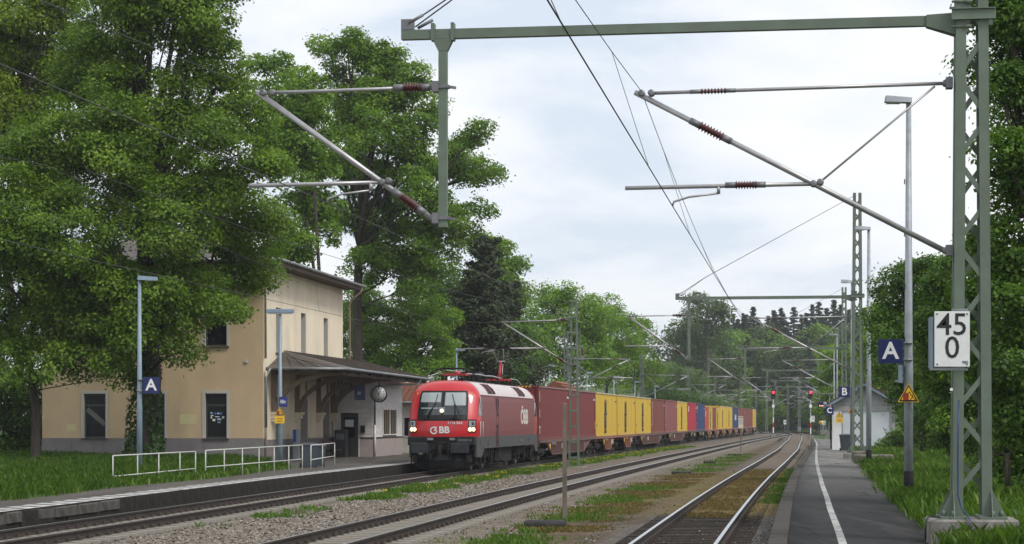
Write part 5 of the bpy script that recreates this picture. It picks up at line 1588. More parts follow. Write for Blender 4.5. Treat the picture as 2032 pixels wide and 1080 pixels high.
# dark grey lower frame with the stepped skirt
b = MB()
sk = [(0.5, 1.5), (LL - .5, 1.5), (LL - .25, 1.42), (LL - .25, .62), (LL - .95, .62), (LL - 1.6, .98), (4.0, .98), (2.35, .98), (1.75, .62), (.35, .62), (.35, 1.45)]
for s in (-1, 1): b.prism([(y, z) for y, z in sk], s * 1.40, s * 1.485, 'x')
b.box(-1.4, 1.4, .5, LL - .5, 1.0, 1.5)
skirt = b.build("lower_frame", M_lgrey, loco)
for s in (-1, 1):
    b = MB()
    for y, z, w_, h_ in ((1.2, 1.1, .16, .3), (1.75, .95, .12, .12), (3.3, 1.12, .14, .24), (15.8, 1.12, .14, .24)):
        b.box(min(s * 1.486, s * 1.492), max(s * 1.486, s * 1.492), y, y + w_, z, z + h_)
    b.build("step_recess", M_lblack, skirt)
    b = MB(); yb = .55
    for z in (.32, .62): b.bar((s * 1.3, .6, z), (s * 1.3, 1.3, z), .3, .04)
    b.bar((s * 1.44, .62, .3), (s * 1.44, .62, .9), .05, .03); b.bar((s * 1.44, 1.28, .3), (s * 1.44, 1.28, .9), .05, .03)
    b.build("step", M_under, skirt)
    marks("small_print", M_zinc, skirt, (s * 1.488, 13.0, 1.19), (0, 1, 0), (0, 0, s), 9, .1, .1, .05, 3)
# nose: dark windscreen field with two panes, blinds, wipers
def face_patch(u0, u1, z0, z1, o, m, name, par, nu=8, taper=0.0):
    b = MB(); zz = [z0] + [z for z in zs_ if z0 + .02 < z < z1 - .02] + [z1]
    rows = []
    for z in zz:
        k = 1 - taper * (z - z0) / max(.01, z1 - z0)
        rows.append([face_pt((u0 + (u1 - u0) * j / nu) * k, z, o) for j in range(nu + 1)])
    for a_ in range(len(rows) - 1):
        for j in range(nu): b.face([rows[a_][j], rows[a_][j + 1], rows[a_ + 1][j + 1], rows[a_ + 1][j]], 0, True)
    # rim back to the skin so the patch has thickness
    loop = rows[0] + [r[-1] for r in rows[1:]] + rows[-1][-2::-1] + [r[0] for r in rows[-2:0:-1]]
    for k in range(len(loop)):
        p, q = loop[k], loop[(k + 1) % len(loop)]
        b.face([p, q, (q[0], q[1] + o + .01, q[2]), (p[0], p[1] + o + .01, p[2])])
    return b.build(name, m, par, fix=False)
fld = face_patch(-.735, .735, 2.2, 3.50, .012, M_lblack, "windscreen_surround", loco, 10)
for u0, u1 in ((-.70, -.035), (.035, .70)):
    wsn = face_patch(u0, u1, 2.44, 3.44, .022, M_wind, "windscreen", fld, 5)
    face_patch(u0 + .03, u1 - .03, 3.0 if u0 < 0 else 2.86, 3.42, .026, M_blind, "sun_blind", wsn, 5)
    if u0 < 0: face_patch(u0 + .06, u1 - .1, 2.72, 2.76, .026, M_blind, "blind_edge", wsn, 4)
    x0 = -.52 if u0 < 0 else .42
    b = MB(); p0, p1, p2 = face_pt(x0 * .9, 2.3, .06), face_pt((x0 + (.28 if u0 < 0 else -.02)) * .9, 2.95, .07), face_pt((x0 + (.33 if u0 < 0 else -.12)) * .9, 3.36, .05)
    b.tube([p0, p1], .018, 6); b.tube([face_pt((x0 + .06) * .9, 2.3, .06), p1], .014, 6)
    pa, pb = face_pt((x0 + (.12 if u0 < 0 else .14)) * .9, 2.5, .05), p2
    b.tube([pa, p1, pb], .013, 5)
    b.lathe([(.02, -.06), (.07, -.06), (.07, .06), (.02, .06)], p0, 8, axis='y')
    b.build("wiper", M_lblack, loco)
b = MB(); b.tube([face_pt(-.55 + 1.1 * k / 8, 2.27, .05) for k in range(9)], .016, 6); b.build("wiper_rail", M_lblack, loco)
b = MB(); p = face_pt(-.01, 2.62, .03)
b.box(p[0] - .13, p[0] + .13, p[1] - .02, p[1] + .02, 2.47, 2.78); cl_ = b.build("centre_lamp", M_lampd, loco)
MB().lathe([(.01, -.035), (.07, -.035), (.08, -.02), (.01, -.02)], (p[0], p[1], 2.63), 12, axis='y').build("lens", M_lamp, cl_)
for s in (-1, 1):
    fr_ = face_patch(s * .765, s * .97, 1.68, 2.22, .014, M_lblack, "headlight", loco, 3)
    h2 = face_patch(s * .785, s * .95, 1.96, 2.19, .024, M_lampd, "upper_lens", fr_, 2)
    face_patch(s * .785, s * .95, 1.71, 1.945, .024, M_lampd, "lower_housing", fr_, 2)
    for q in (.81, .905):
        p = face_pt(s * q, 1.82, .03)
        MB().lathe([(.01, -.02), (.07, -.02), (.085, .0), (.01, .012)], (p[0], p[1], 1.82), 12, axis='y').build("lens", M_lamp, fr_)
    p = face_pt(s * .865, 2.08, .026)
    MB().lathe([(.01, -.01), (.075, -.01), (.085, .0), (.01, .012)], (p[0], p[1], 2.08), 12, axis='y').build("lens", mat("unlit_lamp", (.05, .06, .065), rough=.1), fr_)
    MB().prism([(-.05, 0), (.05, 0), (0, .08)], -.005, .005, 'y').build("warning_mark", M_yellow_s, loco, (face_pt(s * .84, 3.36, .012)))
b = MB(); b.tube([face_pt(u, 2.235, .004) for u in us[1:-1]], .012, 4); b.build("seam", M_lblack, loco)
M_lw = mat("white_loco_letters", (.74, .74, .74), rough=.4, var=.04)
p = face_pt(-.03, 1.83, .022)
text("front_lettering", "BB", .40, M_lw, loco, (p[0] + .17, p[1], 1.79), (R(90), 0, 0), .03, sx=1.05)
b = MB(); pts = []
for k in range(23):
    a_ = R(60) + k / 22 * R(330); r_ = .155 if k < 16 else .155 - (k - 15) * .012
    pts.append((-.30 + math.cos(a_) * r_ + p[0] + .03, p[1] + .0, 1.78 + math.sin(a_) * r_ * .9))
for u_, v_ in zip(pts[:-1], pts[1:]): b.bar(u_, v_, .055, .012, up=(0, 1, 0))
b.bar((p[0] - .27, p[1], 1.76), (p[0] - .16, p[1], 1.93), .05, .012, up=(0, 1, 0))
b.build("round_emblem", M_lw, loco)
p = face_pt(.42, 2.07, .02)
text("running_number", "1116 064", .165, M_lw, loco, (p[0] - .04, p[1] - .015, 2.10), (R(90), 0, R(3)), .012, sx=1.05)
# buffer beam, crash boxes, buffers, coupling, snow plough
b = MB()
b.box(-1.38, 1.38, .12, .7, .95, 1.5)
bb = b.build("buffer_beam", M_lblack, loco)
for s in (-1, 1):
    MB().bbox(min(s * .62, s * 1.46), max(s * .62, s * 1.46), -.12, .5, 1.14, 1.52, .04).build("crash_box", M_lblack, bb)
    bf = MB(); bf.lathe([(.11, .1), (.11, -.3), (.14, -.32), (.14, -.34)], (s * .875, 0, 1.06), 12, axis='y')
    bf.bbox(s * .875 - .42, s * .875 + .42, -.46, -.38, .82, 1.26, .06)
    bf.build("buffer", mat("buffer_plate", (.026, .028, .033), rough=.6, spec=.3, var=.3, vscale=5), loco)
    MB().box(s * .5 - .14, s * .5 + .14, -.02, .1, 1.36, 1.46).build("maker_plate", M_zinc, bb)
    b = MB()
    for k, x in enumerate((.33, .47, .62)):
        b.tube([(s * x, .0, 1.2 - .08 * (k % 2)), (s * x, -.12, 1.05), (s * (x - .02), -.16, .75), (s * (x + .02), -.06, .55)], .026, 6)
        b.lathe([(.03, -.05), (.05, -.05), (.05, .05), (.03, .05)], (s * x, -.06, 1.14), 8, axis='y')
    b.build("brake_hose", M_under, loco)
    b = MB(); b.box(s * 1.18 - .1, s * 1.18 + .1, .05, .3, .42, .72); b.build("sander_box", M_under, loco)
p_ = (1.05, -.124, 1.36)
text("maker_name", "SIEMENS", .15, mat("dull_grey_letters", (.13, .13, .135), rough=.6), bb, p_, (R(90), 0, 0), .03, sx=1.15)
b = MB(); b.bar((0, .1, 1.05), (0, -.32, 1.05), .12, .14); b.bar((0, -.34, 1.16), (0, -.42, .82), .1, .06); b.tube([(-.05, -.36, 1.0), (-.05, -.4, .7), (.05, -.4, .62), (.05, -.36, .9)], .03, 6); b.tube([(-.22, .0, 1.25), (.22, .0, 1.25)], .04, 6)
b.build("screw_coupling", M_under, loco)
b = MB(); rg = []
for z, ins, dy in ((.74, 0.0, .12), (.5, .02, -.06), (.2, .18, .02), (.13, .3, .06)):
    rg.append([(x, dy + .55 * (abs(x) / 1.32) ** 2, z) for x in np.linspace(-1.34 + ins, 1.34 - ins, 13)])
i = 0
for a_ in range(3):
    for k in range(12): b.face([rg[a_][k], rg[a_][k + 1], rg[a_ + 1][k + 1], rg[a_ + 1][k]], 0, False)
    for k in range(12): b.face([(p[0], p[1] + .06, p[2]) for p in (rg[a_][k + 1], rg[a_][k], rg[a_ + 1][k], rg[a_ + 1][k + 1])], 0, False)
b.build("snow_plough", M_lblack, loco, fix=False)
# bogies and wheels
def wheelset(par, y, r=.575, m=M_wheel, gauge=.73):
    ws = MB()
    for s in (-1, 1):
        ws.lathe([(.06, s * .68), (r + .028, s * .68), (r + .02, s * .71), (r, s * .715), (r - .004, s * .815), (r - .09, s * .815), (r - .11, s * .78), (.16, s * .78), (.14, s * .86), (.05, s * .86)], (0, y, r), 22, axis='x')
    ws.tube([(-.7, y, r), (.7, y, r)], .09, 8)
    return ws.build("wheelset", m, par)
for yb in (4.3, 14.4):
    b = MB()
    for s in (-1, 1):
        b.bar((s * 1.12, yb - 1.9, .72), (s * 1.12, yb + 1.9, .72), .16, .26)
        for d in (-1.5, 1.5):
            b.lathe([(.02, s * 1.0), (.2, s * 1.0), (.2, s * 1.24), (.02, s * 1.26)], (0, yb + d, .575), 12, axis='x')
            b.tube([(s * 1.2, yb + d - .3, .62), (s * 1.2, yb + d - .3, 1.02)], .1, 8); b.tube([(s * 1.2, yb + d + .3, .62), (s * 1.2, yb + d + .3, 1.02)], .1, 8)
        b.tube([(s * 1.22, yb - .3, .55), (s * 1.22, yb - .3, 1.05)], .15, 10); b.tube([(s * 1.22, yb + .3, .55), (s * 1.22, yb + .3, 1.05)], .15, 10)
        b.box(min(s * 1.16, s * 1.34), max(s * 1.16, s * 1.34), yb - 1.05, yb - .8, .3, 1.0); b.box(min(s * 1.16, s * 1.34), max(s * 1.16, s * 1.34), yb + .85, yb + 1.05, .35, 1.0)
        b.tube([(s * 1.3, yb - 1.9, .9), (s * 1.36, yb - 1.2, .5), (s * 1.3, yb - .6, .95)], .03, 6)
        b.tube([(s * 1.3, yb + 2.2, .9), (s * 1.36, yb + 1.9, .35), (s * 1.3, yb + 1.3, .5)], .03, 6)
        for z in (.3, .55): b.bar((s * 1.36, yb + .35, z), (s * 1.36, yb + .75, z), .12, .03)
        b.bar((s * 1.4, yb + .35, .28), (s * 1.4, yb + .35, 1.0), .03, .03); b.bar((s * 1.4, yb + .75, .28), (s * 1.4, yb + .75, 1.0), .03, .03)
    b.box(-1.0, 1.0, yb - .5, yb + .5, .5, .95); b.box(-.9, .9, yb - 2.1, yb - 1.85, .35, .8); b.box(-.9, .9, yb + 1.85, yb + 2.1, .35, .8)
    bg = b.build("bogie", M_under, loco)
    for d in (-1.5, 1.5): wheelset(bg, yb + d)
b = MB()
for s in (-1, 1):
    b.box(min(s * .6, s * 1.3), max(s * .6, s * 1.3), 7.1, 8.6, .35, .98); b.box(min(s * .6, s * 1.25), max(s * .6, s * 1.25), 9.0, 11.6, .3, .98); b.tube([(s * 1.1, 6.6, .62), (s * 1.1, 7.0, .62)], .2, 10)
    b.bar((s * 1.38, 6.45, .3), (s * 1.38, 6.45, 1.0), .04, .04); b.bar((s * 1.38, 6.85, .3), (s * 1.38, 6.85, 1.0), .04, .04)
    for z in (.35, .6, .85): b.bar((s * 1.38, 6.45, z), (s * 1.38, 6.85, z), .05, .03)
b.build("underfloor_box", M_under, loco)
# roof gear
def insul(b, x, y, z, h=.28, r=.07, n=4, mi=0):
    prof = [(r * .55, z)]
    for k in range(n):
        a0 = z + h * k / n; prof += [(r * .6, a0), (r, a0 + h * .3 / n), (r * .6, a0 + h * .7 / n)]
    prof += [(r * .55, z + h)]
    b.lathe([(p, q) for p, q in prof], (x, y, 0), 8, mi)
RZ = 3.98
def panto(y, raised, d):
    """d = +1: the knee points towards the rear"""
    base = MB()
    for sx in (-.5, .5):
        for sy in (-.45, .55): insul(base, sx, y + sy, RZ, .24, .075, 4)
    pb = base.build("pantograph", M_under, loco)
    f = MB(); f.bar((-.55, y - .45, RZ + .28), (.55, y - .45, RZ + .28), .08, .08); f.bar((-.55, y + .55, RZ + .28), (.55, y + .55, RZ + .28), .08, .08); f.bar((-.45, y - .45, RZ + .28), (-.45, y + .55, RZ + .28), .1, .08); f.bar((.45, y - .45, RZ + .28), (.45, y + .55, RZ + .28), .1, .08)
    f.build("base_frame", M_panto_red, pb)
    if raised:
        k = (0, y + d * .55, RZ + 1.2); h0 = (0, y - d * .45, 5.84)
    else:
        k = (0, y + d * 1.35, RZ + .42); h0 = (0, y - d * .55, RZ + .52)
    l = MB(); l.tube([(0, y, RZ + .32), k], [.085, .06], 8); l.build("lower_arm", M_panto_red, pb)
    u_ = MB()
    for s in (-1, 1): u_.tube([(s * .16, k[1], k[2] + .03), (s * .28, h0[1], h0[2] - .06)], .022, 6)
    u_.tube([(-.2, k[1], k[2] + .03), (.2, k[1], k[2] + .03)], .03, 6)
    u_.tube([(.1, y + d * .25, RZ + .34), (.1, k[1] + .06, k[2] - .1)], .016, 5)
    u_.build("upper_arm", M_steelgrey, pb)
    hd_ = MB()
    for sy in (-.2, .2):
        hd_.tube([(-.98, h0[1] + sy, h0[2] - .3), (-.82, h0[1] + sy, h0[2] - .1), (-.62, h0[1] + sy, h0[2] + .0), (.62, h0[1] + sy, h0[2] + .0), (.82, h0[1] + sy, h0[2] - .1), (.98, h0[1] + sy, h0[2] - .3)], .022, 6)
        hd_.bar((-.55, h0[1] + sy, h0[2] + .03), (.55, h0[1] + sy, h0[2] + .03), .05, .04)
    for sx in (-.5, .5): hd_.bar((sx, h0[1] - .22, h0[2] - .05), (sx, h0[1] + .22, h0[2] - .05), .05, .1)
    hd_.build("contact_shoe", M_under, pb)
panto(2.75, False, -1) if False else panto(3.3, False, 1)
panto(15.6, True, 1)
b = MB()
pts = [(.25, 5.0, RZ + .36)] + [(.25, y, RZ + .36 + .03 * (k % 2)) for k, y in enumerate((6.4, 8.2, 10.0, 11.8, 13.6))] + [(.2, 14.9, RZ + .34)]
b.tube(pts, .03, 6); b.build("roof_cable", M_steelgrey, lroof)
b = MB()
for y in (6.4, 8.2, 10.0, 11.8, 13.6): insul(b, .25, y, RZ, .34, .08, 4)
for y in (7.2, 9.1): insul(b, -.4, y, RZ, .3, .08, 4)
b.build("insulator", M_under, lroof)
b = MB(); b.tube([(-.5, 12.0, RZ + .42), (-.5, 13.2, RZ + .42)], .15, 12)
for k in range(9): b.lathe([(.1, 0), (.19, .0), (.19, .04), (.1, .04)], (-.5, 12.05 + k * .135, RZ + .42), 12, axis='y')
b.box(-.7, -.3, 12.1, 12.3, RZ, RZ + .3); b.box(-.7, -.3, 12.9, 13.1, RZ, RZ + .3)
b.build("main_switch", M_lblack, lroof)
b = MB(); b.tube([(-.7, 2.0, RZ + .0), (-.85, 2.1, RZ + .22), (-.6, 2.6, RZ + .34), (-.45, 2.9, RZ + .3)], .02, 6); b.tube([(.5, 16.1, RZ + .34), (.75, 16.7, RZ + .3), (.9, 17.2, RZ + .05)], .02, 6)
b.build("roof_cable", M_steelgrey, lroof)
for y in (1.9, 7.5, 11.0, 17.0):
    MB().lathe([(.02, RZ), (.05, RZ), (.04, RZ + .14), (.01, RZ + .16)], (.6, y, 0), 8).build("aerial", M_lblack, lroof)

# ---------------------------------------------------------------- containers
def container_meshes(L, H):
    W = 1.219
    fr = MB(); p = .12
    for x in (-W, W - p):
        for y in (0, L - p): fr.box(x, x + p, y, y + p, .12, H - .12)
    for x in (-W, W - .06):
        fr.box(x, x + .06, p, L - p, 0.0, .15); fr.box(x, x + .06, p, L - p, H - .09, H)
    for y in (0, L - .06):
        fr.box(-W + p, W - p, y, y + .06, 0, .13); fr.box(-W + p, W - p, y, y + .06, H - .1, H)
    cc = MB()
    for x in (-W - .004, W - .164):
        for y in (-.004, L - .174):
            for z in (0, H - .118): cc.box(x, x + .168, y, y + .178, z, z + .118)
    sd = MB(); n = int((L - .24) / .276); pit = (L - .24) / n
    pr_ = []
    for k in range(n):
        y = .12 + k * pit; pr_ += [(y, 0), (y + pit * .26, 0), (y + pit * .5, -.036), (y + pit * .76, -.036)]
    pr_.append((L - .12, 0))
    for (ya, da), (yb, db) in zip(pr_[:-1], pr_[1:]):
        sd.face([(da, ya, .12), (db, yb, .12), (db, yb, H - .08), (da, ya, H - .08)])
    en = MB(); n = 7; pit = (2 * W - .24) / n; pr_ = []
    for k in range(n):
        x = -W + .12 + k * pit; pr_ += [(x, 0), (x + pit * .26, 0), (x + pit * .5, .045), (x + pit * .76, .045)]
    pr_.append((W - .12, 0))
    for (xa, da), (xb, db) in zip(pr_[:-1], pr_[1:]):
        en.face([(xa, da, .1), (xb, db, .1), (xb, db, H - .1), (xa, da, H - .1)])
    ro = MB(); n = int(L / .4)
    for k in range(n):
        y0 = L * k / n; y1 = L * (k + 1) / n; ym = (y0 + y1) / 2
        ro.face([(-W + .06, y0, H - .03), (W - .06, y0, H - .03), (W - .06, ym, H - .012), (-W + .06, ym, H - .012)]); ro.face([(-W + .06, ym, H - .012), (W - .06, ym, H - .012), (W - .06, y1, H - .03), (-W + .06, y1, H - .03)])
    fl = MB().box(-W + .06, W - .06, .06, L - .06, .1, .14)
    return dict(frame=fr.mesh("frame", [M_black]), corner_casting=cc.mesh("corner_casting", [M_black]), side_panel=sd.mesh("side_panel", [M_black]), end_panel=en.mesh("end_panel", [M_black]), roof_panel=ro.mesh("roof_panel", [M_black]), floor=fl.mesh("floor", [M_black]))
CM = {40: container_meshes(12.19, 2.896), 20: container_meshes(6.058, 2.591)}
def cmat(n, c, dirt=.35): return mat(n, c, rough=.6, var=.06, vscale=.5, dirt=dirt, dirt_col=tuple(x * .62 + .01 for x in c), dscale=1.1, stretch=(1, 3, .35))
K = {"dark": cmat("dark_red_container", (.185, .036, .036)), "yellow": cmat("yellow_container", (.60, .40, .045), .3), "brown": cmat("red_brown_container", (.20, .055, .042)), "dull": cmat("dull_pinkish_red_container", (.25, .075, .075)),
     "crimson": cmat("crimson_container", (.40, .022, .045)), "navy": cmat("navy_container", (.022, .05, .145)), "salmon": cmat("light_red_container", (.44, .07, .06))}
K_top = mat("pale_top_rail", (.50, .44, .33), rough=.7, var=.15)
M_cw = mat("white_container_letters", (.7, .7, .7), rough=.6, var=.06)
M_cb = mat("black_container_letters", (.03, .03, .03), rough=.6, var=.1)
FLOOR = 1.17
def put_mesh(nm, me, m, par, loc=(0, 0, 0), rot=(0, 0, 0), sc=None):
    o = link(nm, me, par, loc, rot)
    o.material_slots[0].link = 'OBJECT'; o.material_slots[0].material = m
    if sc: o.scale = sc
    return o
def msc(par, W, L, H):
    """tall black company letters reading sideways, with the striped stem above"""
    x = W + .004
    zc = H * .42
    b = MB()
    def bar(y0, y1, z0, z1): b.box(x, x + .006, y0, y1, z0, z1)
    yc = L * .44
    text("company_letters", "MSC", 1.45, M_cb, par, (x + .006, yc, H * .30), (R(90), 0, R(90)), .05, sx=.5, spacing=.95).rotation_euler = (R(90), R(-90), R(90))
    for k, dy in enumerate((-.38, 0, .38)):
        h = H * (.32 if k != 1 else .26)
        bar(yc + dy - .13, yc + dy + .13, H * .52, H * .52 + h)
    bar(yc - .75, yc + .75, H * .49, H * .53)
    b.build("company_mark", M_cb, par)
nC = 0
def container(kind, size, Yf, label, top=False, hazard=False):
    L = 12.19 if size == 40 else 6.058; H = 2.896 if size == 40 else 2.591
    a, h, yr2 = on_track(1, Yf, L)
    o = empty("shipping_container", (a[0], a[1], FLOOR), -h); tag(o, label, "container", "containers on the freight train")
    m = K[kind]; ms = CM[size]
    put_mesh("frame", ms["frame"], m, o); put_mesh("corner_casting", ms["corner_casting"], m if kind != "yellow" else mat("orange_corner", (.40, .20, .03), rough=.6), o)
    put_mesh("side_panel", ms["side_panel"], m, o, (1.195, 0, 0)); put_mesh("side_panel", ms["side_panel"], m, o, (-1.195, L, 0), (0, 0, PI))
    put_mesh("end_panel", ms["end_panel"], m, o, (0, .02, 0)); put_mesh("end_panel", ms["end_panel"], m, o, (0, L - .02, 0), (0, 0, PI))
    put_mesh("roof_panel", ms["roof_panel"], m, o); put_mesh("floor", ms["floor"], M_under, o)
    b = MB(); b.box(1.221, 1.232, .13, L - .13, H - .085, H - .005); b.build("top_rail", K_top if kind == "yellow" else mat("dull_top_rail", (.26, .15, .14), rough=.7) if kind == "dark" else m, o)
    return o, L, H, yr2
seq = [("dark", 40, "dark red container directly behind the locomotive, white tags up its front edge"),
       ("dark", 40, "second dark red container, small yellow and blue tag at its top corner"),
       ("yellow", 40, "first yellow container behind the two dark red ones, tall black letters on its side"),
       ("yellow", 40, "yellow container in the middle of three yellow ones in a row"),
       ("yellow", 40, "third yellow container, next to the red brown one with the long white number"),
       ("brown", 40, "red brown container after three yellow ones, white number running down its edge"),
       ("dull", 40, "faded pinkish red container between the red brown and the single yellow one"),
       ("yellow", 40, "single yellow container between a faded red one and the crimson one"),
       ("crimson", 40, "crimson container with a white square tag, beside the navy one"),
       ("navy", 40, "plain navy container with a small yellow patch at its top corner"),
       ("salmon", 20, "short light red container right after the navy one"),
       ("yellow", 20, "short yellow container between the light red and the short brown one"),
       ("brown", 20, "short brown container between two short yellow ones"),
       ("yellow", 20, "short yellow container right before two full height yellow ones"),
       ("yellow", 40, "full height yellow container following the four short ones"),
       ("yellow", 40, "full height yellow container just before the lettered navy one"),
       ("navy", 40, "navy container with big white letters far down the train"),
       ("brown", 40, "red brown container partly behind the framed notice board"),
       ("brown", 40, "red brown container in the middle of three at the train's far end"),
       ("brown", 40, "red brown container just before the last yellow one"),
       ("yellow", 40, "last yellow container at the far end of the train")]
Yc = 109.5
bounds = []
for i, (kind, size, lab) in enumerate(seq):
    o, L, H, y2 = container(kind, size, Yc, lab)
    bounds.append((Yc, y2, size))
    W = 1.219
    rotv = (R(90), R(-90), R(90))
    if kind == "yellow": msc(o, W, L, H)
    if size == 40 and i < 12:
        for q_, (yy, zz) in enumerate(((L - .75, H * .80), (.55, H * .22))):
            marks("container_number", M_cb if kind == "yellow" else M_cw, o, (W + .004, yy - .4, zz), (0, 1, 0), (0, 0, 1), 9 if q_ == 0 else 5, .07, .12, .03, i * 2 + q_)
    if i == 0:
        b = MB()
        for z in (.55, 1.42, 2.25): b.box(W + .003, W + .006, .32, .46, z - .22, z + .22)
        b.build("white_tag", M_cw, o)
        b = MB()
        for k in range(5): b.face([(W - .55 - k * .2, -.006, H - .09), (W - .45 - k * .2, -.006, H - .09), (W - .39 - k * .2, -.006, H - .01), (W - .49 - k * .2, -.006, H - .01)])
        b.build("hazard_stripes", M_yellow_s, o, fix=False)
    if i in (0, 1):
        b = MB(); b.box(W + .003, W + .006, L - .3 if i == 1 else .2, L - .12 if i == 1 else .4, .5 if i == 1 else 2.3, 1.0 if i == 1 else 2.6); b.build("yellow_tag", M_yellow_s, o)
    if kind in ("brown", "dull") and size == 40:
        marks("container_number", M_cw, o, (W + .004, .62, H * .9), (0, 0, -1), (0, 1, 0), 11, .11, .2, .05, i)
    if kind == "crimson": MB().box(W + .003, W + .008, .9, 1.7, 1.95, 2.5).build("white_tag", M_cw, o)
    if kind == "salmon": MB().box(W + .003, W + .008, .7, 1.5, 1.5, 2.1).build("white_tag", M_cw, o)
    if kind == "navy" and i < 12:
        MB().box(W + .003, W + .008, .25, 1.2, 2.25, 2.6).build("yellow_tag", M_yellow_s, o)
        MB().box(W + .003, W + .008, .5, 1.1, 1.95, 2.03).build("white_tag", M_cw, o)
    if kind == "navy" and i > 12: marks("company_letters", M_cw, o, (W + .004, 4.9, 1.1), (0, 1, 0), (0, 0, 1), 3, .75, .95, .16, 9)
    Yc = at_y(1, y2)[1] + (.38 if size == 40 else .25)
# ---------------------------------------------------------------- wagons
M_wbrown = mat("rusty_brown_wagon", (.16, .09, .08), rough=.85, var=.2, vscale=1, dirt=.6, dirt_col=(.10, .06, .05), dscale=2)
M_worange = mat("orange_wagon", (.25, .105, .065), rough=.75, var=.15, vscale=1, dirt=.65, dirt_col=(.16, .09, .07), dscale=2)
M_wdark = mat("sooty_wagon", (.085, .07, .065), rough=.85, var=.25, vscale=2)
M_wstripe = mat("wagon_white_mark", (.55, .5, .42), rough=.7, var=.15)
def bogie(par, y, m):
    b = MB()
    for s in (-1, 1):
        pr_ = [(y - 1.25, .42), (y - .9, .42), (y - .55, .3), (y + .55, .3), (y + .9, .42), (y + 1.25, .42), (y + 1.25, .6), (y + .7, .72), (y - .7, .72), (y - 1.25, .6)]
        b.prism(pr_, s * 1.0, s * 1.1, 'x')
        for d in (-.9, .9): b.lathe([(.02, s * .95), (.14, s * .95), (.14, s * 1.16), (.02, s * 1.18)], (0, y + d, .46), 10, axis='x')
        for d in (-.25, 0, .25): b.tube([(s * 1.06, y + d, .35), (s * 1.06, y + d, .7)], .08, 6)
    b.box(-1.0, 1.0, y - .25, y + .25, .5, .85)
    g = b.build("bogie", M_under, par)
    for d in (-.9, .9): wheelset(g, y + d, .46)
def wagon(kind, Y0, Y1, label):
    a = at_y(1, Y0); c = at_y(1, Y1)
    L = math.hypot(c[0] - a[0], c[1] - a[1]); h = math.atan2(c[0] - a[0], c[1] - a[1])
    o = empty("container_wagon", (a[0], a[1], 0), -h); tag(o, label, "freight wagon", "wagons of the freight train")
    m = {"belly": M_wbrown, "hang": M_worange, "dark": M_wdark}[kind]
    b = MB()
    for s in (-1, 1):
        b.box(min(s * 1.13, s * 1.30), max(s * 1.13, s * 1.30), 0, L, FLOOR - .16, FLOOR - .005)
        b.box(min(s * .3, s * .45), max(s * .3, s * .45), .1, L - .1, .75, FLOOR - .17)
    for k in range(9): b.box(-1.13, 1.13, .1 + (L - .35) * k / 8, .25 + (L - .35) * k / 8, FLOOR - .3, FLOOR - .17)
    for y in (0, L - .12): b.box(-1.25, 1.25, y, y + .12, .82, FLOOR - .17)
    fr = b.build("underframe", m, o)
    half = L / 2
    for q in range(2):
        y0 = q * half
        if kind == "belly":
            if q: continue
            zz = [(2.8, FLOOR - .17), (4.9, .34), (L - 6.5, .34), (L - 3.2, FLOOR - .17)]
        elif kind == "hang":
            zz = [(y0 + 3.4, FLOOR - .17), (y0 + 5.0, .28), (y0 + 8.0, .28), (y0 + 9.8, FLOOR - .17)]
        else:
            zz = [(y0 + 3.0, FLOOR - .17), (y0 + 3.8, .62), (y0 + half - 3.6, .62), (y0 + half - 2.8, FLOOR - .17)]
        bw = MB()
        for s in (-1, 1):
            bw.prism(zz, s * 1.17, s * 1.2, 'x')
            ys_ = zz[0][0] + .8
            nrib = int((zz[2][0] - zz[1][0]) / .75) + 1
            for k in range(nrib + 1):
                y = zz[1][0] + (zz[2][0] - zz[1][0]) * k / nrib
                bw.box(min(s * 1.2, s * 1.29), max(s * 1.2, s * 1.29), y - .05, y + .05, zz[1][1] + .02, FLOOR - .165)
            bw.bar((s * 1.24, zz[0][0], zz[0][1]), (s * 1.24, zz[1][0], zz[1][1]), .12, .05); bw.bar((s * 1.24, zz[1][0], zz[1][1]), (s * 1.24, zz[2][0], zz[2][1]), .12, .05); bw.bar((s * 1.24, zz[2][0], zz[2][1]), (s * 1.24, zz[3][0], zz[3][1]), .12, .05)
        bw.build("side_girder", m, fr)
        st = MB()
        for k in range(5):
            y = y0 + half * .36 + k * .34
            st.face([(1.302, y, FLOOR - .16), (1.302, y + .13, FLOOR - .16), (1.36, y + .02, FLOOR - .30), (1.36, y - .11, FLOOR - .30)]); st.face([(1.36, y - .11, FLOOR - .30), (1.36, y + .02, FLOOR - .30), (1.302, y + .13, FLOOR - .16), (1.302, y, FLOOR - .16)])
        st.build("load_hook", M_wstripe, fr, fix=False)
        hw = MB(); hw.lathe([(.1, 1.3), (.17, 1.3), (.17, 1.33), (.1, 1.33)], (0, y0 + half * .30, .78), 12, axis='x'); hw.build("handwheel", M_yellow_s, fr)
        bx = MB(); bx.box(1.2, 1.32, y0 + half * .70, y0 + half * .70 + .35, .62, .92); bx.build("brake_box", M_wstripe, fr)
    for y in ((1.9, L - 1.9) if kind == "belly" else (2.0, half, L - 2.0) if kind == "dark" else (1.8, half, L - 1.8)): bogie(o, y, m)
    for y, s2 in ((0, -1), (L, 1)):
        for s in (-1, 1):
            bf = MB(); bf.lathe([(.1, 0), (.1, s2 * .22), (.2, s2 * .23), (.2, s2 * .27)], (s * .875, y, 1.02), 10, axis='y'); bf.build("buffer", M_under, o)
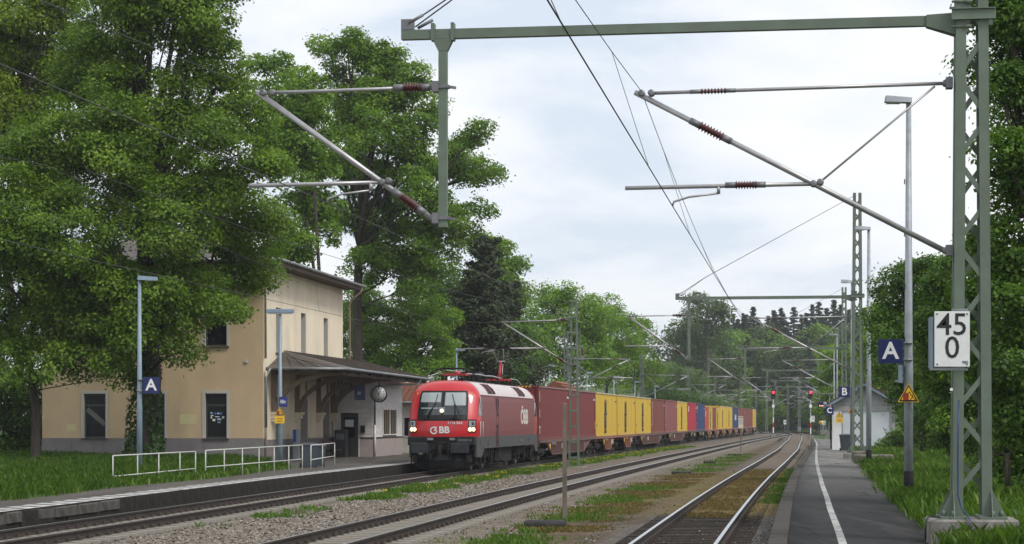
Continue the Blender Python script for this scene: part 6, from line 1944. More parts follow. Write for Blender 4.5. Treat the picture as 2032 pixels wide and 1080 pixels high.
wk = [("belly", 0, 1, "rusty brown deep bellied wagon under the two dark red containers"), ("hang", 2, 3, "orange wagon with trapezoid side frames under the first two yellow containers"), ("belly", 4, 5, "brown deep bellied wagon under the third yellow and the red brown container"),
      ("belly", 6, 7, "brown deep bellied wagon under the faded red and the single yellow container"), ("dark", 8, 9, "sooty dark wagon under the crimson and plain navy containers"), ("hang", 10, 13, "orange wagon with trapezoid side frames under the four short containers"),
      ("hang", 14, 15, "orange wagon with trapezoid side frames under the two full height yellow containers"), ("hang", 16, 17, "orange wagon under the lettered navy container, behind the framed notice board"), ("belly", 18, 19, "brown wagon under the last two red brown containers"), ("belly", 20, 20, "brown wagon carrying the last yellow container")]
for kind, i, j, lab in wk: wagon(kind, bounds[i][0] - .15, bounds[j][1] + .12, lab)
# ================================================================== overhead line
M_mast = mat("green_grey_mast_paint", (.135, .175, .135), rough=.6, var=.14, vscale=2, dirt=.4, dirt_col=(.10, .10, .07), dscale=3)
M_tube = mat("aluminium_tube", (.42, .41, .42), rough=.4, metal=.6, var=.15, vscale=6)
M_ins = mat("oxblood_insulator", (.085, .02, .02), rough=.35, var=.15)
M_fit = mat("grey_fittings", (.19, .19, .20), rough=.5, metal=.4, var=.2)
M_wire = mat("dark_wire", (.035, .035, .04), rough=.6, var=.2)

def insulator(par, p, q, big=.085, sheds=7):
    """shed insulator between two points of a tube"""
    p, q = Vector(p), Vector(q); d = (q - p)
    pts, rs = [], []
    n = sheds * 3 + 4
    for k in range(n + 1):
        t = k / n; pts.append(p + d * t)
        inner = 4 <= k <= n - 4
        rs.append(big if inner and k % 3 == 2 else big * .55)
    b = MB(); b.tube(pts, rs, 8); o = b.build("insulator", M_ins, par, fix=False)
    for e in (p, q):
        MB().tube([e - d.normalized() * .08, e + d.normalized() * .10], big * .66, 8).build("end_fitting", M_fit, par)
    return o

def cantilever(parent, u0, ztop, zbot, tip, reg, strut=True, insul_at="line", mir=1):
    """swivelling bracket: local x = towards the track is -x; u measured from the post axis"""
    def Q(u, z, y=0): return (-u * mir, y, z)
    c = MB()
    c.tube([Q(u0 + .1, ztop), Q(tip[0] - .12, tip[1] + .0)], .028, 8)
    root = c.build("cantilever", M_tube, parent)
    dg = MB(); dg.tube([Q(u0 + .12, zbot), Q(tip[0] + .1, tip[1] + .02)], .042, 8); dg.build("diagonal_tube", M_tube, root)
    def along(t): return Q(u0 + .12 + (tip[0] + .1 - u0 - .12) * t, zbot + (tip[1] + .02 - zbot) * t)
    du = tip[0] - u0
    if insul_at == "line":
        insulator(root, Q(u0 + .71 * du, ztop + (tip[1] - ztop) * .71), Q(u0 + .82 * du, ztop + (tip[1] - ztop) * .82), .05, 9)
        insulator(root, along(.70), along(.80), .08, 9)
        insulator(root, Q(reg[0] - 2.05, reg[1]), Q(reg[0] - 1.62, reg[1]), .07, 9)
    else:
        insulator(root, Q(u0 + .22, ztop), Q(u0 + .62, ztop), .085, 8)
        insulator(root, along(.06), along(.19), .085, 8)
    # registration tube hanging from the diagonal
    tz = (reg[1] - zbot) / (tip[1] - zbot); ux = u0 + (tip[0] - u0) * tz
    rt = MB(); rt.tube([Q(ux + .12, reg[1] + .0), Q(reg[0], reg[1] - .02)], .032, 8); rt.build("registration_tube", M_tube, root)
    if strut:
        s = MB(); s.tube([Q(u0 + .26, ztop - .04), Q(ux - .04, reg[1] + .06)], .018, 6); s.build("strut", M_tube, root)
    sa = MB(); sx = reg[0] - 1.42 if insul_at == "line" else reg[0] - 1.95
    sa.tube([Q(sx, reg[1]), Q(sx, reg[1] - .13)], .03, 6); sa.tube([Q(sx, reg[1] - .12), Q(sx + .45, reg[1] - .17), Q(sx + .68, reg[1] - .24), Q(sx + .70, reg[1] - .30)], .018, 6)
    sa.build("steady_arm", M_tube, root)
    for (u, z) in ((tip[0], tip[1]), (tip[0] - .15, tip[1]), (ux, reg[1] + .02), (ux + .1, reg[1])):
        MB().lathe([(.02, -.05), (.055, -.05), (.055, .05), (.02, .05)], Q(u, z), 8, axis='y').build("clamp", M_fit, root)
    for z in (ztop, zbot):
        f = MB(); f.lathe([(.02, -.05), (.055, -.05), (.055, .05), (.02, .05)], Q(u0 + .1, z), 8, axis='y')
        f.box(min(Q(u0, 0)[0], Q(u0 + .1, 0)[0]), max(Q(u0, 0)[0], Q(u0 + .1, 0)[0]), -.1, .1, z - .08, z + .08)
        f.build("hinge_bracket", M_fit, root)
    return root, sx + .70, reg[1] - .30

def lattice_mast(name, loc, rz, label, group, z0, z1, w0, w1, leg=.15, panel=.62, block=(1.3, 1.1, .0, .0)):
    """four angle legs, zig-zag bracing on each side, concrete foot"""
    o = empty(name, loc, rz); tag(o, label, "catenary mast", group)
    def hw(z): return (w0 + (w1 - w0) * (z - z0) / (z1 - z0)) / 2
    for sx in (-1, 1):
        for sy in (-1, 1):
            b = MB(); t = .016; h0, h1 = hw(z0), hw(z1)
            for (ax, ay, bx, by) in ((0, 0, leg, t), (0, 0, t, leg)):
                p8 = []
                for (h, z) in ((h0, z0), (h1, z1)):
                    for (ux, uy) in ((ax, ay), (bx, ay), (bx, by), (ax, by)):
                        p8.append((sx * (h - ux), sy * (h - uy), z))
                b.hexa(p8)
            b.build("leg", M_mast, o)
    zz = [z0 + .35]
    while zz[-1] + panel < z1 - .2: zz.append(zz[-1] + panel)
    for face in range(4):
        sgn = 1
        for k in range(len(zz) - 1):
            a, c = hw(zz[k]) - .03, hw(zz[k + 1]) - .03
            s = 1 if (k + face // 2 + face) % 2 == 0 else -1
            d0, d1 = hw(zz[k]) - .022, hw(zz[k + 1]) - .022
            b = MB()
            if face == 0: b.bar((-s * a, -d0, zz[k]), (s * c, -d1, zz[k + 1]), .075, .012, up=(0, 1, 0))
            elif face == 1: b.bar((-s * a, d0, zz[k]), (s * c, d1, zz[k + 1]), .075, .012, up=(0, 1, 0))
            elif face == 2: b.bar((-d0, -s * a, zz[k]), (-d1, s * c, zz[k + 1]), .075, .012, up=(1, 0, 0))
            else: b.bar((d0, -s * a, zz[k]), (d1, s * c, zz[k + 1]), .075, .012, up=(1, 0, 0))
            b.build("brace", M_mast, o)
    f = MB(); h = w0 / 2
    for sx in (-1, 1):
        for sy in (-1, 1):
            f.prism([(sx * h, z0 + .02), (sx * (h + .2), z0 + .02), (sx * h, z0 + .42)], sy * (h - .02), sy * (h - .005), 'y')
            f.prism([(sy * h, z0 + .02), (sy * (h + .2), z0 + .02), (sy * h, z0 + .42)], sx * (h - .02), sx * (h - .005), 'x')
            f.box(sx * h - .2, sx * h + .2, sy * h - .2, sy * h + .2, z0 - .01, z0 + .025)
            for d in ((sx * .13, -sy * .0), (0, sy * .13)):
                f.tube([(sx * h + d[0], sy * h + d[1], z0 + .02), (sx * h + d[0], sy * h + d[1], z0 + .11)], .028, 6)
    f.build("foot_plate", M_mast, o)
    b = MB(); b.bbox(-block[0] / 2, block[0] / 2, -block[1] / 2, block[1] / 2, z0 - .75, z0 - .012, .03); b.build("concrete_block", M_conc, o)
    return o, hw

# ---- masts on the platform side: beam across two tracks, drop post, two brackets
MASTS = []
mast_Y = [30.7, 97.9, 167.0, 237.0, 300.0, 352.0]
lab_r = ["nearest lattice catenary mast on a concrete block, carrying the kilometre plate", "second lattice mast down the platform, beside the white hut", "third lattice mast, rising behind the hut roof", "fourth lattice mast, near the platform end", "fifth lattice mast, beyond the platform end by the shunting signals", "sixth lattice mast, before the wooded hill"]
proto = None
for i, Y in enumerate(mast_Y):
    px_ = {0: 1927, 1: 1701, 2: 1675}.get(i)
    t3 = at_y(3, Y)
    if px_: X = px_x(px_, Y)
    else: X = t3[0] + 4.85
    h = heading(2, Y)
    if i == 0: h = R(8.1)
    loc = (X, Y, 0)
    if proto is None:
        m, hw = lattice_mast("catenary_mast", loc, -h, lab_r[0], "lattice masts on the platform side", .76, 13.1, .575, .40)
        zb = 8.17
        b = MB(); b.box(-8.64, -.60, -.065, .065, zb - .07, zb + .075)
        beam = b.build("beam", M_mast, m)
        b = MB(); b.hexa([(-.66, -.09, zb - .085), (-.24, -.12, zb - .22), (-.24, .12, zb - .22), (-.66, .09, zb - .085), (-.66, -.09, zb + .085), (-.24, -.12, zb + .10), (-.24, .12, zb + .10), (-.66, .09, zb + .085)])
        for y in (-.255, .255):
            b.box(-.30, .34, y - .012, y + .012, zb - .02, zb + .12); b.box(-.30, .34, y - .045, y + .045, zb + .121, zb + .135); b.box(-.30, .34, y - .045, y + .045, zb - .035, zb - .021)
        for z in (zb - .13, zb + .24):
            for y in (-.24, .24): b.tube([(-.3, y, z), (.0, y, z)], .02, 6); b.tube([(-.12, y, z), (-.02, y, z)], .035, 6)
        b.build("beam_bracket", M_mast, beam)
        b = MB()
        for s in (-.06, .06): b.tube([(-8.54 + (.1 if s > 0 else 0), s, zb + .14), (-7.2, s * .6, zb + 1.0), (-.2, 0, 12.95)], .012, 5)
        b.build("stay_wire", M_wire, beam)
        b = MB(); b.box(-8.64, -8.45, -.07, .07, zb + .078, zb + .24)
        b.tube([(-8.52, -.06, zb + .18), (-8.3, -.05, zb + .30)], .025, 6); b.tube([(-8.4, .06, zb + .12), (-8.16, .05, zb + .24)], .025, 6)
        b.build("stay_fitting", M_fit, beam)
        b = MB(); b.box(-8.055, -7.925, -.06, .06, 5.19, zb - .075)
        b.hexa([(-8.06, -.065, zb - .26), (-7.92, -.065, zb - .26), (-7.92, .065, zb - .26), (-8.06, .065, zb - .26), (-8.15, -.075, zb - .075), (-7.83, -.075, zb - .075), (-7.83, .075, zb - .075), (-8.15, .075, zb - .075)])
        for x in (-8.17, -7.86): b.box(x, x + .05, -.085, .085, zb - .10, zb + .17)
        post = b.build("drop_post", M_mast, m)
        c3, s3, z3 = cantilever(m, .27, 7.24, 4.74, (4.92, 7.19), (5.17, 5.77))
        c2_, s2, z2 = cantilever(m, 8.05, 7.36, 5.33, (10.85, 7.33), (11.08, 5.90), strut=False, insul_at="post")
        b = MB()
        for z in (7.36, 5.33): b.box(-8.085, -7.895, -.08, .08, z - .025, z + .025); b.bar((-7.9, 0, z), (-7.79, 0, z - .02), .05, .04)
        b.build("post_clamp", M_fit, m)
        proto, pcm = m, None
    else:
        if pcm is None: pcm = child_map(proto)
        m = copy_tree(proto, pcm)
        m.location = (loc[0], loc[1], -.15 if i > 2 else -.3 + .22); m.rotation_euler = (0, 0, -h)
        tag(m, lab_r[i], "catenary mast", "lattice masts on the platform side")
    MASTS.append(m)
def mast_pt(i, u, z):
    m = MASTS[i]
    return Matrix.Translation(m.location) @ Matrix.Rotation(m.rotation_euler.z, 4, 'Z') @ Vector((-u, 0, z))

# ---- masts of track 1: one ladder mast between the tracks, then lattice masts beyond the train
def ladder_mast(Y):
    X = px_x(1139, Y)
    o = empty("ladder_mast", (X, Y, -.2), -heading(1, Y)); tag(o, "narrow ladder like mast between the container train and the middle track", "catenary mast")
    H = 8.75
    for s in (-1, 1):
        for q in (-1, 1):
            b = MB(); b.hexa([(s * .24 - .035, q * .16 - .04, 0), (s * .24 + .035, q * .16 - .04, 0), (s * .24 + .035, q * .16 + .04, 0), (s * .24 - .035, q * .16 + .04, 0), (s * .125 - .035, q * .12 - .04, H), (s * .125 + .035, q * .12 - .04, H), (s * .125 + .035, q * .12 + .04, H), (s * .125 - .035, q * .12 + .04, H)])
            b.build("leg", M_mast, o)
    k = 0; z = .4
    while z < H - .1:
        w = .24 + (.125 - .24) * z / H
        b = MB()
        for q in (-1, 1): b.box(-w - .03, w + .03, q * .16 - .01 + (-.045 if q < 0 else .025), q * .16 + .01 + (-.045 if q < 0 else .025), z, z + .12)
        b.build("rung", M_mast, o); z += .82
    b = MB()
    for s in (-1, 1): b.prism([(s * .22, .0), (s * .42, .0), (s * .22, .35)], -.2, -.18, 'y'); b.prism([(s * .22, .0), (s * .42, .0), (s * .22, .35)], .18, .2, 'y')
    b.build("foot_plate", M_mast, o)
    MB().bbox(-.6, .6, -.6, .6, -.5, .0, .03).build("concrete_block", M_conc, o)
    c, s1, z1 = cantilever(o, .16, 7.7, 5.35, (3.75, 7.6), (3.85 + 2.15, 6.25) if False else (6.2, 6.22), strut=False, insul_at="post")
    return o, s1
def mast1(Y):
    t = at_y(1, Y)
    return t
M1 = []
o1, s1 = ladder_mast(108.0)
M1.append(o1)
pl_ = None
ml = [170.0, 231.0, 292.0, 345.0]
lab_l = ["lattice mast behind the yellow containers, its bracket reaching over the train", "next lattice mast beyond the train, near the crimson container", "lattice mast beyond the short containers of the train", "lattice mast beyond the train's last container"]
for i, Y in enumerate(ml):
    t = at_y(1, Y, -5.6)
    if pl_ is None:
        pl_, _h = lattice_mast("catenary_mast", (t[0], Y, 0), -heading(1, Y), lab_l[0], "lattice masts beyond the train", .3, 9.6, .46, .34, leg=.09, panel=.8)
        cantilever(pl_, .2, 7.35, 4.85, (5.2, 7.25), (5.5, 5.75), mir=-1)
        pcl = child_map(pl_); m = pl_
    else:
        m = copy_tree(pl_, pcl); m.location = (t[0], Y, 0); m.rotation_euler = (0, 0, -heading(1, Y)); tag(m, lab_l[i], "catenary mast", "lattice masts beyond the train")
    M1.append(m)
# switch gear post left of the ladder mast
Y = 128.0
sp_ = empty("switch_post", (px_x(1149, Y), Y, 0), 0); tag(sp_, "thin post with white line switch right behind the ladder mast", "post")
b = MB(); b.box(-.09, -.05, -.06, .06, -.2, 8.0); b.box(.05, .09, -.06, .06, -.2, 8.0)
for k in range(12): b.bar((-.07 if k % 2 else .07, 0, .3 + k * .6), (.07 if k % 2 else -.07, 0, .9 + k * .6), .03, .02)
b.build("post", M_mast, sp_)
b = MB(); b.box(-.3, .35, -.15, .15, 6.0, 6.12)
b.build("switch_base", M_zinc, sp_)
for x in (-.18, .2): insulator(sp_, (x, 0, 6.15), (x, 0, 6.75), .08, 5)
b = MB(); b.bar((-.2, 0, 6.82), (.25, 0, 6.82), .05, .05); b.build("switch_blade", M_zinc, sp_)
# extra far masts in the station throat
for i, (px, Y, lab) in enumerate(((1521, 385, "far lattice mast between the end of the train and the signal"), (1563, 400, "far lattice mast to the platform side of the first signal"), (1586, 372, "far lattice mast halfway between the two red signals"))):
    m = copy_tree(pl_, pcl); m.location = (px_x(px, Y), Y, -.3); m.rotation_euler = (0, 0, R(4)); tag(m, lab, "catenary mast", "far masts in the station throat")
for i, (px, Y, lab) in enumerate(((1500, 392, "far bracket mast just above the last yellow container"), (1470, 378, "far bracket mast above the lettered navy container"), (1545, 430, "farthest bracket mast before the wood"))):
    m = copy_tree(pl_, pcl); m.location = (px_x(px, Y), Y, -.3); m.rotation_euler = (0, 0, R(175)); tag(m, lab, "catenary mast", "far masts in the station throat")

# ---- wires
def catenary(name, label, sup, rw=.006):
    """sup = list of (messenger point, contact point)"""
    o = empty(name, (0, 0, 0)); tag(o, label, "overhead wire", "overhead wires")
    mw, cw_ = MB(), MB(); dr = []
    for k in range(len(sup) - 1):
        (m0, c0), (m1, c1) = sup[k], sup[k + 1]
        L = (m1 - m0).length; n = 14
        sag = min(1.0, L / 65) ** 2 * .95
        pm = [m0.lerp(m1, t / n) - Vector((0, 0, 4 * sag * (t / n) * (1 - t / n))) for t in range(n + 1)]
        pc = [c0.lerp(c1, t / n) for t in range(n + 1)]
        mw.tube(pm, rw, 5, cap=False); cw_.tube(pc, rw * 1.3, 5, cap=False)
        for t in range(1, n, 2):
            d = MB(); d.tube([pm[t], pc[t]], .004, 4, cap=False); dr.append(d)
    mw.build("messenger_wire", M_wire, o, fix=False); cw_.build("contact_wire", M_wire, o, fix=False)
    for d in dr: d.build("dropper", M_wire, o, fix=False)
    return o
def behind(p, q, Y):
    t = (Y - p.y) / (q.y - p.y); return p + (q - p) * t
sup3 = [(mast_pt(i, 4.92, 7.22), mast_pt(i, s3, z3)) for i in range(5)]
pre = (Vector((track(3, -36)[0] - .3, -36, 7.2)), Vector((track(3, -36)[0] + .3, -36, 5.45)))
catenary("overhead_line", "contact and carrying wires above the platform track, crossing the open sky", [pre] + sup3)
sup2 = [(mast_pt(i, 10.85, 7.36), mast_pt(i, s2, z2)) for i in range(5)]
pre = (Vector((track(2, -36)[0] - .3, -36, 7.25)), Vector((track(2, -36)[0] + .3, -36, 5.5)))
catenary("overhead_line", "contact and carrying wires above the middle track, seen against the old trees", [pre] + sup2)
def w1(o, u, z, mir=1):
    return Matrix.Translation(o.location) @ Matrix.Rotation(o.rotation_euler.z, 4, 'Z') @ Vector((-u * mir, 0, z))
sup1 = [(w1(o1, 3.75, 7.6), w1(o1, 3.3, 5.9))] + [(w1(m, 5.2, 7.25, -1), w1(m, 4.9, 5.6, -1)) for m in M1[1:]]
pre = [(Vector((track(1, -25)[0], -25, 7.3)), Vector((track(1, -25)[0], -25, 5.6))), (Vector((track(1, 42)[0] - .2, 42, 7.4)), Vector((track(1, 42)[0] - .3, 42, 5.7)))]
catenary("overhead_line", "contact and carrying wires above the locomotive and its train", pre + sup1)
# feeder lines
for (p, q, s, lab) in ((Vector((-26, 30, 12.6)), Vector((-4.2, 150, 7.3)), .8, "single thin wire running down past the station roof in front of the trees"),
                       (Vector((-12.4, 60, 9.5)), w1(o1, .2, 7.9), .5, "sagging thin wire from the old trees to the ladder mast")):
    b = MB(); n = 16
    b.tube([p.lerp(q, t / n) - Vector((0, 0, 4 * s * (t / n) * (1 - t / n))) for t in range(n + 1)], .009, 5, cap=False)
    o = b.build("feeder_wire", M_wire, None, fix=False); tag(o, lab, "wire", "thin feeder wires")

# ================================================================== lamps, signs, signals
def lamp_post(Xp, Y, zb, zt, label, group, r=.075, head="single", side=-1, sleeve=False, m=M_bluesteel, hl=.62):
    o = empty("lamp_post", (Xp, Y, zb), 0); tag(o, label, "lamp post", group)
    H = zt - zb
    b = MB(); b.tube([(0, 0, -.2), (0, 0, H * .35), (0, 0, H * .36), (0, 0, H)], [r * 1.12, r * 1.08, r, r * .62], 12); b.build("pole", m, o)
    if sleeve: MB().tube([(0, 0, -.2), (0, 0, .62)], r * 1.22, 12).build("sleeve", mat("black_bitumen_sleeve", (.008, .008, .009), spec=.2, rough=.7), o)
    b = MB()
    if head == "single":
        x0, x1 = (-hl * 1.0, .06) if side < 0 else (-.06, hl)
        b.hexa([(x0, -.13, H - .05), (x1, -.13, H - .07), (x1, .13, H - .07), (x0, .13, H - .05), (x0 + .02, -.1, H + .10), (x1, -.1, H + .05), (x1, .1, H + .05), (x0 + .02, .1, H + .10)])
    else:
        b.bbox(-.56, .56, -.13, .13, H - .04, H + .11, .025)
    hd2 = b.build("lamp_head", m, o)
    g = MB(); x0, x1 = ((-hl * .95, -.2) if side < 0 else (.2, hl * .95)) if head == "single" else (-.5, .5)
    g.box(x0, x1, -.1, .1, H - .085, H - .07 if head == "single" else H - .045); g.build("diffuser", mat("lamp_diffuser", (.55, .56, .56), rough=.3), hd2)
    return o
for (px, Y, zt, lab, sl) in ((1803, 49.0, 9.83, "tall galvanised lamp post with a letter A board and a warning triangle", True), (1724, 84.0, 10.05, "second tall galvanised lamp post, standing by the concrete blocks", True), (1691, 105.0, 9.3, "third tall galvanised lamp post, carrying the letter B board", True)):
    o = lamp_post(px_x(px, Y), Y, .38, zt, lab, "tall lamp posts on the near platform", .098, "single", -1, sl, M_galv, .56)
    for k in range(6):
        MB().box(-.105, -.09, -.03, .03, 1.2 + k * 1.25, 1.32 + k * 1.25).build("step_lug", M_black, o)
for (px, Y, zt, lab) in ((1661, 168, 8.9, "slim lamp post behind the hut with a pale head"), (1655, 205, 8.9, "farther slim lamp post over the hut gutter"), (1761, 150, 7.5, "slim lamp post rising behind the hut's bank side")):
    lamp_post(px_x(px, Y), Y, .3, px_z({1661: 664, 1655: 692, 1761: 629}[px], Y), lab, "slim lamp posts along the near platform", .07, "single", -1, False, M_galv, .6)
lamp_post(px_x(277, 72), 72, .3, px_z(553, 72), "blue grey lamp post with a letter A board, rising from the lawn", "lamp posts on the station platform", .088, "single", 1, False, hl=.62)
lamp_post(px_x(556, 82.6), 82.6, .3, px_z(619, 82.6), "blue grey lamp post with a double head in front of the canopy", "lamp posts on the station platform", .085, "double")
for (px, py, Y, hd_, lab) in ((906, 694, 134, "single", "lamp post behind the locomotive cab roof"), (1021, 714, 154, "double", "lamp post with a double head beside the raised pantograph"), (1090, 726, 174, "single", "lamp post behind the first dark red container"), (1165, 740, 198, "single", "lamp post beyond the first yellow container"),
                              (1218, 748, 221, "single", "lamp post beyond the second yellow container"), (1260, 758, 248, "single", "lamp post beyond the red brown container"), (1300, 767, 278, "single", "lamp post beyond the faded red container"), (1330, 774, 305, "double", "far lamp post with a double head beyond the single yellow container")):
    lamp_post(px_x(px, Y), Y, .3, px_z(py, Y), lab, "lamp posts on the station platform", .075, hd_, 1, False, hl=.55)

def board_sign(name, label, X, Y, Z, w, h, m, body, size, tm, cat="sign", group=None, d=.03, rz=0.0, bold=.02):
    o = empty(name, (X, Y, Z), rz); tag(o, label, cat, group)
    MB().bbox(-w / 2, w / 2, -d / 2, d / 2, -h / 2, h / 2, .004).build("panel", m, o)
    if body: text("lettering", body, size, tm, o, (0, -d / 2 - .003, 0), (R(90), 0, 0), bold)
    return o
def bands(o, r, zs, off=0.0):
    b = MB()
    for z in zs: b.lathe([(r, z - .02), (r + .012, z - .02), (r + .012, z + .02), (r, z + .02)], (off, .1, 0), 12); b.box(off - .3 if off > 0 else off, off if off > 0 else off + .3, .08, .11, z - .02, z + .02)
    b.build("clamp_band", M_zinc, o)
Y = 48.85
o = board_sign("section_board", "navy board with a white letter A on the tall lamp post above the warning triangle", px_x(1767, Y), Y, px_z(697.5, Y), .585, .575, M_navy, "A", .56, M_white, "sign", "navy letter boards"); bands(o, .1, (.2, -.2), px_x(1803, Y) - px_x(1767, Y))
Y = 71.85
o = board_sign("section_board", "navy board with a white letter A beside the lawn lamp post", px_x(300, Y), Y, px_z(765, Y), .585, .575, M_navy, "A", .56, M_white, "sign", "navy letter boards"); bands(o, .09, (.2, -.2), px_x(277, Y) - px_x(300, Y))
Y = 104.85
o = board_sign("section_board", "navy board with a white letter B on the lamp post by the hut", px_x(1675.5, Y), Y, px_z(778, Y), .56, .54, M_navy, "B", .52, M_white, "sign", "navy letter boards"); bands(o, .09, (.2, -.2), px_x(1691, Y) - px_x(1675.5, Y))
Y = 126.3
o = board_sign("section_board", "navy board with a white letter C hanging at the hut's eave", px_x(1646, Y), Y, px_z(815, Y), .5, .5, M_navy, "C", .46, M_white, "sign", "navy letter boards")
MB().tube([(.0, 0, .25), (.0, 0, .75)], .02, 6).build("hanger", M_zinc, o)
Y = 140
o = board_sign("departure_display", "dark blue departure display with an orange line of text beyond the hut's eave", px_x(1637, Y), Y, px_z(803, Y), .95, .32, M_navy, None, 0, None, "display")
marks("heading_line", M_white, o, (-.05, -.02, .03), (1, 0, 0), (0, 0, 1), 5, .05, .07, .02, 1); marks("text_line", emit_mat("amber_text", (1, .35, .05), 1.2), o, (-.38, -.02, -.12), (1, 0, 0), (0, 0, 1), 11, .05, .08, .02, 2)
MB().box(-.48, .48, -.04, .04, .165, .2).build("top_cover", M_zinc, o)
for s in (-.35, .35): MB().tube([(s, 0, .17), (s, 0, .7)], .02, 6).build("hanger", M_zinc, o)
MB().tube([(-.6, 0, .72), (2.6, 0, .72)], .04, 6).build("bracket_arm", M_zinc, o)
# station name on the double lamp post
Y = 82.4
o = empty("station_name_sign", (px_x(562, Y) - .0, Y, px_z(797.5, Y)), R(-18)); tag(o, "small blue station name sign on the double headed lamp post", "sign")
MB().bbox(-.17, .17, -.03, .03, -.2, .2, .006).build("panel", mat("blue_name_sign", (.02, .035, .19), rough=.35, var=.05), o)
text("lettering", "Aßling", .2, M_white, o, (0, -.034, 0), (R(90), 0, 0), .02, sx=.5)
def pictogram(o, s):
    b = MB(); b.box(-.11 * s, .02 * s, -.004, .0, -.10 * s, .07 * s); b.build("train_picture", mat("dark_red_print", (.28, .03, .02), rough=.5), o, (-.02 * s, -.012, -.02 * s))
    b = MB(); b.bar((.03 * s, -.003, .05 * s), (.10 * s, -.003, -.03 * s), .022 * s, .004, up=(0, 1, 0)); b.bar((.10 * s, -.003, -.03 * s), (.16 * s, -.003, -.09 * s), .02 * s, .004, up=(0, 1, 0)); b.bar((.07 * s, -.003, .0), (.13 * s, -.003, .03 * s), .018 * s, .004, up=(0, 1, 0)); b.bar((.09 * s, -.003, -.02 * s), (.04 * s, -.003, -.09 * s), .02 * s, .004, up=(0, 1, 0))
    b.lathe([(.001, -.004), (.022 * s, -.004), (.022 * s, 0), (.001, 0)], (.02 * s, 0, .08 * s), 8, axis='y'); b.box(-.13 * s, .15 * s, -.004, 0, -.13 * s, -.115 * s)
    b.build("falling_figure", M_black, o, (0, -.012, -.02 * s))
def warn_triangle(label, X, Y, Z, w, sub=None, group="yellow warning triangles", lightning=False):
    o = empty("warning_sign", (X, Y, Z), 0); tag(o, label, "warning sign", group)
    h = w * .87
    def tri(k): return [(-w / 2 * k, -h * .38 * k - h * .04 * (k - 1) * 0), (w / 2 * k, -h * .38 * k), (0, h * .62 * k)]
    MB().prism(tri(1.0), -.008, .012, 'y').build("panel", M_yellow_s, o)
    MB().prism(tri(.90), -.0115, -.0085, 'y').build("black_border", M_black, o)
    MB().prism(tri(.70), -.015, -.012, 'y').build("yellow_field", M_yellow_s, o)
    s = w / .5
    if lightning:
        b = MB(); b.bar((-.03 * s, -.018, .1 * s), (.03 * s, -.018, -.09 * s), .03 * s, .004, up=(0, 1, 0)); b.bar((.06 * s, -.018, .02 * s), (-.06 * s, -.018, -.0 * s), .024 * s, .004, up=(0, 1, 0)); b.build("picture", M_black, o)
    else: pictogram(o, s); 
    if sub:
        MB().bbox(-w * .46, w * .46, -.008, .012, -h * .38 - .02 - sub, -h * .38 - .02, .004).build("text_plate", M_yellow_s, o)
        b = MB()
        for k in range(3): b.box(-w * (.3 - .06 * (k % 2)), w * (.3 - .06 * (k % 2)), -.012, -.009, -h * .38 - sub * (.3 + .22 * k) - .03, -h * .38 - sub * (.3 + .22 * k) - .015)
        b.build("small_print", M_black, o)
    return o
Y = 48.8
warn_triangle("yellow warning triangle with a train on the tall lamp post under the letter A board", px_x(1803, Y), Y, px_z(784, Y), .51)
o = empty("side_panel_box", (px_x(1789, Y), Y + .1, px_z(742, Y)), R(70)); tag(o, "slim grey blue panel clamped to the tall lamp post under the letter A board", "panel")
MB().bbox(-.2, .2, -.03, .03, -.21, .21, .004).build("panel", M_bluesteel, o); MB().box(-.05, .05, .03, .14, -.2, -.14).build("clamp", M_zinc, o)
Y = 82.35
warn_triangle("yellow warning triangle with a text plate on the double headed lamp post", px_x(555, Y), Y, px_z(818, Y), .42, .29)
Y = 104.8
warn_triangle("small yellow warning triangle on the lamp post under the letter B board", px_x(1691, Y), Y, px_z(815, Y), .44)
Y = 126.7
warn_triangle("yellow warning triangle with a text plate on the white hut wall", px_x(1665.5, Y), Y, px_z(824, Y), .44, .3, lightning=True)
# kilometre plate on the nearest mast
Y = 30.28
o = empty("kilometre_plate", (px_x(1889, Y), Y, px_z(673, Y)), 0); tag(o, "large white kilometre plate reading 45 over 0 on the nearest mast", "sign", "white kilometre plates")
M_plate = mat("enamel_plate", (.74, .75, .76), rough=.35, var=.03, dirt=.25, dirt_col=(.45, .36, .2), dscale=4)
MB().bbox(-.26, .26, -.015, .012, -.405, .405, .006).build("panel", M_plate, o)
text("numerals", "45", .46, M_black, o, (.0, -.018, .2), (R(90), 0, 0), .004, sx=1.0); text("numeral", "0", .46, M_black, o, (.0, -.018, -.14), (R(90), 0, 0), .004, sx=1.0)
text("small_number", "980", .06, M_black, o, (.19, -.018, -.345), (R(90), 0, 0), .0)
b = MB()
for (x, z) in ((-.22, .37), (.22, .37), (-.22, -.37), (.22, -.37)): b.lathe([(.001, -.022), (.014, -.022), (.014, -.014), (.001, -.014)], (x, 0, z), 8, axis='y')
b.build("screw", M_fit, o)
MB().box(-.285, -.270, .02, .30, -.42, .33).build("side_plate", M_bluesteel, o)
b = MB(); b.box(-.32, .0, .015, .05, -.46, -.42); b.box(.0, .24, .015, .05, -.46, -.42); b.box(.0, .24, .015, .05, .41, .45); b.build("mounting_rail", M_zinc, o)
MB().box(-.02, .02, .05 - .02, .06 - .02, -.76, -.72).build("sticker", M_white, o)
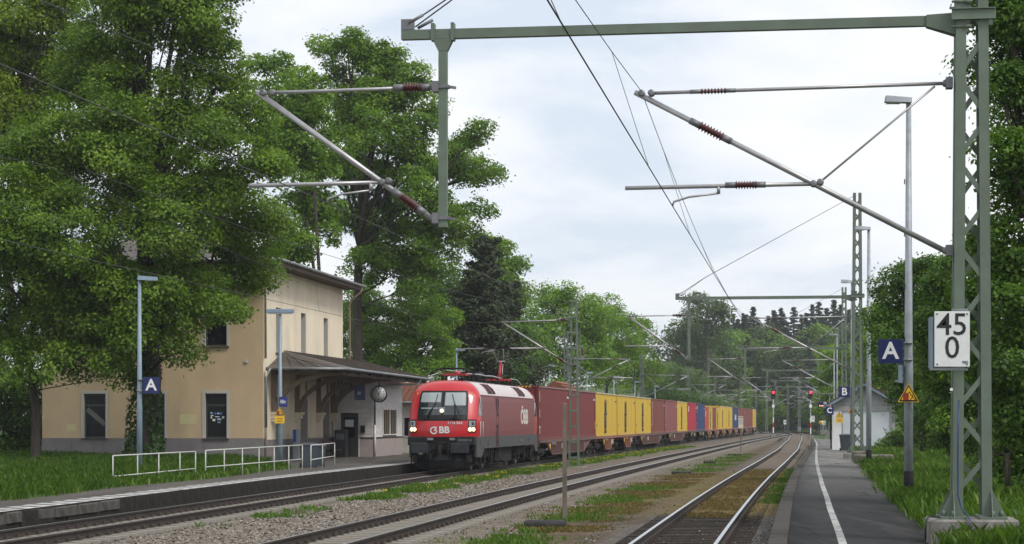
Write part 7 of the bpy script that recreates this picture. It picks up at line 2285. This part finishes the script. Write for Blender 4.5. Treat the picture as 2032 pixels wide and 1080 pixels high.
# cable down the nearest mast
b = MB(); X0 = px_x(1905, 30.3); b.tube([(X0, 30.38, 2.5), (X0 - .02, 30.36, 1.8), (X0 - .02, 30.35, 1.1), (X0 + .03, 30.3, .9), (X0 + .1, 30.2, .8), (X0 + .1, 30.1, .74), (X0 + .07, 30.07, .5), (X0 + .06, 30.07, .3)], .013, 6)
o = b.build("earth_cable", mat("blue_black_cable", (.02, .045, .13), rough=.4), None); tag(o, "blue black earthing cable running down the nearest mast over its block", "cable")
b = MB(); X1 = px_x(1850, 30.2); b.tube([(X1 + .12, 30.25, .78), (X1 - .06, 30.15, .8), (X1 - .12, 30.08, .74), (X1 - .13, 30.05, .45)], .014, 6)
o = b.build("earth_cable", M_black, None); tag(o, "short black earthing cable bent over the block's track side corner", "cable")

# railings
M_rail = mat("white_railing_paint", (.54, .55, .51), rough=.6, var=.12, vscale=3, dirt=.3, dirt_col=(.30, .24, .15), dscale=5)
def railing(pts, z0, z1, zm, ground, label):
    a, b_ = Vector(pts[0]), Vector(pts[-1])
    o = empty("platform_railing", (a.x, a.y, 0), 0); tag(o, label, "railing", "white railings on the station platform")
    def L(p, z): return (p[0] - a.x, p[1] - a.y, z)
    n = len(pts)
    zt = lambda i: z0 + (z1 - z0) * i / (n - 1)
    MB().tube([L(pts[0], zt(0)), L(pts[-1], zt(n - 1))], .021, 8).build("top_rail", M_rail, o)
    MB().tube([L(pts[0], zt(0) - zm[0]), L(pts[-1], zt(n - 1) - zm[1])], .019, 8).build("lower_rail", M_rail, o)
    for i, p in enumerate(pts): MB().tube([L(p, ground), L(p, zt(i))], .019, 8).build("post", M_rail, o)
def line_pts(pxs, pA, pB):
    out = []
    for px in pxs:
        k = (px - CX) / FPX
        # where the sight line meets the railing's line in plan
        dx, dy = pB[0] - pA[0], pB[1] - pA[1]
        t = (k * pA[1] - pA[0]) / (dx - k * dy)
        out.append((pA[0] + dx * t, pA[1] + dy * t))
    return out
pA, pB = (-11.95, 61.5), (-7.84, 77.0)
railing(line_pts((224, 273, 315, 357, 388), pA, pB), 1.15, 1.19, (.62, .56), .2, "five post white railing standing in the lawn by the lamp post")
railing(line_pts((408, 445, 481, 514, 544, 573, 600), pA, pB), 1.21, 1.29, (.55, .53), .2, "long seven post white railing in front of the station wall")
railing(line_pts((617, 640, 664), (-7.66, 78.4), (-7.27, 84.4)), 1.26, 1.28, (.55, .53), .25, "short three post white railing beside the grey bins")

# weathered posts, notice board, cable covers
M_oldwood = mat("weathered_post_wood", (.16, .135, .11), rough=.95, var=.35, vscale=6, bump=.6, bscale=20, stretch=(1, 1, .3))
Y = 50.6
b = MB(); b.hexa([(-.055, -.05, -.5), (.055, -.05, -.5), (.055, .05, -.5), (-.055, .05, -.5), (-.048, -.05, 2.63), (.05, -.05, 2.6), (.05, .05, 2.62), (-.048, .05, 2.64)])
o = b.build("wooden_post", M_oldwood, None, (px_x(1120.5, Y), Y, 0)); tag(o, "tall weathered wooden post standing between the middle and the platform track", "post")
Y = 163.0
o = empty("notice_board", (px_x(1470, Y), Y, 0), 0); tag(o, "small cream framed notice board on a thin brown post between the tracks", "notice board")
MB().box(-.05, .05, -.04, .04, -.4, 1.72).build("post", M_oldwood, o)
z0, z1 = px_z(850, Y), px_z(826, Y)
MB().box(-.19, .19, -.05, -.01, z0, z1).build("board", mat("cream_board", (.62, .56, .42), rough=.6), o)
MB().box(-.15, .15, -.058, -.051, z0 + .3, z1 - .22).build("pane", mat("grey_pane", (.42, .46, .48), rough=.2), o)
MB().box(-.15, .15, -.058, -.051, z1 - .14, z1 - .09).build("dark_strip", M_black, o)
for (px, py, w, d, lab) in ((1082, 1043, .56, .30, "thick dark rubber slab lying on the gravel by the wooden post"), (1352, 938.5, .9, .35, "flat dark cable cover lying on the rusty moss"), (1408, 917.5, .7, .35, "flat dark cable cover beside the pale gravel patch"), (1457, 902.5, .9, .45, "concrete cable pit lid nearest the notice board")):
    Y = FPX * 2.42 / (py - HY); b = MB()
    if px == 1082: b.tube([(-w * .85, 0, 0), (-w * .75, 0, .02), (w * .75, .05, .02), (w * .85, .05, -.01)], [.09, .115, .115, .08], 10)
    else: b.bbox(-w / 2, w / 2, -d, d, -.16, .07, .02)
    o = b.build("cable_cover", mat("dark_rubber", (.035, .034, .034), rough=.85, var=.3, vscale=6, bump=.4), None, (px_x(px, Y), Y, -.22), (0, 0, R(-3))); tag(o, lab, "cover", "dark covers lying between the tracks")
pg = MB(); gA = np.random.default_rng(8)
Y = FPX * 2.45 / (916 - HY)
# concrete blocks and stacked timber by the hut
for i, (px, py, w, h, d, lab) in enumerate(((1737, 922, 1.55, .42, .8, "long mossy concrete block lying behind the second lamp post"), (1708, 918, .62, .5, .9, "short upright concrete block touching the second lamp post"))):
    Y = FPX * 1.85 / (py - HY)
    b = MB(); b.bbox(-w / 2, w / 2, -d / 2, d / 2, -.1, h, .05)
    o = b.build("concrete_block", mat("mossy_concrete", (.16, .145, .115), rough=.95, var=.4, vscale=4, dirt=.7, dirt_col=(.04, .045, .02), dscale=5, bump=.6), None, (px_x(px, Y), Y + .4, .35), (0, 0, R(6 * (1 - 2 * i)))); tag(o, lab, "concrete block", "old concrete blocks on the verge")
grey_bin("wheeled_bin", (px_x(1682, 122), 122, .38), 0, "blue grey wheeled bin standing against the white hut", "grey wheeled bins", .86, .75, 1.02, (.11, .14, .17))

# signals
M_sigb = mat("signal_black", (.02, .02, .022), rough=.5)
M_redlamp = emit_mat("red_signal_lamp", (1.0, .02, .06), 3.5, (.5, .0, .0))
def signal(px, Yb, pyb, pytop, label):
    X = px_x(px, Yb); o = empty("railway_signal", (X, Yb, 0), 0); tag(o, label, "signal", "red light signals")
    zt = px_z(pytop, Yb); s = Yb / FPX
    hb, ht = px_z(792, Yb), px_z(pytop, Yb)
    MB().tube([(0, 0, -.4), (0, 0, hb)], .07, 8).build("mast", M_galv, o)
    b = MB(); b.bbox(-.30, .30, -.12, .1, hb, hb + 1.35, .03); b.bbox(-.26, .26, -.1, .1, hb + 1.37, ht, .03); hd_ = b.build("signal_head", M_sigb, o)
    zl = px_z(779, Yb)
    MB().lathe([(.001, -.15), (.15, -.15), (.17, -.125), (.001, -.125)], (0, 0, zl), 14, axis='y').build("red_lamp", M_redlamp, hd_)
    for z in (zl - .42, zl - .75): MB().lathe([(.001, -.14), (.12, -.14), (.12, -.122), (.001, -.122)], (0, 0, z), 12, axis='y').build("dark_lamp", M_black, hd_)
    for z in (zl, zl - .42):
        hb_ = MB()
        for k_ in range(7):
            a0_, a1_ = PI * k_ / 7, PI * (k_ + 1) / 7
            hb_.bar((.2 * math.cos((a0_ + a1_) / 2), -.34, z + .2 * math.sin((a0_ + a1_) / 2)), (.2 * math.cos((a0_ + a1_) / 2), -.12, z + .2 * math.sin((a0_ + a1_) / 2)), .1 if k_ in (0, 6) else .1, .012, up=(math.cos((a0_ + a1_) / 2), 0, math.sin((a0_ + a1_) / 2)))
        hb_.build("hood", M_sigb, hd_)
    b = MB(); b.box(-.075, .075, -.09, -.07, .5, 1.3); b.box(-.075, .075, -.09, -.07, 1.95, 2.6); b.build("white_band", M_white, o)
    MB().box(-.075, .075, -.09, -.07, 1.3, 1.95).build("red_band", M_red_s, o)
    MB().box(-.17, .17, -.1, -.08, px_z(806, Yb) - .2, px_z(806, Yb) + .2).build("number_plate", M_white, o)
    MB().bbox(-.35, .35, -.35, .35, -.5, .35, .03).build("concrete_foot", M_conc, o)
signal(1534.5, 285, 868, 766, "red light signal on a red and white mast between the two through tracks")
signal(1608.5, 262, 868, 766, "red light signal beside the far platform end")
def small_plate(px, py, Y, w, h, body, label, cat="sign", sz=.4, post=True):
    o = empty("kilometre_plate" if body else "marker_plate", (px_x(px, Y), Y, px_z(py, Y)), 0); tag(o, label, cat, "white kilometre plates" if body else None)
    MB().bbox(-w / 2, w / 2, -.015, .015, -h / 2, h / 2, .004).build("panel", M_plate, o)
    if body: text("numerals", body, sz, M_black, o, (0, -.02, .0 if "\n" not in body else .19), (R(90), 0, 0), .02)
    if post: MB().tube([(0, .04, h / 2), (0, .04, -px_z(py, Y) - .3)], .03, 6).build("post", M_galv, o)
small_plate(1613, 831, 236.5, .40, .72, "45\n2", "small white kilometre plate reading 45 over 2 near the platform end", sz=.34, post=False)
small_plate(1557.5, 838, 330, .42, .70, "4", "tiny white numbered plate between the two signals", sz=.5)
Y = 205
o = empty("round_marker", (px_x(1629, Y), Y, px_z(839, Y)), 0); tag(o, "round yellow marker with a black bar at the platform end", "sign")
MB().lathe([(.001, -.01), (.19, -.01), (.19, .01), (.001, .01)], (0, 0, 0), 20, axis='y').build("disc", M_yellow_s, o); MB().box(-.03, .03, -.016, -.011, -.13, .13).build("bar", M_black, o)
MB().tube([(0, .03, .15), (0, .03, -px_z(839, Y) + .2)], .03, 6).build("post", M_zinc, o)
o = empty("marker_plate", (px_x(1634, Y + 6), Y + 6, px_z(839, Y + 6)), 0); tag(o, "white plate with grey bars half hidden behind the round yellow marker", "sign")
MB().box(-.2, .2, -.01, .01, -.2, .2).build("panel", M_plate, o); MB().tube([(0, .03, .15), (0, .03, -px_z(839, Y + 6) + .2)], .03, 6).build("post", M_zinc, o)
b = MB(); b.box(.0, .16, -.016, -.011, -.14, -.06); b.box(.0, .16, -.016, -.011, .02, .1); b.build("bar", M_fit, o)
# relay boxes and low barrier near the junction
for i, (px, py, Y, w, h, lab) in enumerate(((1586, 851, 330, .5, .55, "grey relay box on the far lattice mast's foot"), (1592, 859, 300, 1.9, .5, "low dark bench like buffer frame at the junction"))):
    o = empty("relay_box" if i == 0 else "low_barrier", (px_x(px, Y), Y, 0), 0); tag(o, lab, "relay box" if i == 0 else "barrier")
    if i == 0: MB().bbox(-.25, .25, -.2, .2, .6, 1.2, .02).build("box", M_zinc, o); MB().box(-.05, .05, -.05, .05, -.3, .6).build("foot", M_conc, o)
    else:
        MB().box(-.95, .95, -.12, .12, .35, .52).build("beam", M_under, o)
        for s in (-.8, .0, .8): MB().box(s - .06, s + .06, -.1, .1, -.3, .35).build("leg", M_conc, o)
# ================================================================== lettering as plain meshes, air
bpy.context.view_layer.update()
_dg = bpy.context.evaluated_depsgraph_get()
for o in list(TEXTS):
    me = bpy.data.meshes.new_from_object(o.evaluated_get(_dg), depsgraph=_dg)
    n = o.name; par = o.parent
    me.name = n
    q = bpy.data.objects.new("lettering_tmp", me)
    COL.objects.link(q)
    q.parent = par; q.location = o.location; q.rotation_euler = o.rotation_euler; q.scale = o.scale
    if not me.materials and o.data.materials: me.materials.append(o.data.materials[0])
    bpy.data.objects.remove(o, do_unlink=True)
    q.name = n

M_haze = bpy.data.materials.new("thin_air"); M_haze.use_nodes = True
_n = M_haze.node_tree.nodes; _n.clear()
_o = _n.new("ShaderNodeOutputMaterial"); _v = _n.new("ShaderNodeVolumePrincipled")
_v.inputs["Color"].default_value = (0.90, 0.94, 1.0, 1); _v.inputs["Density"].default_value = 0.00022; _v.inputs["Anisotropy"].default_value = 0.2
M_haze.node_tree.links.new(_v.outputs[0], _o.inputs["Volume"])
hz = MB().box(-3050, 3050, -250, 5050, -1.7, 48).build("haze", M_haze)
stuff(hz)
scene.cycles.volume_bounces = 0
